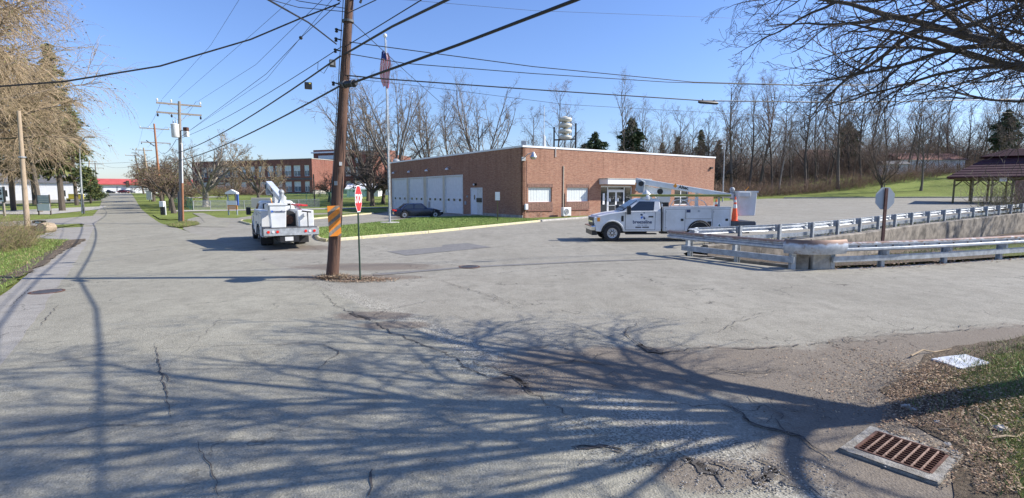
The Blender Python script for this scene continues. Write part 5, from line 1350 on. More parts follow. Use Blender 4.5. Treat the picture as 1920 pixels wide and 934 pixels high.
# ================================================================== PAVILION
def pavilion():
    d0 = 70.0; a = At(1775, 332, d0); ez = a.z; g = T(58, 70)
    x0 = a.x; L, D = 17.0, 12.0
    t = thing('pavilion', 'open timber picnic pavilion with a two tier dark maroon roof', 'pavilion', (x0, d0, g), R(-40))
    h = ez - g - .1; cx, cy = L / 2, D / 2
    def hip(nm, ax0, ax1, ay0, ay1, z0, bx0, bx1, by0, by1, z1, th=.14):
        lo = [(ax0, ay0, z0), (ax1, ay0, z0), (ax1, ay1, z0), (ax0, ay1, z0)]; hi = [(bx0, by0, z1), (bx1, by0, z1), (bx1, by1, z1), (bx0, by1, z1)]
        for i in range(4):
            j = (i + 1) % 4; mb = MB(); A, B, C_, D_ = map(Vector, (lo[i], lo[j], hi[j], hi[i])); n = 9
            # courses of shingles, each proud of the next
            for k in range(n):
                f0, f1 = k / n, (k + 1) / n; p = [A.lerp(D_, f0), B.lerp(C_, f0), B.lerp(C_, f1), A.lerp(D_, f1)]
                u = Vector((0, 0, th)); v = Vector((0, 0, th - .05)); mb.add([p[0], p[1], p[2], p[3], p[0] + u, p[1] + u, p[2] + v, p[3] + v], [(3, 2, 1, 0), (4, 5, 6, 7), (0, 1, 5, 4), (1, 2, 6, 5), (2, 3, 7, 6), (3, 0, 4, 7)])
            mb.build(nm, 'maroon_roof', t)
    hip('roof_slope', 0, L, 0, D, h, 4.6, L - 4.6, cy - 1.2, cy + 1.2, h + 3.0)
    hip('upper_roof_slope', 3.3, L - 3.3, cy - 2.4, cy + 2.4, h + 2.75, cx - 2.5, cx + 2.5, cy - .1, cy + .1, h + 3.75, .1)
    mb = MB(); mb.box(5, L - 5, cy - 1, cy + 1, h + 2.2, h + 3.3); mb.build('cupola', 'olive_timber', t)
    for q in ((.8, L - .8, .75, .95), (.8, L - .8, D - .95, D - .75)): MB().box(q[0], q[1], q[2], q[3], h - .30, h - .02).build('beam', 'olive_timber', t)
    for q in ((.75, .95, .95, D - .95), (L - .95, L - .75, .95, D - .95)): MB().box(q[0], q[1], q[2], q[3], h - .30, h - .02).build('beam', 'olive_timber', t)
    for i, x in enumerate((.85, 2.7, 4.6, 6.5, 8.5, 11.6, L - .85)):
        for y in ((.85, D - .85) if i in (0, 2, 4) else (.85, D - .85)):
            po = MB().box(x - .11, x + .11, y - .11, y + .11, -.1, h - .3).build('post', 'olive_timber', t)
            for sx in (-1, 1):
                if 0 < x + sx * 1.0 < L: MB().bar((x, y, h - 1.15), (x + sx * .85, y, h - .32), .11).build('brace', 'olive_timber', po)
    for x in (4.3, 8, 11.6):
        tr = MB(); tr.bar((x, .9, h - .1), (x, D - .9, h - .1), .16); tr.bar((x, cy, h - .1), (x, cy, h + 2.2), .14); tr.bar((x, .9, h), (x, cy, h + 2.4), .12); tr.bar((x, D - .9, h), (x, cy, h + 2.4), .12); tr.bar((x, cy, h + .2), (x, cy - 2.4, h + 1.2), .1); tr.bar((x, cy, h + .2), (x, cy + 2.4, h + 1.2), .1); tr.build('truss', 'olive_timber', t)
    MB().box(5.2, 5.9, .70, .74, h - .55, h - .05).build('notice', 'white_paint', t)
    MB().box(.2, L - .2, .2, D - .2, -.5, .03).build('floor', 'concrete', t)
    return x0, d0, g, h
pv = pavilion()
p = At(1912, 370, 50); t = thing('timber_post', 'thick reddish timber post at the right edge beyond the bush', 'post', (p.x, p.y, T(p.x, p.y))); MB().box(-.3, .3, -.3, .3, -.1, 2.9).build('post_shaft', 'board_brown', t, bevel=.03)

# ================================================================== GUARDRAILS
WP = [(0.0, .155), (.02, .155), (.085, .115), (.085, .055), (.02, .015), (.02, -.015), (.085, -.055), (.085, -.115), (.02, -.155), (0, -.155),
      (.008, -.145), (.070, -.105), (.070, -.062), (.006, -.015), (.006, .015), (.070, .062), (.070, .105), (.008, .145)]
def wbeam(parent, path, zc, side, m, name='rail', bend=0):
    pr = [(o * side, z + zc) for o, z in WP]; mb = MB(); mb.sweep(path, pr); return mb.build(name, m, parent, smooth=True)
def off(path, d):
    out = []
    for i, p in enumerate(path):
        a = path[max(0, i - 1)]; b = path[min(len(path) - 1, i + 1)]; q = (b - a); q.z = 0; q.normalize(); out.append(Vector((p.x + q.y * d, p.y - q.x * d, p.z)))
    return out
def resample(line, step, start=0.0):
    out = []; L = 0; tgt = start
    for a, b in zip(line, line[1:]):
        l = (b - a).length
        while tgt <= L + l + 1e-6: out.append(a.lerp(b, (tgt - L) / l)); tgt += step
        L += l
    return out
def post(parent, p, d, h, m='galv_dull', blk=True, side=1, z0=0.0):
    """I-section post; rail on `side` of the travel direction"""
    r = Vector((d.y, -d.x, 0)); mb = MB(); g = p.z + z0
    def Bx(o0, o1, a0, a1, z0_, z1_):
        vs = [p * 1.0 for _ in range(8)]; vs = [Vector((p.x, p.y, 0)) + r * o + d * a + Vector((0, 0, z)) for z in (z0_, z1_) for a in (a0, a1) for o in (o0, o1)]
        mb.add(vs, [(0, 2, 3, 1), (4, 5, 7, 6), (0, 1, 5, 4), (2, 6, 7, 3), (0, 4, 6, 2), (1, 3, 7, 5)])
    Bx(-.075, -.06, -.07, .07, g - .3, g + h); Bx(.06, .075, -.07, .07, g - .3, g + h); Bx(-.06, .06, -.008, .008, g - .3, g + h)
    po = mb.build('post', m, parent)
    if blk:
        mb = MB(); s = side
        def B2(o0, o1, a0, a1, z0_, z1_):
            vs = [Vector((p.x, p.y, 0)) + r * o + d * a + Vector((0, 0, z)) for z in (z0_, z1_) for a in (a0, a1) for o in (o0, o1)]
            mb.add(vs, [(0, 2, 3, 1), (4, 5, 7, 6), (0, 1, 5, 4), (2, 6, 7, 3), (0, 4, 6, 2), (1, 3, 7, 5)])
        B2(s * .078, s * .22, -.06, .06, g + h - .36, g + h - .02); mb.build('blockout', m, po)
    return po
def rear_rail():
    t = thing('guardrail', 'long galvanised guardrail on steel posts above the stained channel wall', 'guardrail')
    line = [Vector((p.x, p.y, T(p.x, p.y))) for p in off(wall_line, -.22)]
    pts = resample(line, 2.72, 2.6)
    for i, p in enumerate(pts[:20]):
        q = pts[min(i + 1, len(pts) - 1)] - p if i < len(pts) - 1 else p - pts[i - 1]; q.z = 0; q.normalize()
        post(t, Vector((p.x, p.y, T(p.x, p.y))), q, .86, side=-1)
    full = resample(line, 1.36, 0.0); full = [Vector((p.x, p.y, T(p.x, p.y))) for p in full]
    rp = off(full, -.26)
    k = 8
    for i in range(0, len(rp) - 1, k):
        seg = rp[i:i + k + 1]
        if len(seg) > 1:
            seg = [Vector((p.x, p.y, p.z + .0006 * (i % 2))) for p in seg]; wbeam(t, seg, .68, -1, 'galvanised')
            wbeam(t, seg, .68, -1, 'galvanised') if False else None
            pr = [(-.02, .34), (.05, .34), (.05, .16), (-.02, .16)]; MB().sweep(off(seg, .02), pr).build('lower_rail', 'galvanised', t)
    # inner face rail is lit: second light strip facing the camera
    # flared end
    e = rp[0]; a = e + Vector((-.25, -.25, 0)); 
    MB().sweep([e + Vector((.15, .12, 0)), e + Vector((-.35, -.35, 0)), e + Vector((-.62, -.85, 0)), e + Vector((-.55, -1.35, 0))], [(o * -1, z + .66) for o, z in WP]).build('end_flare', 'galvanised', t, smooth=True)
rear_rail()
def bolts(parent, path, z, side):
    mb = MB()
    for p, q in zip(path, path[1:]):
        d = (q - p).normalized(); r = Vector((d.y, -d.x, 0)) * side
        for f in (.15, .65): c = p.lerp(q, f) + r * .012 + Vector((0, 0, z)); mb.cyl(c - r * .01, c + r * .018, .028, 6)
    return mb.build('bolt', 'rust', parent)
def front_rails():
    t = thing('guardrail', 'weathered guardrail with a lower channel beam running to the right edge', 'guardrail')
    line = [Vector((p.x, p.y, 0)) for p in front_line]
    pts = resample(line, 2.93, 2.15)
    for i, p in enumerate(pts[:18]):
        q = pts[min(i + 1, len(pts) - 1)] - p if i < len(pts) - 1 else p - pts[i - 1]; q.z = 0
        if q.length < .1: continue
        q.normalize(); post(t, Vector((p.x, p.y, T(p.x, p.y))), q, .80, 'galv_dull', True, 1)
    full = [Vector((p.x, p.y, T(p.x, p.y))) for p in resample(line, 1.4, 0.0)]
    rp = off(full, .23)
    for i in range(0, len(rp) - 1, 6):
        seg = rp[i:i + 7]
        if len(seg) > 1: wbeam(t, seg, .74, 1, 'rail_rusty'); bolts(t, off(seg, .005), .74, 1); MB().sweep(off(seg, -.06), [(-.02, .42), (.05, .42), (.05, .24), (-.02, .24)]).build('lower_rail', 'galv_dull', t)
    MB().bar((9.25, 16.72, .74), (10.45, 16.72, .74), .03, .36).build('splice_plate', 'rail_rusty', t)
    t = thing('guardrail', 'short rust streaked guardrail slanting away left of the concrete blocks', 'guardrail')
    a, b = Vector((9.15, 16.72, 0)), Vector((6.75, 20.5, 0)); path = [b.lerp(a, i / 5) for i in range(6)]
    d = (a - b).normalized()
    for f in (.04, .5, .97):
        p = b.lerp(a, f) + Vector((-d.y, d.x, 0)) * .0; post(t, p + Vector((d.y, -d.x, 0)) * -.2, d, .76, 'galv_dull', True, 1)
    wbeam(t, [p + Vector((d.y, -d.x, 0)) * .03 for p in path], .78, 1, 'rail_rusty'); 
    MB().sweep([p + Vector((d.y, -d.x, 0)) * .06 for p in path], [(-.02, .42), (.05, .42), (.05, .22), (-.02, .22)]).build('lower_rail', 'galv_dull', t)
    # flared start curling back
    MB().sweep([b + Vector((-.15, 1.1, 0)), b + Vector((-.32, .7, 0)), b + Vector((-.30, .3, 0)), b + Vector((.05, -.05, 0))], [(o + .03, z + .80) for o, z in WP]).build('end_flare', 'rail_rusty', t, smooth=True)
    # corner: two concrete blocks wrapped by a bent steel plate
    t = thing('concrete_block', 'left of the two rough concrete blocks where the front guardrails meet', 'concrete block', (9.45, 17.0, 0), R(-8))
    MB().box(-.26, .20, -.18, .30, -.1, .50).build('block', 'stained_concrete', t, bevel=.02)
    t = thing('concrete_block', 'right, wider concrete block under the steel plate where the guardrails meet', 'concrete block', (9.95, 16.96, 0), R(4)); MB().box(-.24, .36, -.20, .30, -.1, .50).build('block', 'concrete', t, bevel=.02)
    t = thing('corner_plate', 'bent rusty steel plate wrapping the corner between the front guardrails', 'steel plate')
    MB().sweep([(8.95, 17.0, 0), (9.20, 16.66, 0), (9.45, 16.58, 0), (9.75, 16.56, 0), (10.05, 16.58, 0), (10.35, 16.68, 0), (10.75, 16.86, 0)], [(.10, .52), (.16, .66), (.17, .84), (.10, .98), (.075, .98), (.15, .84), (.14, .66), (.075, .52)]).build('plate', 'rail_rusty', t, smooth=True)
    for x, y in ((9.12, 16.86), (10.42, 16.92)): MB().box(x - .07, x + .07, y - .09, y + .09, -.1, .62).build('stub_post', 'galv_dull', t)
front_rails()
# stop sign seen from behind
def octagon(r): return [(r * math.cos(R(22.5 + 45 * i)), r * math.sin(R(22.5 + 45 * i))) for i in range(8)]
p = G(1669, 500); t = thing('stop_sign', 'grey back of an octagonal sign on a rusty brown channel post', 'traffic sign', (12.75, 17.9, -.05), R(10))
mb = MB(); mb.box(-.035, .035, -.02, 0, -.3, 2.68); mb.box(-.05, -.035, -.02, .03, -.3, 2.68); mb.box(.035, .05, -.02, .03, -.3, 2.68); mb.build('post', 'brown_post', t)
mb = MB(); mb.prism([(x, z + 2.33) for x, z in octagon(.405)], .035, .04, axis='y'); mb.build('sign_plate', 'grey_paint', t)

# ================================================================== POLES
POLE1 = [Vector((-5.30, 15.25, 0)), Vector((-4.10, 15.25, 12.3))]
def pax(z): return POLE1[0].lerp(POLE1[1], z / 12.3)
def pole1():
    CK = MB()
    b = POLE1[0]; t = thing('utility_pole', 'big leaning brown wooden utility pole with an orange striped marker', 'utility pole', b)
    n = 24; pts = [pax(12.3 * i / n) - b for i in range(n + 1)]; pts[0] = Vector((-.02, 0, -.1))
    rad = [.175 + (.012 if i == 0 else 0) - .004 * i + RNG.uniform(-.002, .002) for i in range(n + 1)]
    MB().tube(pts, rad, 20).build('pole', 'pole_wood', t, smooth=True)
    # marker board
    z0, z1 = zat(443, 15.05), zat(386, 15.05); cz = (z0 + z1) / 2; c = pax(cz) - b
    mk = thing('x', None, None); bpy.data.objects.remove(mk)
    hw, hh = .168, (z1 - z0) / 2
    mb = MB(); mb.box(-hw, hw, -.01, 0, -hh, hh); mo = mb.build('marker_board', 'orange', t, bevel=.004); mo.location = (c.x + .02, -.20, cz); mo.rotation_euler = (0, R(-2), R(24))
    st = MB()
    for k in range(-3, 4):
        zc = k * .29 - .02; poly = [(-hw, zc - .13), (hw, zc + .13), (hw, zc + .245), (-hw, zc - .015)]
        # clip to the board
        out = []
        def clip(pl, f):
            r = []
            for i in range(len(pl)):
                a, q = pl[i], pl[(i + 1) % len(pl)]; fa, fb = f(a), f(q)
                if fa >= 0: r.append(a)
                if (fa >= 0) != (fb >= 0): s = fa / (fa - fb); r.append((a[0] + (q[0] - a[0]) * s, a[1] + (q[1] - a[1]) * s))
            return r
        pl = clip(clip(poly, lambda p: hh - .003 - p[1]), lambda p: p[1] + hh - .003)
        if len(pl) >= 3: st.prism(pl, -.0125, -.0105, axis='y')
    st.build('stripe', 'stained_concrete', mo)
    # hardware: straps, bolts, conduit; old tags, staples and splits on the trunk of the pole
    for z, a, s in ((1.75, -100, .05), (1.98, -80, .035), (1.35, -70, .03), (2.75, -95, .045), (3.3, -60, .04)):
        c = pax(z) - b; ra = .178 - .0039 * z; MB().box(-s, s, -.004, .004, -s * 1.3, s * 1.3, rot=Matrix.Rotation(R(a + 90), 3, 'Z'), at=(c.x + ra * math.cos(R(a)), ra * math.sin(R(a)), z)).build('tag', 'galv_dull', t)
    for i in range(46):
        z = RNG.uniform(.2, 7.5); a = R(RNG.uniform(-150, 10)); l = RNG.uniform(.15, .9); P_ = []
        for k in range(5):
            q = pax(z + l * k / 4) - b; ra = .1745 - .0039 * (z + l * k / 4); aa = a + RNG.uniform(-.03, .03); P_.append(Vector((q.x + ra * math.cos(aa), ra * math.sin(aa), z + l * k / 4)))
        CK.tube(P_, [.001, .005, .006, .004, .001], 4)
    CK.build('split', 'cable_black', t)['kind'] = 'stuff'
    for z in (5.55, 7.25):
        c = pax(z) - b; MB().lathe([(.18 - .0035 * z, -.03), (.186 - .0035 * z, -.03), (.186 - .0035 * z, .03), (.18 - .0035 * z, .03)], 18, at=(c.x, 0, z)).build('band', 'dark_grey', t)
    mb = MB(); mb.tube([pax(z) - b + Vector((-.14, -.09, 0)) for z in (.1, 2, 4, 6, 8, 10)], .012, 5); mb.build('ground_wire', 'dark_grey', t)
    for z, a in ((5.55, 'insulator'), (6.45, 'insulator'), (6.75, 'insulator'), (7.85, 'insulator'), (7.0, 'insulator')):
        c = pax(z) - b; m2 = MB(); m2.tube([(c.x - .15, 0, z), (c.x - .34, -.03, z + .03)], .02, 6); m2.lathe([(.02, -.06), (.05, -.04), (.03, 0), (.05, .04), (.02, .06)], 8, at=(c.x - .30, -.03, z)); m2.build('insulator', 'black_metal', t)
    m2 = MB(); z = 7.95; c = pax(z) - b; m2.box(c.x + .12, c.x + .26, -.1, .05, z - .05, z + .1); m2.tube([(c.x + .2, -.03, z), (c.x + .34, -.03, z - .1), (c.x + .30, -.05, z - .22)], .035, 6); m2.build('bracket', 'black_metal', t)
    # top crossarm above the frame
    c = pax(11.4) - b; x = MB(); x.bar((c.x - 1.2, -.16 + .9, 11.4), (c.x + 1.0, -.16 - .9, 11.4), .1, .12); x.build('crossarm', 'grey_wood', t)
pole1()
def utility_pole(name, label, base, top, r0, arms, m, hw=1.15, extra=None, mat2='grey_wood'):
    b = Vector(base); tp = Vector(top) - b; t = thing(name, label, 'utility pole', b); h = tp.z
    n = 10; MB().tube([tp * (i / n) - Vector((0, 0, .1 if i == 0 else 0)) for i in range(n + 1)], [r0 * (1 - .4 * i / n) for i in range(n + 1)], 12).build('pole', m, t, smooth=True)
    ad = Vector((.8, .6, 0))
    for dz in arms:
        c = tp * ((h - dz) / h); e0, e1 = c - ad * hw, c + ad * hw; arm = MB().bar(e0, e1, .10, .13).build('crossarm', mat2, t)
        br = MB(); br.bar(c - ad * hw * .55, c - Vector((0, 0, .55)), .04); br.bar(c + ad * hw * .55, c - Vector((0, 0, .55)), .04); br.build('brace', 'galv_dull', t)
        for s in (-.95, -.35 if dz else 0, .95):
            q = c + ad * hw * s; sg = 1 if dz == arms[0] else -1
            MB().lathe([(.03, 0), (.03, sg * .08), (.085, sg * .11), (.06, sg * .16), (.085, sg * .20), (.03, sg * .27)], 8, at=(q.x, q.y, q.z + sg * .06)).build('insulator', 'old_white' if sg > 0 else 'black_metal', arm)
    return t, tp
B2 = G(341, 419); T2 = At(336, 190, B2.y)
t2, tp2 = utility_pole('utility_pole', 'grey wooden utility pole with two crossarms and a transformer can', B2, T2, .165, (.25, .95), 'grey_wood', 1.5)
def onpole2(z): return tp2 * (z / tp2.z)
c = onpole2(zat(246, B2.y)); MB().lathe([(.24, -.52), (.27, -.48), (.27, .40), (.29, .42), (.29, .48), (.1, .55)], 16, at=(c.x - .1, c.y - .42, c.z)).build('transformer', 'old_white', t2, smooth=True)
mb = MB(); mb.lathe([(.04, 0), (.06, .1), (.03, .3)], 6, at=(c.x - .2, c.y - .42, c.z + .52)); mb.lathe([(.04, 0), (.06, .1), (.03, .3)], 6, at=(c.x + .02, c.y - .42, c.z + .52)); mb.build('bushing', 'grey_paint', t2)
mb = MB(); mb.bar((c.x, c.y, c.z + .05), (c.x + .55, c.y - .1, c.z + .05), .05); mb.build('bracket', 'dark_grey', t2)
MB().box(c.x + .42, c.x + .74, c.y - .3, c.y, c.z - .45, c.z - .02).build('lower_box', 'old_white', t2, bevel=.03); MB().box(c.x + .42, c.x + .74, c.y - .3, c.y, c.z - .01, c.z + .28).build('orange_cover', 'rust', t2, bevel=.03)
mb = MB(); mb.tube([onpole2(z) + Vector((.19, -.10, 0)) for z in (3.2, 6.3)], .05, 8); mb.build('riser_pipe', 'white_paint', t2)
mb = MB(); mb.tube([onpole2(z) + Vector((.17, -.10, 0)) for z in (0, 3.2)], .07, 8); mb.build('riser_pipe', 'red_wood', t2)
mb = MB(); mb.tube([onpole2(z) + Vector((-.17, -.06, 0)) for z in (0, 2.5)], .07, 8); mb.build('riser_pipe', 'dark_grey', t2)
B3 = GT(303, 385); T3 = At(289, 232, B3.y)
t3, tp3 = utility_pole('utility_pole', 'leaning brown utility pole with double crossarms beyond the transformer pole', B3, T3, .21, (.8, 3.0), 'red_wood', 2.0)
c = tp3 * .72; MB().bar((c.x - .3, c.y, c.z + .1), (c.x - 1.4, c.y - .2, c.z + 1.0), .12).build('lamp_arm', 'dark_grey', t3)
B4 = N(128, 5.3); B4.z = T(B4.x, B4.y); T4 = At(269, 277, B4.y)
utility_pole('utility_pole', 'pale utility pole third in line with a short crossarm', B4, T4, .2, (.5,), 'tan_wood', 1.4)
B5 = N(160, 5.2); B5.z = T(B5.x, B5.y); utility_pole('utility_pole', 'dark far utility pole with a flat crossarm over the street trees', B5, At(253, 291, B5.y), .22, (.1, 2.8), 'bark_dark', 2.0)
B6 = N(205, -5); B6.z = T(B6.x, B6.y); utility_pole('utility_pole', 'far pole left of the road in front of the red roof', B6, At(178, 305, B6.y), .2, (.4, 1.6), 'bark_grey', 2)
B7 = N(185, -7); B7.z = T(B7.x, B7.y); utility_pole('utility_pole', 'second far pole left of the road near the street light', B7, At(168, 300, B7.y), .2, (.4,), 'tan_wood', 1.6)
# leaning wooden pole at left
p = G(52, 434); t = thing('wooden_pole', 'weathered tan pole without wires leaning left beside the mulch bed', 'pole', p)
tp = At(35, 208, p.y + .3) - p; n = 8; MB().tube([tp * (i / n) - Vector((0, 0, .1 * (i == 0))) for i in range(n + 1)], [.16 - .007 * i for i in range(n + 1)], 12).build('pole', 'tan_wood', t, smooth=True)
c = tp * .62; MB().lathe([(.2, -.04), (.2, .04)], 12, at=c).build('band', 'galv_dull', t)
# street light
p = GT(155, 400); t = thing('street_light', 'metal street light with a curved arm at the left side of the road', 'street light', p); top = At(150, 300, p.y) - p
MB().tube([(0, 0, -.1), top * .5, top], [.13, .10, .08], 10).build('lamp_post', 'galv_dull', t, smooth=True)
MB().tube([(.18, 0, -.1), (.12, 0, 2.2)], .10, 8).build('conduit', 'dark_grey', t)
hd = At(168, 257, p.y) - p; MB().tube([top, top + Vector((.1, 0, 1.6)), (hd.x * .6 + top.x * .4, 0, hd.z), hd], .05, 8).build('lamp_arm', 'galv_dull', t, smooth=True)
MB().sphere((hd.x + .1, hd.y, hd.z), .5, 10, sq=(1.2, .45, .28)).build('lamp_head', 'aluminium', t, smooth=True)
# lone lamp post behind the lot
p = At(1355, 372, 84); t = thing('lamp_post', 'slim grey lamp post just right of the station end wall', 'lamp post', (p.x, 84, T(p.x, 84))); zt = zat(272, 84) - T(p.x, 84)
MB().tube([(0, 0, -.1), (-.05, 0, zt)], [.11, .07], 10).build('pole', 'galv_dull', t, smooth=True); MB().tube([(-.05, 0, zt), (-.5, 0, zt + .1)], .04, 6).build('arm', 'galv_dull', t); MB().sphere((-.65, 0, zt + .1), .25, 8, sq=(1, .5, .35)).build('lamp_head', 'grey_paint', t)
# flagpole
p = G(731, 420); p.z = .1; tz = zat(70, p.y); t = thing('flagpole', 'tall white flagpole with a round finial on the station lawn', 'flagpole', p)
MB().tube([(0, 0, 0), (0, 0, (tz - .1) * .33), (0, 0, (tz - .1) * .66), (0, 0, tz - .1)], [.085, .075, .06, .045], 12).build('pole', 'galv_dull', t, smooth=True)
MB().sphere((0, 0, tz + .02), .15, 12).build('finial', 'white_paint', t, smooth=True)
MB().lathe([(.75, -.03), (.75, .03), (.7, .05)], 20).build('base_slab', 'concrete_pale', t)
mb = MB(); mb.tube([(.13, 0, 1.0), (.10, 0, tz - .3)], .012, 4); mb.build('halyard', 'old_white', t)
def flag():
    z1, z0 = zat(98, p.y), zat(165, p.y); h = z1 - z0; V = []; Fa = []; mi = []; nu, nv = 15, 22
    for j in range(nv + 1):
        f = j / nv; z = z1 - h * f; wd = .72 * (.5 + .6 * math.sin(math.pi * min(1, f * .95 + .05))) 
        for i in range(nu + 1):
            u = i / nu; a = u * 5 * math.pi
            V.append((p.x - .02 + (u - .5) * wd * 1.1 + .05 * math.sin(f * 7), p.y - .14 + .07 * math.sin(a + f * 3), z + .10 * math.sin(u * 6)))
    for j in range(nv):
        for i in range(nu):
            Fa.append((j * (nu + 1) + i, j * (nu + 1) + i + 1, (j + 1) * (nu + 1) + i + 1, (j + 1) * (nu + 1) + i)); mi.append(2 if (j < 5 and i < 9) else (0 if (i // 1 + j // 8) % 2 == 0 else 1))
    o = npmesh('flag', np.array(V), np.array(Fa), ['flag_red', 'flag_white', 'flag_blue'], mi=mi)
    tag(o, 'red and white striped flag hanging limp on the flagpole', 'flag')
flag()
# front stop sign
p = G(676, 525); t = thing('stop_sign', 'red stop sign seen nearly edge on beside the leaning utility pole', 'stop sign', p, R(92.5))
mb = MB(); H1 = 2.70; mb.box(-.028, .028, -.006, .0, -.1, H1); mb.box(-.045, -.028, -.006, .022, -.1, H1); mb.box(.028, .045, -.006, .022, -.1, H1); mb.build('post', 'green_post', t)
zc = 2.31; so_ = MB(); so_.prism([(x, z + zc) for x, z in octagon(.405)], -.016, -.012, axis='y'); sp = so_.build('sign_plate', 'white_paint', t)
mb = MB(); mb.prism([(x, z + zc) for x, z in octagon(.378)], -.019, -.0165, axis='y'); mb.build('red_face', 'stop_red', sp)
text('STOP', .34, 'white_paint', sp, (0, -.0205, zc - .01), (R(90), 0, 0), bold=.008)
# text reads from the -y side of the sign, which faces +x of the world after rotation
# notice stand, white/orange
p = G(437, 403); t = thing('notice_stand', 'little roofed notice stand with white and orange panels on the lawn', 'notice stand', (p.x, p.y, T(p.x, p.y)))
s = p.y / F; hw = 8.8 * s; Z = lambda py: zat(py, p.y) - T(p.x, p.y)
mb = MB(); mb.box(-hw, -hw + .1, -.05, .05, -.1, Z(363)); mb.box(hw - .1, hw, -.05, .05, -.1, Z(363)); mb.build('post', 'grey_paint', t)
MB().box(hw + .02, hw + .16, -.06, .1, Z(385), Z(364)).build('side_panel', 'blue_paint', t)
mb = MB(); mb.prism([(-hw - .12, Z(364)), (hw + .15, Z(364)), (hw + .12, Z(361)), (.02, Z(355.5)), (-hw - .1, Z(361))], -.25, .25, axis='y'); mb.build('roof', 'white_paint', t)
MB().box(-hw, hw, -.09, -.05, Z(384.5), Z(377)).build('panel', 'white_paint', t); MB().box(-hw, hw + .04, -.10, -.05, Z(393), Z(385)).build('panel', 'orange', t)
for k in range(3): MB().box(-hw + .1, hw - .1, -.106, -.101, Z(387.6 + k * 1.9), Z(387.0 + k * 1.9)).build('text_line', 'white_paint', t)
# beige sign board behind the near truck
p = G(493, 416); t = thing('sign_board', 'blank beige sign board on white posts behind the rear-view bucket truck', 'sign', (p.x, p.y, .08)); s = p.y / F
Z = lambda py: zat(py, p.y) - .08
MB().box(-19 * s, 18 * s, -.12, .12, Z(390), Z(371)).build('panel', 'cream', t, bevel=.03); mb = MB(); mb.box(-13.5 * s, -11.5 * s, -.06, .06, -.1, Z(390)); mb.box(-10.5 * s, -9 * s, -.05, .05, -.1, Z(390)); mb.build('posts', 'white_paint', t)
# utility marker
p = G(307, 404); t = thing('utility_pedestal', 'white topped black pedestal in the grass beside the far road', 'pedestal', (p.x, p.y, 0)); s = p.y / F
MB().box(-4 * s, 2 * s, -.15, .15, -.1, zat(388, p.y)).build('box', 'black_plastic', t); MB().box(-5 * s, 3 * s, -.2, .2, zat(388, p.y), zat(377.5, p.y)).build('cap', 'white_paint', t, bevel=.03); MB().box(3.3 * s, 4.8 * s, -.05, .05, -.1, zat(384, p.y)).build('stake', 'old_white', t)
p = N(118, 4.6); t = thing('yard_sign', 'small white sign among the trunks of the far street trees', 'sign', (p.x, p.y, T(p.x, p.y))); MB().box(-.5, .5, -.03, .03, .3, 2.0).build('panel', 'white_paint', t); MB().box(-.05, .05, 0, .05, -.1, .3).build('stake', 'dark_grey', t)
# signs at left
p = GT(84, 403); t = thing('notice_board', 'grey notice board above a white panel on thin legs at the left', 'sign', p); s = p.y / F; Z = lambda py: zat(py, p.y) - p.z
mb = MB(); mb.box(-11.5 * s, -10 * s, -.05, .05, -.1, Z(365)); mb.box(11 * s, 12.5 * s, -.05, .05, -.1, Z(365)); mb.build('legs', 'bark_dark', t)
MB().box(-10 * s, 11 * s, -.06, .04, Z(381), Z(366)).build('panel', 'grey_paint', t); MB().box(-11 * s, 12 * s, -.08, .02, Z(395), Z(382)).build('panel', 'white_paint', t)
for k in range(3): MB().box(-8 * s, 9 * s, -.07, -.061, Z(370.3 + k * 4), Z(368.5 + k * 4)).build('text_line', 'old_white', t)
p = GT(-2, 405); t = thing('shop_sign', 'white sign with black letters cut off by the left edge', 'sign', (p.x, p.y, p.z), R(2)); s = p.y / F; Z = lambda py: zat(py, p.y) - p.z
MB().box(-26 * s, 13 * s, -.08, .08, Z(378), Z(351)).build('panel', 'white_paint', t); MB().box(13 * s, 14.5 * s, -.1, .1, Z(379), Z(350)).build('edge', 'black_metal', t); mb = MB(); mb.box(-24 * s, -21 * s, -.08, .08, -.1, Z(378)); mb.box(9 * s, 12 * s, -.08, .08, -.1, Z(378)); mb.build('posts', 'grey_wood', t)
text('S', 9.5 * s * 1.3, 'black_plastic', t, (7.5 * s, -.085, Z(361)), (R(90), 0, 0), bold=.03); MB().box(6 * s, 10.5 * s, -.09, -.081, Z(375), Z(371)).build('small_print', 'black_plastic', t)
p = G(75, 424); t = thing('mailbox', 'black mailbox on a short post above the mulch bed', 'mailbox', (p.x, p.y, 0)); s = p.y / F
MB().box(-.05, .05, -.05, .05, -.1, zat(419, p.y)).build('post', 'black_metal', t); mb = MB(); mb.prism([(-11 * s, 0), (10 * s, 0), (10 * s, .16), (7 * s, .2), (-8 * s, .2), (-11 * s, .16)], -.12, .12, axis='y'); o = mb.build('box', 'black_plastic', t); o.location = (0, 0, zat(418.5, p.y)); MB().box(-5 * s, 5 * s, -.13, -.121, zat(417.5, p.y), zat(416, p.y)).build('plate', 'white_paint', t)
p = GT(140, 378); t = thing('play_bench', 'small bright yellow bench far off under the trees', 'bench', p); mb = MB(); mb.box(-1.3, 1.5, -.3, .3, .4, .6); mb.box(-1.3, 1.5, .25, .35, .6, 1.4); mb.build('seat', 'yellow', t); mb = MB(); mb.box(-1.2, -1.0, -.3, .3, 0, .4); mb.box(1.2, 1.4, -.3, .3, 0, .4); mb.build('legs', 'dark_grey', t)
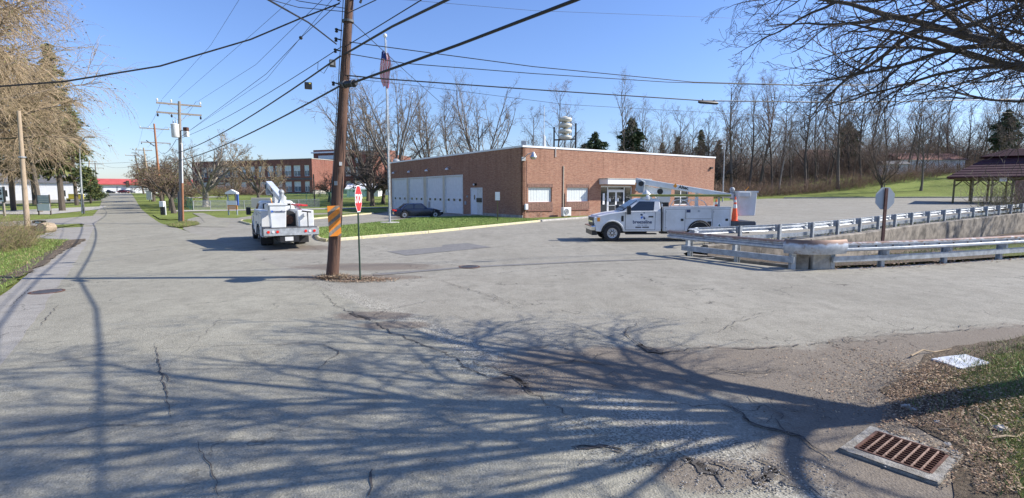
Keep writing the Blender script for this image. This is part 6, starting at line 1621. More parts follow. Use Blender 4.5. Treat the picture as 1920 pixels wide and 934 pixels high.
# mulch bed log edging
p0, p1 = G(-60, 439), G(84, 436); t = thing('stone_edging', 'rough tan stone edging along the mulch bed at the left', 'edging')
n = 12
for i in range(n):
    a, b = p0.lerp(p1, i / n), p0.lerp(p1, (i + .92) / n); mb = MB(); mb.bar(a + Vector((0, 0, .2)), b + Vector((0, 0, .2 + RNG.uniform(-.02, .02))), .5, .42); mb.build('edging_stone', 'mulch', t, bevel=.08)
mb = MB(); e = p1; mb.lathe([(.32, -.4), (.36, .0), (.30, .4)], 12, axis='y', at=(e.x + .15, e.y, .28)); mb.build('edging_stone', 'tan_wood', t)
# fences
def chain_fence(name, label, pts, h, m, mesh_m, step=2.6, gap=.16):
    t = thing(name, label, 'fence'); V = []
    for a, b in zip(pts, pts[1:]):
        n = max(1, round((b - a).length / step))
        for i in range(n):
            p = a.lerp(b, i / n); p = Vector((p.x, p.y, T(p.x, p.y))); q = a.lerp(b, (i + 1) / n); q = Vector((q.x, q.y, T(q.x, q.y))); V.append((p, q))
    for p, q in V:
        MB().cyl(p - Vector((0, 0, .1)), p + Vector((0, 0, h + .05)), .05, 8).build('post', m, t); MB().cyl(p + Vector((0, 0, h)), q + Vector((0, 0, h)), .03, 6).build('top_rail', m, t)
        mb = MB(); L = (q - p).length; k = int(L / gap)
        for i in range(-int(h / gap), k):
            for sg in (1, -1):
                a0, a1 = i * gap, i * gap + h; z0, z1 = (0, h) if sg > 0 else (h, 0)
                if a0 < 0: z0 = z0 + (z1 - z0) * (-a0) / h; a0 = 0
                if a1 > L: z1 = z0 + (z1 - z0) * (L - a0) / (a1 - a0); a1 = L
                if a1 <= a0: continue
                A = p.lerp(q, a0 / L) + Vector((0, 0, z0)); B = p.lerp(q, a1 / L) + Vector((0, 0, z1)); w_ = Vector((0, 0, .012)); mb.add([A - w_, B - w_, B + w_, A + w_], [(0, 1, 2, 3)])
        o = mb.build('wire_mesh', mesh_m, t, fixn=False)
    return t
chain_fence('chain_link_fence', 'galvanised chain link fence in front of the school lawn', [GT(363, 394), GT(426, 393), GT(520, 391), GT(600, 389)], 1.25, 'aluminium', 'galv_dull')
chain_fence('chain_link_fence', 'green chain link fence receding along the far walk', [GT(361, 394), GT(345, 385), GT(322, 376.5)], 1.6, 'fence_green', 'fence_green', 2.6, .09)
chain_fence('chain_link_fence', 'green chain link fence on the slope before the sunlit school wall', [GT(535, 384), GT(575, 383.5), GT(620, 382), GT(640, 372), GT(700, 368)], 1.9, 'fence_green', 'fence_green', 3.0, .13)
p = GT(590, 384); t = thing('iron_post', 'tall dark post at the green fence before the sunlit school wall', 'post', p); MB().cyl((0, 0, 0), (0, 0, 5.0), .12, 8).build('post_shaft', 'bark_dark', t)
# picnic tables in the school yard
for px, py, l in ((606, 368.5, 'dark picnic table at the foot of the sunlit school wall'), (418, 372.5, 'low dark picnic table on the lawn behind the fence')):
    p = GT(px, py); t = thing('picnic_table', l, 'picnic table', p); MB().box(-1.2, 1.2, -.4, .4, .72, .80).build('tabletop', 'bronze', t)
    for s in (-1, 1): MB().box(-1.2, 1.2, s * .75 - .13, s * .75 + .13, .42, .48).build('bench', 'bronze', t)
    for s in (-.8, .8): mb = MB(); mb.bar((s, -.8, 0), (s, .2, .75), .08); mb.bar((s, .8, 0), (s, -.2, .75), .08); mb.build('leg', 'bronze', t)

# ================================================================== CABLES
def cable(pts, r, label, sag=0.0, m='cable_black', n=14, name='overhead_cable', wob=0.0):
    P = []
    for i, (a, b) in enumerate(zip(pts, pts[1:])):
        a, b = Vector(a), Vector(b); L = (b - a).length; s = sag * (L / 30) ** 2
        for k in range(n + (i == len(pts) - 2)):
            f = k / n; P.append(a.lerp(b, f) - Vector((0, 0, 4 * s * f * (1 - f))))
    o = MB().tube(P, r, 6).build(name, m, smooth=True); return tag(o, label, 'cable', None)
far = 2
def p1(z, dx=0): c = pax(z); return Vector((c.x + dx, c.y - .12, z))
def back(px, py, y): return At(px, py, y)
zA = zat(163, 15.2); zB = zat(103, 15.2); zBr = zat(95, 15.2); zC = zat(89, 15.2)
def through(a, px, py, y, k=1.9):                 # from a through the point seen at px,py at depth y, carried on behind the camera
    b = At(px, py, y); d = b - a; return a + Vector((d.x * k, d.y * k, d.z * (1 + (k - 1) * .9)))
P2 = lambda py, dx=0: Vector((B2.x + dx, B2.y, zat(py, B2.y)))
A0 = p1(zA, .0); cable([A0, At(860, 84, 11.3), At(1080, 0, 8.6), Vector((4.9, 4.1, 5.75)), Vector((9.2, -.8, 6.2)), Vector((14.5, -6.5, 7.0))], .030, 'thickest black cable sweeping from the pole splice up to the top edge', .0)
cable([A0 + Vector((-.1, 0, 0)), P2(302)], .026, 'thick lower cable from the leaning pole down to the transformer pole', .22)
B0 = p1(zB); cable([B0, At(735, 50, 12.1), At(838, 0, 9.6), Vector((2.8, 6.1, 6.3)), Vector((7.4, 1.6, 6.8)), Vector((13.5, -5, 7.6))], .026, 'thick middle cable rising from the pole to the top edge', 0)
cable([B0 + Vector((-.12, 0, -.05)), P2(287)], .024, 'thick upper cable carrying two boxes toward the transformer pole', .26)
c0 = p1(zC); cable([c0, At(790, 0, 10.9), Vector((3.5, 1.5, 8.6)), Vector((11, -8, 10))], .012, 'thin wire just above the two thick cables right of the pole', 0)
cable([c0 + Vector((-.1, 0, 0)), P2(262)], .011, 'thin cable under the primary wires left of the leaning pole', .22)
z5 = zat(27, 15.2); cable([p1(z5), At(705, 0, 12.8), Vector((.2, 8.0, 9.8))], .012, 'short wire leaving the right side of the pole near its top', 0)
D0 = p1(zat(84, 15.2), -.25); cable([D0, At(578, 42, 12.4), At(500, -2, 10.0), Vector((-6.5, 2.0, 10.2))], .018, 'stiff dark cable running from the pole to the upper left top edge', 0)
E0 = p1(zat(8, 15.2), -.22); cable([E0, At(560, 36, 15.0), At(470, 74, 14.6), At(300, 124, 13.6), At(120, 153, 12.6), At(-40, 165, 11.8), At(-400, 160, 10)], .020, 'twisted black service cable sagging across the top left sky', .05, n=6)
for i, (s, yy, l, r) in enumerate((((304, 186), (448, 0), 'leftmost bare primary wire above the far road', .008), ((335, 184), (545, 0), 'middle bare primary wire above the far road', .008), ((370, 191), (604, 0), 'right bare primary wire above the far road', .008))):
    a = Vector((At(*s, B2.y).x, B2.y, zat(s[1], B2.y))); m_ = At(yy[0], 0, (24, 20, 16.6)[i]); mid = At(((304, 190), (480, 58), (480, 121))[i][0], ((304, 190), (480, 58), (480, 121))[i][1], 27) if i else At(395, 85, 31)
    e = Vector((-4.3 - (.9, 0, -.8)[i], 15.2 + (.6, 0, -.6)[i], 11.6)); cable([a, mid, m_, e], r, l, 0); cable([e, e + Vector((16, -20, 1.5))], r, ('left', 'middle', 'right')[i] + ' bare primary wire continuing over the road behind the pole top', .3)
cable([P2(262, .1), At(500, 138, 24.0), At(564, 71, 19.2), p1(zat(4, 15.2), -.2)], .010, 'thin wire with a small round ball left of the leaning pole', .0)
cable([P2(259, .2), At(500, 148, 24.0), At(622, 0, 16.3), p1(zat(-20, 15.2), -.1)], .007, 'thinnest wire just beneath the one with the ball', .0)
cable([p1(zat(24, 15.2)), At(560, 14, 14.8), At(480, -8, 14)], .010, 'short slack wire entering the pole from the top left', 0)
cable([p1(zat(18, 15.2)), At(560, 2, 14.8), At(540, -6, 14)], .010, 'second slack wire at the very top left of the pole', 0)
# to the right along the side street
FARP = At(1985, 186, 23)
cable([p1(zat(79, 15.2)), At(700, 85, 15.5), At(1000, 125, 17), At(1300, 154, 19), At(1520, 160, 20.5), At(1740, 157, 22), At(1985, 150, 23.5)], .013, 'upper of the wires running right over the station roof', .0, n=6)
cable([p1(zat(101, 15.2)), At(760, 119, 15.8), At(1000, 138, 17), At(1250, 154, 18.6), At(1520, 161, 20.6), At(1740, 160, 22), At(1985, 156, 23.5)], .012, 'second wire running right just under the upper one', .0, n=6)
cable([p1(zat(142, 15.2)), At(720, 148, 15.5), At(1000, 168, 17), At(1320, 189, 19), At(1560, 192, 20.8), At(1740, 190, 22), At(1985, 184, 23.5)], .019, 'thick black cable with a splice case running right over the station', .0, n=6)
cable([p1(zat(147, 15.2)), At(800, 163, 15.9), At(1060, 196, 17.2), At(1420, 216, 19.6), At(1800, 214, 22.4), At(1985, 208, 23.5)], .006, 'faint lowest wire running right toward the woods', .0, n=6)
cable([p1(zat(34, 15.2)), At(767, 140, 24), At(873, 234, 36), Vector((1.05, 48.95, zat(284, 49)))], .011, 'diagonal service wire from the pole down to the station corner', 0)
cable([At(740, -2, 18), At(1000, 20, 22), At(1420, 36, 30), At(1620, 40, 34)], .006, 'faint distant wire near the top centre', .0, n=5)
# boxes on the cables
def cbox(name, px, py, y, label, cat, sz, m, rot=0.0, cyl=False):
    p = At(px, py, y); t = thing(name, label, cat, p, rot)
    if cyl: MB().lathe([(sz[1] * .7, -sz[0]), (sz[1], -sz[0] * .8), (sz[1], sz[0] * .8), (sz[1] * .7, sz[0])], 12, axis='x').build('case', m, t, smooth=True)
    else: MB().box(-sz[0], sz[0], -sz[1], sz[1], -sz[2], sz[2]).build('case', m, t, bevel=.015)
    return t
t = cbox('cable_box', 623.5, 119, 15.9, 'grey metal box hanging on the cable close to the pole', 'cable box', (.09, .07, .10), 'dark_grey', .3); MB().box(-.06, .03, -.08, -.071, -.06, .06).build('cover', 'galv_dull', t); MB().tube([(-.1, 0, -.05), (-.25, 0, -.3), (-.42, 0, -.2), (-.40, 0, .0)], .008, 5).build('drip_loop', 'cable_black', t)
t = cbox('cable_box', 578, 161, 18.6, 'black amplifier box with a yellow tag under the cable', 'cable box', (.12, .09, .11), 'black_plastic', .4); MB().box(.02, .08, -.10, -.091, .05, .09).build('label_tag', 'yellow', t); MB().box(-.10, .0, -.10, -.091, -.10, .04).build('fin', 'black_metal', t)
t = cbox('splice_case', 655, 157.5, 14.85, 'black cylindrical splice case strapped to the pole', 'splice case', (.26, .095, 0), 'black_metal', -.5, True); MB().lathe([(.11, .14), (.11, .18)], 12, axis='x').build('strap', 'dark_grey', t); MB().lathe([(.11, -.18), (.11, -.14)], 12, axis='x').build('strap', 'dark_grey', t)
t = cbox('splice_case', 1328, 192.5, 19.0, 'long black splice case slung under the cable over the station roof', 'splice case', (.42, .055, 0), 'black_metal', .35, True); mb = MB(); mb.tube([(-.25, 0, .05), (-.25, 0, .11)], .02, 5); mb.tube([(.25, 0, .05), (.25, 0, .11)], .02, 5); mb.build('hanger', 'cable_black', t)
t = thing('cable_ball', 'small dark ball fitted on the thin wire left of the pole', 'cable ball', At(564, 71, 19.2)); MB().sphere((0, 0, 0), .065, 10).build('ball', 'black_metal', t, smooth=True)
# far street wires
for i, (pa, pb, l) in enumerate(((P2(302), At(300, 305, B3.y), 'lower communication cable between the transformer pole and the leaning brown pole'), (P2(262), At(297, 282, B3.y), 'upper communication cable between the transformer pole and the leaning brown pole'),
                                 (At(300, 290, B3.y), At(172, 299, 150), 'long cable crossing the far road to the left side poles'), (At(300, 300, B3.y), At(120, 306, 100), 'lower long cable crossing the far road above the trees'), (At(303, 188, B2.y), At(268, 238, B3.y), 'left primary wire between the second and third poles'), (At(368, 190, B2.y), At(310, 238, B3.y), 'right primary wire between the second and third poles'),
                                 (At(268, 238, B3.y), At(258, 277, B4.y), 'far left primary wire beyond the leaning brown pole'), (At(310, 238, B3.y), At(276, 277, B4.y), 'far right primary wire beyond the leaning brown pole'))):
    cable([pa, pb], .02 if i < 4 else .012, l, .25, n=10)
# ================================================================== VEHICLES
def tyre(parent, x, y, r, w, side, rim='steel_rim', name='wheel', holes=8):
    t = bpy.data.objects.new(name, None); COL.objects.link(t); t.parent = parent; t.location = (x, y, r); t['kind'] = ''
    del t['kind']
    s = side; h = w / 2
    MB().lathe([(r * .60, -h), (r * .93, -h), (r, -h * .72), (r, h * .72), (r * .93, h), (r * .60, h)], 28, axis='y', cap=False).build('tyre', 'black_rubber', t, smooth=True)
    f = s * h
    MB().lathe([(r * .62, f * .98), (r * .60, f * .55), (r * .50, f * .50), (r * .42, f * .85), (r * .2, f * .95), (.01, f * .95)], 24, axis='y', cap=False).build('rim', rim, t, smooth=True)
    mb = MB(); z0 = f * .93; pr = []                       # one star shaped hub face with the rim's dark slots between its arms
    for k in range(2 * holes):
        a = math.pi * k / holes; q = r * (.50 if k % 2 else .20); pr.append((q * math.cos(a), q * math.sin(a)))
    if holes > 2: mb.prism(pr, min(z0, z0 + s * .012), max(z0, z0 + s * .012)); mb.build('hub', 'black_metal', t)
    MB().lathe([(r * .16, f * 1.04), (r * .16, f * .9)], 12, axis='y').build('hub_cap', 'steel_rim', t)
    return t
def arc(cx, cz, r, a0, a1, n=10): return [(cx + r * math.cos(R(a0 + (a1 - a0) * i / n)), cz + r * math.sin(R(a0 + (a1 - a0) * i / n))) for i in range(n + 1)]
def cone(parent_t, x, y, z, h=.9, stack=1, label=None):
    t = thing('traffic_cone', label, 'traffic cone', (x, y, z))
    MB().box(-.17, .17, -.17, .17, 0, .03).build('base', 'cone_orange', t)
    r = lambda f: .145 * (1 - f) + .03 * f
    for k in range(stack):
        z0 = .03 + k * .10
        for nm, f0, f1, m in (('lower_body', 0, .42, 'cone_orange'), ('white_band', .42, .62, 'old_white'), ('middle_body', .62, .72, 'cone_orange'), ('white_band', .72, .85, 'old_white'), ('tip', .85, 1.0, 'cone_orange')):
            if k < stack - 1 and f0 > .1: continue
            e = .004 if m == 'old_white' else 0
            MB().lathe([(r(f0) + e, z0 + h * f0), (r(f1) + e, z0 + h * f1)], 14).build(nm, m, t, smooth=True)
    return t
def bucket_truck(loc, ang, label, variant):
    t = thing('bucket_truck', label, 'truck', loc, ang)
    W = 'truck_white'; X = lambda px: -(px - 1108) / 37.7; Z = lambda py: (453 - py) / 37.7
    fw, rw, r = X(1147.5), X(1314), .43
    # chassis
    mb = MB(); mb.box(-7.5, -.5, -.42, -.30, .50, .66); mb.box(-7.5, -.5, .30, .42, .50, .66); mb.box(-3.0, -.8, -.35, .35, .38, .9); mb.box(rw - .08, rw + .08, -.95, .95, .36, .5); mb.box(fw - .08, fw + .08, -.85, .85, .36, .5); mb.box(-4.6, -3.6, .45, .9, .38, .62); mb.build('chassis', 'black_metal', t)
    # hood and cab lower body as one profile with the wheel arch cut out
    arch = arc(fw, r + .02, .56, 180, 0)                        # from behind the wheel to its front
    prof = [(-.22, .52), (-.18, .95), (-.20, 1.18), (-.34, 1.30), (-.9, 1.42), (-1.62, 1.52), (-3.52, 1.56), (-3.55, .50)] + [(p[0], max(.50, p[1])) for p in arch]
    hb = MB(); hb.prism(prof, -.98, .98); body = hb.build('cab_body', W, t, bevel=.05)
    # arch liner
    MB().prism([(p[0], p[1]) for p in arc(fw, r + .02, .60, 180, 0, 12)] + [(fw + .60, .52), (fw - .60, .52)], -.90, .90).build('arch_liner', 'black_plastic', t)
    # fender lip
    lip = MB(); a1 = arc(fw, r + .02, .61, 168, 12, 14)
    for s in (-1, 1): lip.tube([(p[0], s * .985, p[1]) for p in a1], .028, 6)
    lip.build('fender_lip', W, t, smooth=True)
    # greenhouse
    B = [(-1.66, 1.5), (-3.52, 1.5)]; b0 = [(-1.60, .95), (-3.54, .95)]
    def ring(x0, x1, w, z): return [(x0, -w, z), (x0, w, z), (x1, w, z), (x1, -w, z)]
    MB().loft([ring(-1.55, -3.54, .95, 1.50), ring(-2.42, -3.50, .80, 2.10), ring(-2.62, -3.42, .72, 2.17)]).build('cab_roof', W, t, bevel=.05)
    def wp(f, g, s, e=.012):            # point on the cab side: f 0 front..1 rear, g 0 belt..1 top
        x0 = -1.55 + (-2.42 + 1.55) * g; x1 = -3.54 + .04 * g; w = .95 - .15 * g + e; return (x0 + (x1 - x0) * f, s * w, 1.50 + .60 * g)
    for s in (-1, 1):
        g_ = MB(); q = [wp(.12, .10, s), wp(.80, .10, s), wp(.77, .86, s), wp(.10, .88, s)]; g_.add(q + [(p[0], p[1] - s * .02, p[2]) for p in q], [(0, 1, 2, 3), (7, 6, 5, 4), (0, 4, 5, 1), (1, 5, 6, 2), (2, 6, 7, 3), (3, 7, 4, 0)]); g_.build('side_window', 'glass_dark', t)
        d = MB(); y = s * .985; d.box(-3.22, -1.72, min(y, y + s * .010), max(y, y + s * .010), .60, 1.48); do = d.build('door', W, t, bevel=.012); MB().box(-3.237, -1.703, min(y, y + s * .004), max(y, y + s * .004), .583, 1.497).build('door_gap', 'black_plastic', do)
        MB().box(-3.12, -2.88, min(y, y + s * .035), max(y, y + s * .035), 1.22, 1.29).build('handle', 'black_plastic', do)
        MB().box(-1.62, -1.50, min(y, y + s * .012), max(y, y + s * .012), 1.02, 1.30).build('side_vent', 'black_plastic', t)
        m = MB(); m.bar((-1.86, s * 1.0, 1.50), (-1.80, s * 1.22, 1.55), .05); m.box(-1.90, -1.72, s * 1.26 - .13, s * 1.26 + .10, 1.38, 1.80); m.build('mirror', 'black_plastic', t, bevel=.03)
        MB().box(-3.3, -1.75, min(s * .80, s * 1.06), max(s * .80, s * 1.06), .36, .42).build('running_board', 'black_metal', t)
        MB().box(-.28, -.16, min(s * .62, s * .96), max(s * .62, s * .96), .92, 1.24).build('headlight', 'head_lamp', t, bevel=.03)
        MB().box(-.42, -.28, min(s * .90, s * .99), max(s * .90, s * .99), 1.02, 1.22).build('marker_lamp', 'amber', t)
    ws = MB(); q = [(-1.60, -.80, 1.56), (-1.60, .80, 1.56), (-2.36, .72, 2.06), (-2.36, -.72, 2.06)]; n_ = Vector((.57, 0, .82)) * .03; ws.add([Vector(p) + n_ for p in q] + [Vector(p) - n_ for p in q], [(0, 1, 2, 3), (7, 6, 5, 4), (0, 4, 5, 1), (1, 5, 6, 2), (2, 6, 7, 3), (3, 7, 4, 0)]); ws.build('windscreen', 'glass_dark', t)
    MB().box(-3.56, -3.53, -.68, .68, 1.60, 2.02).build('rear_window', 'glass_dark', t)
    g_ = MB(); g_.box(-.20, -.13, -.60, .60, .80, 1.20); gr = g_.build('grille', 'black_plastic', t); MB().box(-.13, -.10, -.60, .60, .96, 1.04).build('grille_bar', 'chrome', gr)
    MB().box(-.20, .02, -1.0, 1.0, .56, .80).build('front_bumper', 'chrome', t, bevel=.05); MB().box(-.30, -.04, -.90, .90, .32, .56).build('air_dam', 'black_plastic', t)
    # service body
    z0, z1 = .52, 1.72; bx0, bx1 = X(1245), X(1374)
    ra = arc(rw, r + .02, .54, 0, 180)                           # front to rear
    prof = [(bx0, z0), (bx0, z1), (bx1, z1), (bx1, z0)] + [(p[0], max(z0, p[1])) for p in reversed(ra)]
    for s in (-1, 1): MB().prism(prof, s * .62, s * 1.12).build('side_box', W, t, bevel=.015)
    MB().box(bx1, bx0, -.62, .62, .80, .92).build('bed_floor', 'dark_grey', t); MB().box(bx0 - .08, bx0, -.62, .62, .92, 1.9).build('headboard', W, t)
    MB().prism(arc(rw, r + .02, .60, 180, 0, 12) + [(rw + .60, .54), (rw - .60, .54)], -1.05, 1.05).build('arch_liner', 'black_plastic', t)
    lip = MB(); a1 = arc(rw, r + .02, .60, 176, 4, 14)
    for s in (-1, 1): lip.tube([(p[0], s * 1.13, p[1]) for p in a1], .045, 6)
    lip.build('fender_flare', 'black_rubber', t, smooth=True)
    for s in (-1, 1):
        y = s * 1.12
        for nm, q in (('locker_door', (X(1285), X(1248), .58, 1.62)), ('locker_door', (X(1336), X(1287), 1.16, 1.64)), ('locker_door', (X(1371), X(1339), .58, 1.62))):
            d = MB(); d.box(q[0], q[1], min(y, y + s * .014), max(y, y + s * .014), q[2], q[3]); do = d.build(nm, W, t, bevel=.006); MB().box(q[0] - .014, q[1] + .014, min(y, y + s * .004), max(y, y + s * .004), q[2] - .014, q[3] + .014).build('door_gap', 'dark_grey', do)
            zc = (q[2] + q[3]) / 2
            if q[3] - q[2] > .8:
                hx = q[0] + .16 if q[0] < X(1300) and q[0] > X(1340) else q[0] + .14
                MB().box(hx - .07, hx + .07, min(y, y + s * .025), max(y, y + s * .025), zc - .06, zc + .06).build('latch', 'black_plastic', do)
                for hz in (q[2] + .12, q[3] - .12): MB().box(q[1] - .05, q[1] - .005, min(y, y + s * .022), max(y, y + s * .022), hz - .03, hz + .03).build('hinge', 'galv_dull', do)
            else:
                MB().lathe([(.06, min(y, y + s * .03)), (.06, max(y, y + s * .03))], 10, axis='y', at=((q[0] + q[1]) / 2, 0, q[3] - .10)).build('latch', 'galv_dull', do)
                MB().box(q[1] - .22, q[1] - .02, min(y, y + s * .02), max(y, y + s * .02), q[3] - .17, q[3] - .02).build('sticker', 'logo_navy', do)
        MB().box(X(1336), X(1329), min(y, y + s * .03), max(y, y + s * .03), .78, 1.02).build('fuel_cap', 'black_plastic', t)
        m = MB(); m.lathe([(.135, y + s * .016), (.135, y + s * .02)], 20, axis='y', at=(X(1352), 0, .82)); m.build('round_sticker', 'old_white', t)
        m = MB(); m.lathe([(.115, y + s * .021), (.115, y + s * .024)], 20, axis='y', at=(X(1352), 0, .82)); ro = m.build('sticker_disc', 'white_paint', t)
        m = MB(); m.prism([(X(1352) - .06, .76), (X(1352) + .07, .80), (X(1352) + .0, .90)], y + s * .025, y + s * .028); m.build('green_mark', 'fence_green', ro)
    MB().box(bx1 - .02, bx0, -1.13, -.60, z1, z1 + .03).build('body_rail', W, t); MB().box(bx1 - .02, bx0, .60, 1.13, z1, z1 + .03).build('body_rail', W, t)
    # tail shelf
    tx0, tx1 = X(1421), bx1 - .02
    m = MB(); m.box(tx0, tx1, -1.12, 1.12, .88, 1.02); ts = m.build('tail_shelf', 'dark_grey', t)
    for s in (-1, 1):
        d = MB(); y0, y1 = (1.06, 1.12) if s > 0 else (-1.12, -1.06); d.box(tx0, tx1, y0, y1, .60, .88); so2 = d.build('side_plate', 'dark_grey', t)
        for c_ in (X(1385), X(1402)): MB().prism([(c_ - .2, .84), (c_ + .2, .84), (c_, .66)], s * 1.121, s * 1.124).build('cutout', 'black_plastic', so2)
    MB().box(tx0 - .03, tx0, -1.18, 1.18, .66, .98).build('rear_bumper', 'galv_dull', t, bevel=.01)
    for y in (.98, .78, .60, -.60, -.78, -.98):
        MB().lathe([(.062, tx0 - .05), (.062, tx0 - .03)], 12, axis='x', at=(0, y, .84)).build('tail_light', 'old_white' if abs(abs(y) - .78) < .01 else 'tail_red', t)
    MB().box(tx0 - .045, tx0 - .032, -.05, .30, .42, .60).build('number_plate', 'old_white', t); MB().box(tx0 - .03, tx1, -.3, .5, .36, .62).build('hitch', 'black_metal', t)
    for s in (-1, 1): MB().box(rw - .62, rw - .60, s * .85 - .25, s * .85 + .25, .12, .75).build('mud_flap', 'black_rubber', t)
    for s in (-1, 1):
        tyre(t, fw, s * .90, r, .24, s); tyre(t, rw, s * .90, r, .26, s); tyre(t, rw, s * .62, r, .24, s, holes=0 or 1)
    # turret and booms
    m = MB(); m.lathe([(.30, .92), (.30, 1.55), (.22, 1.65), (.22, 1.95)], 16, at=(-4.0, 0, 0)); m.build('turret_base', 'black_metal', t)
    m = MB(); m.prism([(-3.68, 1.95), (-4.22, 1.95), (-4.30, 2.72), (-3.50, 2.72), (-3.45, 2.40)], -.20, .20); to = m.build('turret', W, t, bevel=.03)
    for s in (-1, 1): MB().lathe([(.15, min(s * .20, s * .24)), (.15, max(s * .20, s * .24))], 14, axis='y', at=(-3.68, 0, 2.52)).build('pivot_cap', 'black_plastic', to)
    MB().prism([(-2.45, 2.60), (-2.60, 2.92), (-3.62, 2.68), (-3.55, 2.38), (-2.7, 2.45)], -.17, .17).build('lower_boom', W, t, bevel=.04)
    MB().prism([(-2.40, 2.62), (-2.40, 3.12), (-2.62, 3.15), (-2.86, 3.02), (-2.80, 2.50), (-2.55, 2.45)], .19, .40).build('elbow', 'galv_dull', t, bevel=.04)
    MB().lathe([(.13, .40), (.13, .44)], 14, axis='y', at=(-2.62, 0, 2.92)).build('elbow_cap', 'black_metal', t)
    MB().lathe([(.08, 0), (.08, .10), (.05, .14)], 12, at=(-2.44, .25, 2.86)).build('beacon', 'amber', t)
    ub = MB(); ub.prism([(-2.42, 3.22), (-2.42, 2.92), (-7.50, 2.16), (-7.50, 2.40)], .06, .36); uo = ub.build('upper_boom', W, t, bevel=.02)
    text('Altec', .24, 'black_plastic', uo, (-4.85, .365, 2.72), (R(90), R(8.5), R(180)), bold=.008)
    MB().prism([(-4.30, 2.80), (-4.42, 2.95), (-4.52, 2.80), (-4.42, 2.70)], .362, .366).build('emblem', 'amber', uo)
    # folded olive jib under the boom
    if variant == 'A':
        m = MB(); m.box(X(1378), X(1183), .66, .82, 2.26, 2.38); m.build('pruner_pole', 'olive_fibre', t, bevel=.02)
        MB().lathe([(.02, .36), (.28, .1), (.30, 0), (.3, -.12)], 14, at=(X(1216), .55, 2.24)).build('dome_cover', W, t, smooth=True)
    m = MB(); m.box(X(1324), X(1319), .0, .14, .92, 2.50); m.box(X(1328), X(1315), -.06, .34, 2.46, 2.52); m.build('boom_rest', W, t)
    MB().box(X(1360), X(1357), .5, .6, 1.72, 2.22).build('rest_post', 'galv_dull', t)
    m = MB()
    for k in range(3):
        c_ = -4.7 - k * .45; m.tube([(c_ + .5, .3, 1.75), (c_ + .35, .32, 2.05), (c_, .34, 2.14), (c_ - .35, .32, 2.02), (c_ - .55, .3, 1.75)], .022, 6)
    m.build('hose', W, t, smooth=True)
    # boom tip and bucket
    m = MB(); m.lathe([(.10, 2.1), (.10, 2.55)], 10, at=(-7.45, .25, 0)); m.sphere((-7.45, .25, 2.62), .13, 10); m.build('boom_tip', 'galv_dull', t)
    bz0, bz1, by0, by1, bxx0, bxx1 = (1.28, 2.55, .05, .75, X(1430), X(1394)) if variant == 'A' else (1.02, 2.12, .18, .90, -8.35, -7.62)
    m = MB(); m.loft([[(bxx0 + .05, by0 + .05, bz0), (bxx1 - .05, by0 + .05, bz0), (bxx1 - .05, by1 - .05, bz0), (bxx0 + .05, by1 - .05, bz0)], [(bxx0, by0, bz1 - .02), (bxx1, by0, bz1 - .02), (bxx1, by1, bz1 - .02), (bxx0, by1, bz1 - .02)]]); bo = m.build('bucket', W, t, bevel=.03)
    m = MB(); e = .035
    for q in ((bxx0 - e, bxx1 + e, by0 - e, by0), (bxx0 - e, bxx1 + e, by1, by1 + e), (bxx0 - e, bxx0, by0, by1), (bxx1, bxx1 + e, by0, by1)): m.box(*q, bz1 - .08, bz1)
    m.build('bucket_rim', W, bo)
    MB().box(bxx1 - .55, bxx1 + .06, by1, by1 + .12, bz1 - .30, bz1 - .05).build('control_box', 'old_white', t, bevel=.02)
    MB().bar((-7.45, .25, 2.35), (bxx1, (by0 + by1) / 2, bz1 - .5), .14).build('bucket_arm', 'galv_dull', t)
    m = MB(); m.tube([(bxx1 - .3, by1 - .2, bz1 - .1), (bxx1 - .55, by1 - .1, bz1 + .22)], .018, 6); m.build('strap_handle', 'amber', t)
    if variant == 'A':
        # door logo: five petal flower, name, two small lines
        L = thing('x', None, None); bpy.data.objects.remove(L)
        y = .985 + .012
        for k in range(5):
            a = R(90 + 72 * k + 12); c_ = (X(1207) - .0, 1.07 + .22)
            px_, pz = c_[0] + .10 * math.cos(a), c_[1] + .10 * math.sin(a); d_ = Vector((math.cos(a), math.sin(a))); n2 = Vector((-d_.y, d_.x))
            pl = [(px_ - d_.x * .08, pz - d_.y * .08), (px_ + n2.x * .055, pz + n2.y * .055), (px_ + d_.x * .085 + n2.x * .03, pz + d_.y * .085 + n2.y * .03), (px_ + d_.x * .07 - n2.x * .04, pz + d_.y * .07 - n2.y * .04), (px_ - n2.x * .04, pz - n2.y * .04)]
            MB().prism(pl, y, y + .004).build('logo_petal', 'logo_blue' if k % 2 else 'logo_navy', t)
        text('breezeline', .235, 'logo_navy', t, (X(1205), y + .003, .985), (R(90), 0, R(180)), bold=.006)
        for zc_, h_, ws_ in ((.83, .022, (.16, .10, .14)), (.72, .034, (.30, .34))):   # two lines too small to read in the photograph
            x_ = X(1205) + (sum(ws_) + .05 * (len(ws_) - 1)) / 2
            for w_ in ws_: MB().box(x_ - w_, x_, y, y + .003, zc_ - h_, zc_ + h_).build('small_print', 'grey_paint' if h_ < .03 else 'dark_grey', t); x_ -= w_ + .05
        pl = [(X(1216), 1.46), (X(1208), 1.54), (X(1199) - .55, 1.30), (X(1201) - .48, 1.18)]
        MB().prism([(X(1205), 1.30), (X(1207), 1.44), (X(1223), 1.26), (X(1222), 1.14)], y + .006, y + .010).build('paper_streamer', 'white_paint', t)
    else:
        text('breezeline', .13, 'logo_navy', bo, (bxx0 - .004, (by0 + by1) / 2 - .04, bz1 - .36), (R(90), 0, R(-90)), bold=.003)
        MB().prism([((by1 - .18), bz1 - .34), ((by1 - .06), bz1 - .30), ((by1 - .10), bz1 - .42)], bxx0 - .006, bxx0 - .002, axis='x').build('emblem', 'logo_blue', bo)
        text('8 0 0 0 0', .09, 'dark_grey', bo, (bxx0 - .004, (by0 + by1) / 2, bz0 + .30), (R(90), 0, R(-90))) if False else None
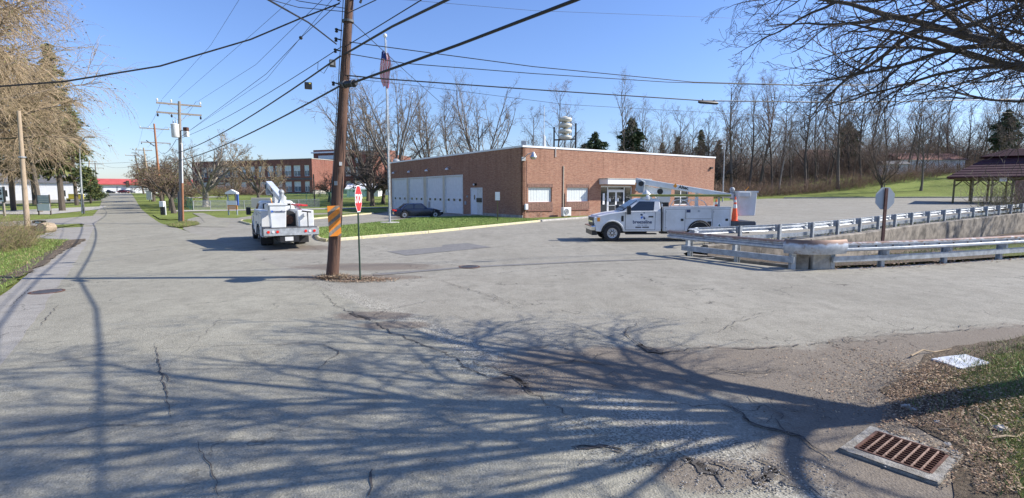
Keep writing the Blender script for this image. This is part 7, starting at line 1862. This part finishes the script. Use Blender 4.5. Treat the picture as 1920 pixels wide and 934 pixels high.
        m = MB(); m.box(-7.0, -4.6, -.95, -.70, 1.95, 2.02); m.box(-7.0, -4.6, -.60, -.55, 1.95, 2.02); m.build('ladder_rail', 'red_paint', t)
        m = MB(); m.prism([(-4.6, 1.98), (-4.6, 2.06), (-8.1, 1.62), (-8.1, 1.52)], -.72, -.60); m.build('ladder_rail', 'old_white', t)
        MB().box(-7.9, -7.2, -1.05, -.35, 1.02, 1.78).build('tool_box', W, t, bevel=.03)
        m = MB(); m.tube([(-8.1, -.75, 1.02), (-8.1, -.75, 1.70)], .025, 6); m.tube([(-8.1, -.9, 1.7), (-8.1, -.5, 1.75)], .04, 6); m.build('spotlight_mast', 'black_metal', t)
        m = MB(); m.lathe([(.42, -.09), (.44, 0), (.42, .09)], 18, axis='x', at=(-7.0, -.05, 1.32)); m.build('cable_reel', 'black_rubber', t, smooth=True); MB().lathe([(.22, -.12), (.22, .12)], 14, axis='x', at=(-7.0, -.05, 1.32)).build('reel_hub', 'rust_brown', t)
        MB().box(tx0 - .036, tx0 - .032, .78 - .0, .80, .5, .52) ; text('NO RIDERS', .06, 'dark_grey', t, (tx0 - .034, -.20, .92), (R(90), 0, R(-90))) if False else None
    MB().box(bx0 + .07, bx0 + .13, .4, .8, .55, 1.75).build('cab_guard', 'black_metal', t)
    return t
def world(t, x, y, z):
    a = t.rotation_euler.z; return Vector((t.location.x + x * math.cos(a) - y * math.sin(a), t.location.y + x * math.sin(a) + y * math.cos(a), t.location.z + z))
f0 = G(1108, 453.3); hd = R(180 + 1.8)
tA = bucket_truck((f0.x + .0, f0.y + 1.05, 0), hd, 'white bucket truck parked side on with a blue flower logo on its door', 'A')
c = world(tA, -7.30, .98, 1.03); cone(None, c.x, c.y, c.z, 1.0, 3, 'stack of orange cones with pale bands on the tail of the side-on truck')
c = world(tA, -6.55, .45, .95); cone(None, c.x, c.y, c.z + .2, .95, 1, 'single orange cone standing inside the bed of the side-on truck')
hb = R(90 + 29.5 + 1.5)
rb = G(493, 462.5)                                             # left rear wheel contact
ex, ey = math.cos(hb), math.sin(hb)
ax = rb - Vector((ex * -5.45 - ey * .92, ey * -5.45 + ex * .92, 0))
ax = ax + Vector((-.15, .35, 0))
tB = bucket_truck((ax.x, ax.y, 0), hb, 'white bucket truck seen from behind on the left with its boom folded', 'B'); tB.scale = (.95, .95, .95)

# ---- cars
def car(label, loc, ang, paint, L=4.6, Wd=1.8, H_=1.40, name='parked_car', coupe=True):
    t = thing(name, label, 'car', loc, ang); r = .33; fw, rw = L * .5 - .85, -L * .5 + .95
    n = 26; secs = []
    def top(x):
        f = (x + L / 2) / L
        return .62 + .30 * ss(f / .10) * (1 if f < .8 else 1) - .22 * ss((f - .72) / .28) + .04 * math.sin(f * 3)
    for i in range(n + 1):
        x = -L / 2 + L * i / n; f = i / n; w = Wd / 2 * (1 - .30 * (abs(2 * f - 1)) ** 6 - .06 * (abs(2 * f - 1)) ** 2); zt = top(x); zb = .20 + .16 * (abs(2 * f - 1)) ** 8
        lo = zb
        for c_ in (fw, rw):
            if abs(x - c_) < .40: lo = max(lo, r + math.sqrt(max(0, .40 ** 2 - (x - c_) ** 2)))
        secs.append([(x, -w * .96, lo), (x, -w, (lo + zt) / 2 + .02), (x, -w * .95, zt - .06), (x, -w * .78, zt), (x, w * .78, zt), (x, w * .95, zt - .06), (x, w, (lo + zt) / 2 + .02), (x, w * .96, lo)])
    MB().loft(secs).build('body', paint, t, smooth=True)
    MB().box(-L / 2 + .3, L / 2 - .3, -Wd / 2 + .15, Wd / 2 - .15, .18, .5).build('underbody', 'black_plastic', t)
    def R4(x0, x1, w, z): return [(x0, -w, z), (x1, -w, z), (x1, w, z), (x0, w, z)]
    xa, xb = -L * .40, L * .20
    MB().loft([R4(xa, xb, Wd * .43, .84), R4(-L * .27, L * .07, Wd * .35, H_ - .03), R4(-L * .22, L * .02, Wd * .32, H_)]).build('roof', paint, t, smooth=False, bevel=.04)
    for s in (-1, 1):
        def P(f, g): a0 = xa + (-L * .27 - xa) * g; a1 = xb + (L * .07 - xb) * g; w = Wd * .43 + (Wd * .35 - Wd * .43) * g + .012; return (a0 + (a1 - a0) * f, s * w, .84 + (H_ - .03 - .84) * g)
        for f0, f1 in ((.10, .46), (.50, .90)):
            q = [P(f0, .12), P(f1, .12), P(f1 - .03, .86), P(f0 + .05, .86)]; MB().add(q + [(p[0], p[1] - s * .02, p[2]) for p in q], [(0, 1, 2, 3), (7, 6, 5, 4), (0, 4, 5, 1), (1, 5, 6, 2), (2, 6, 7, 3), (3, 7, 4, 0)]).build('side_window', 'glass_dark', t)
        q = [P(.04, .05), P(.06, .6), P(.14, .93), P(.5, 1.0), P(.86, .93)]; MB().tube(q, .018, 5).build('window_trim', 'chrome', t)
        MB().box(-L / 2 - .005, -L / 2 + .22, min(s * .50, s * .80), max(s * .50, s * .80), .68, .82).build('tail_light', 'tail_red', t, bevel=.02); MB().box(L / 2 - .32, L / 2 - .08, min(s * .50, s * .76), max(s * .50, s * .76), .58, .70).build('headlight', 'head_lamp', t)
        for c_ in (fw, rw): tyre(t, c_, s * (Wd / 2 - .12), r, .21, s, holes=6)
    for x0, x1, z0, z1, nm in ((xb + .0, L * .07 + .0, .86, H_ - .06, 'windscreen'), (xa, -L * .27, .86, H_ - .06, 'rear_window')):
        w0, w1 = Wd * .38, Wd * .31; e = .02 if x0 > 0 else -.02; q = [(x0 + e, -w0, z0), (x0 + e, w0, z0), (x1 + e, w1, z1), (x1 + e, -w1, z1)]; MB().add(q + [(p[0] - e, p[1], p[2] - .02) for p in q], [(0, 1, 2, 3), (7, 6, 5, 4), (0, 4, 5, 1), (1, 5, 6, 2), (2, 6, 7, 3), (3, 7, 4, 0)]).build(nm, 'glass_dark', t)
    return t
car('dark navy coupe with chrome window trim parked at the garage doors', (At(782, 400, 50.5).x, 51.0, .0), R(20), 'car_navy', 4.75, 1.84, 1.42)
for px, y, m, l, rz in ((191, 224, 'car_dark', 'black car at the end of the road before the white building', 0), (205, 224, 'car_navy', 'dark blue car beside the black one at the end of the road', .1), (232, 222, 'car_maroon', 'maroon car at the end of the road', 0), (243, 226, 'car_grey', 'grey car behind the maroon one at the end of the road', 0)):
    x = At(px, 362, y).x; car(l, (x, y, T(x, y)), rz, m)
x = At(158, 372, 112).x; car('white car on the far left side street', (x, 112, T(x, 112)), .2, 'white_paint')
for c_ in list(SC.objects):
    if c_.type == 'EMPTY' and c_.parent is None and len(c_.children) == 0: print('EMPTY THING', c_.name)
nt_ = sum(len(o.data.polygons) for o in SC.objects if o.type == 'MESH'); print('faces incl. copies', nt_, 'objects', len(SC.objects))
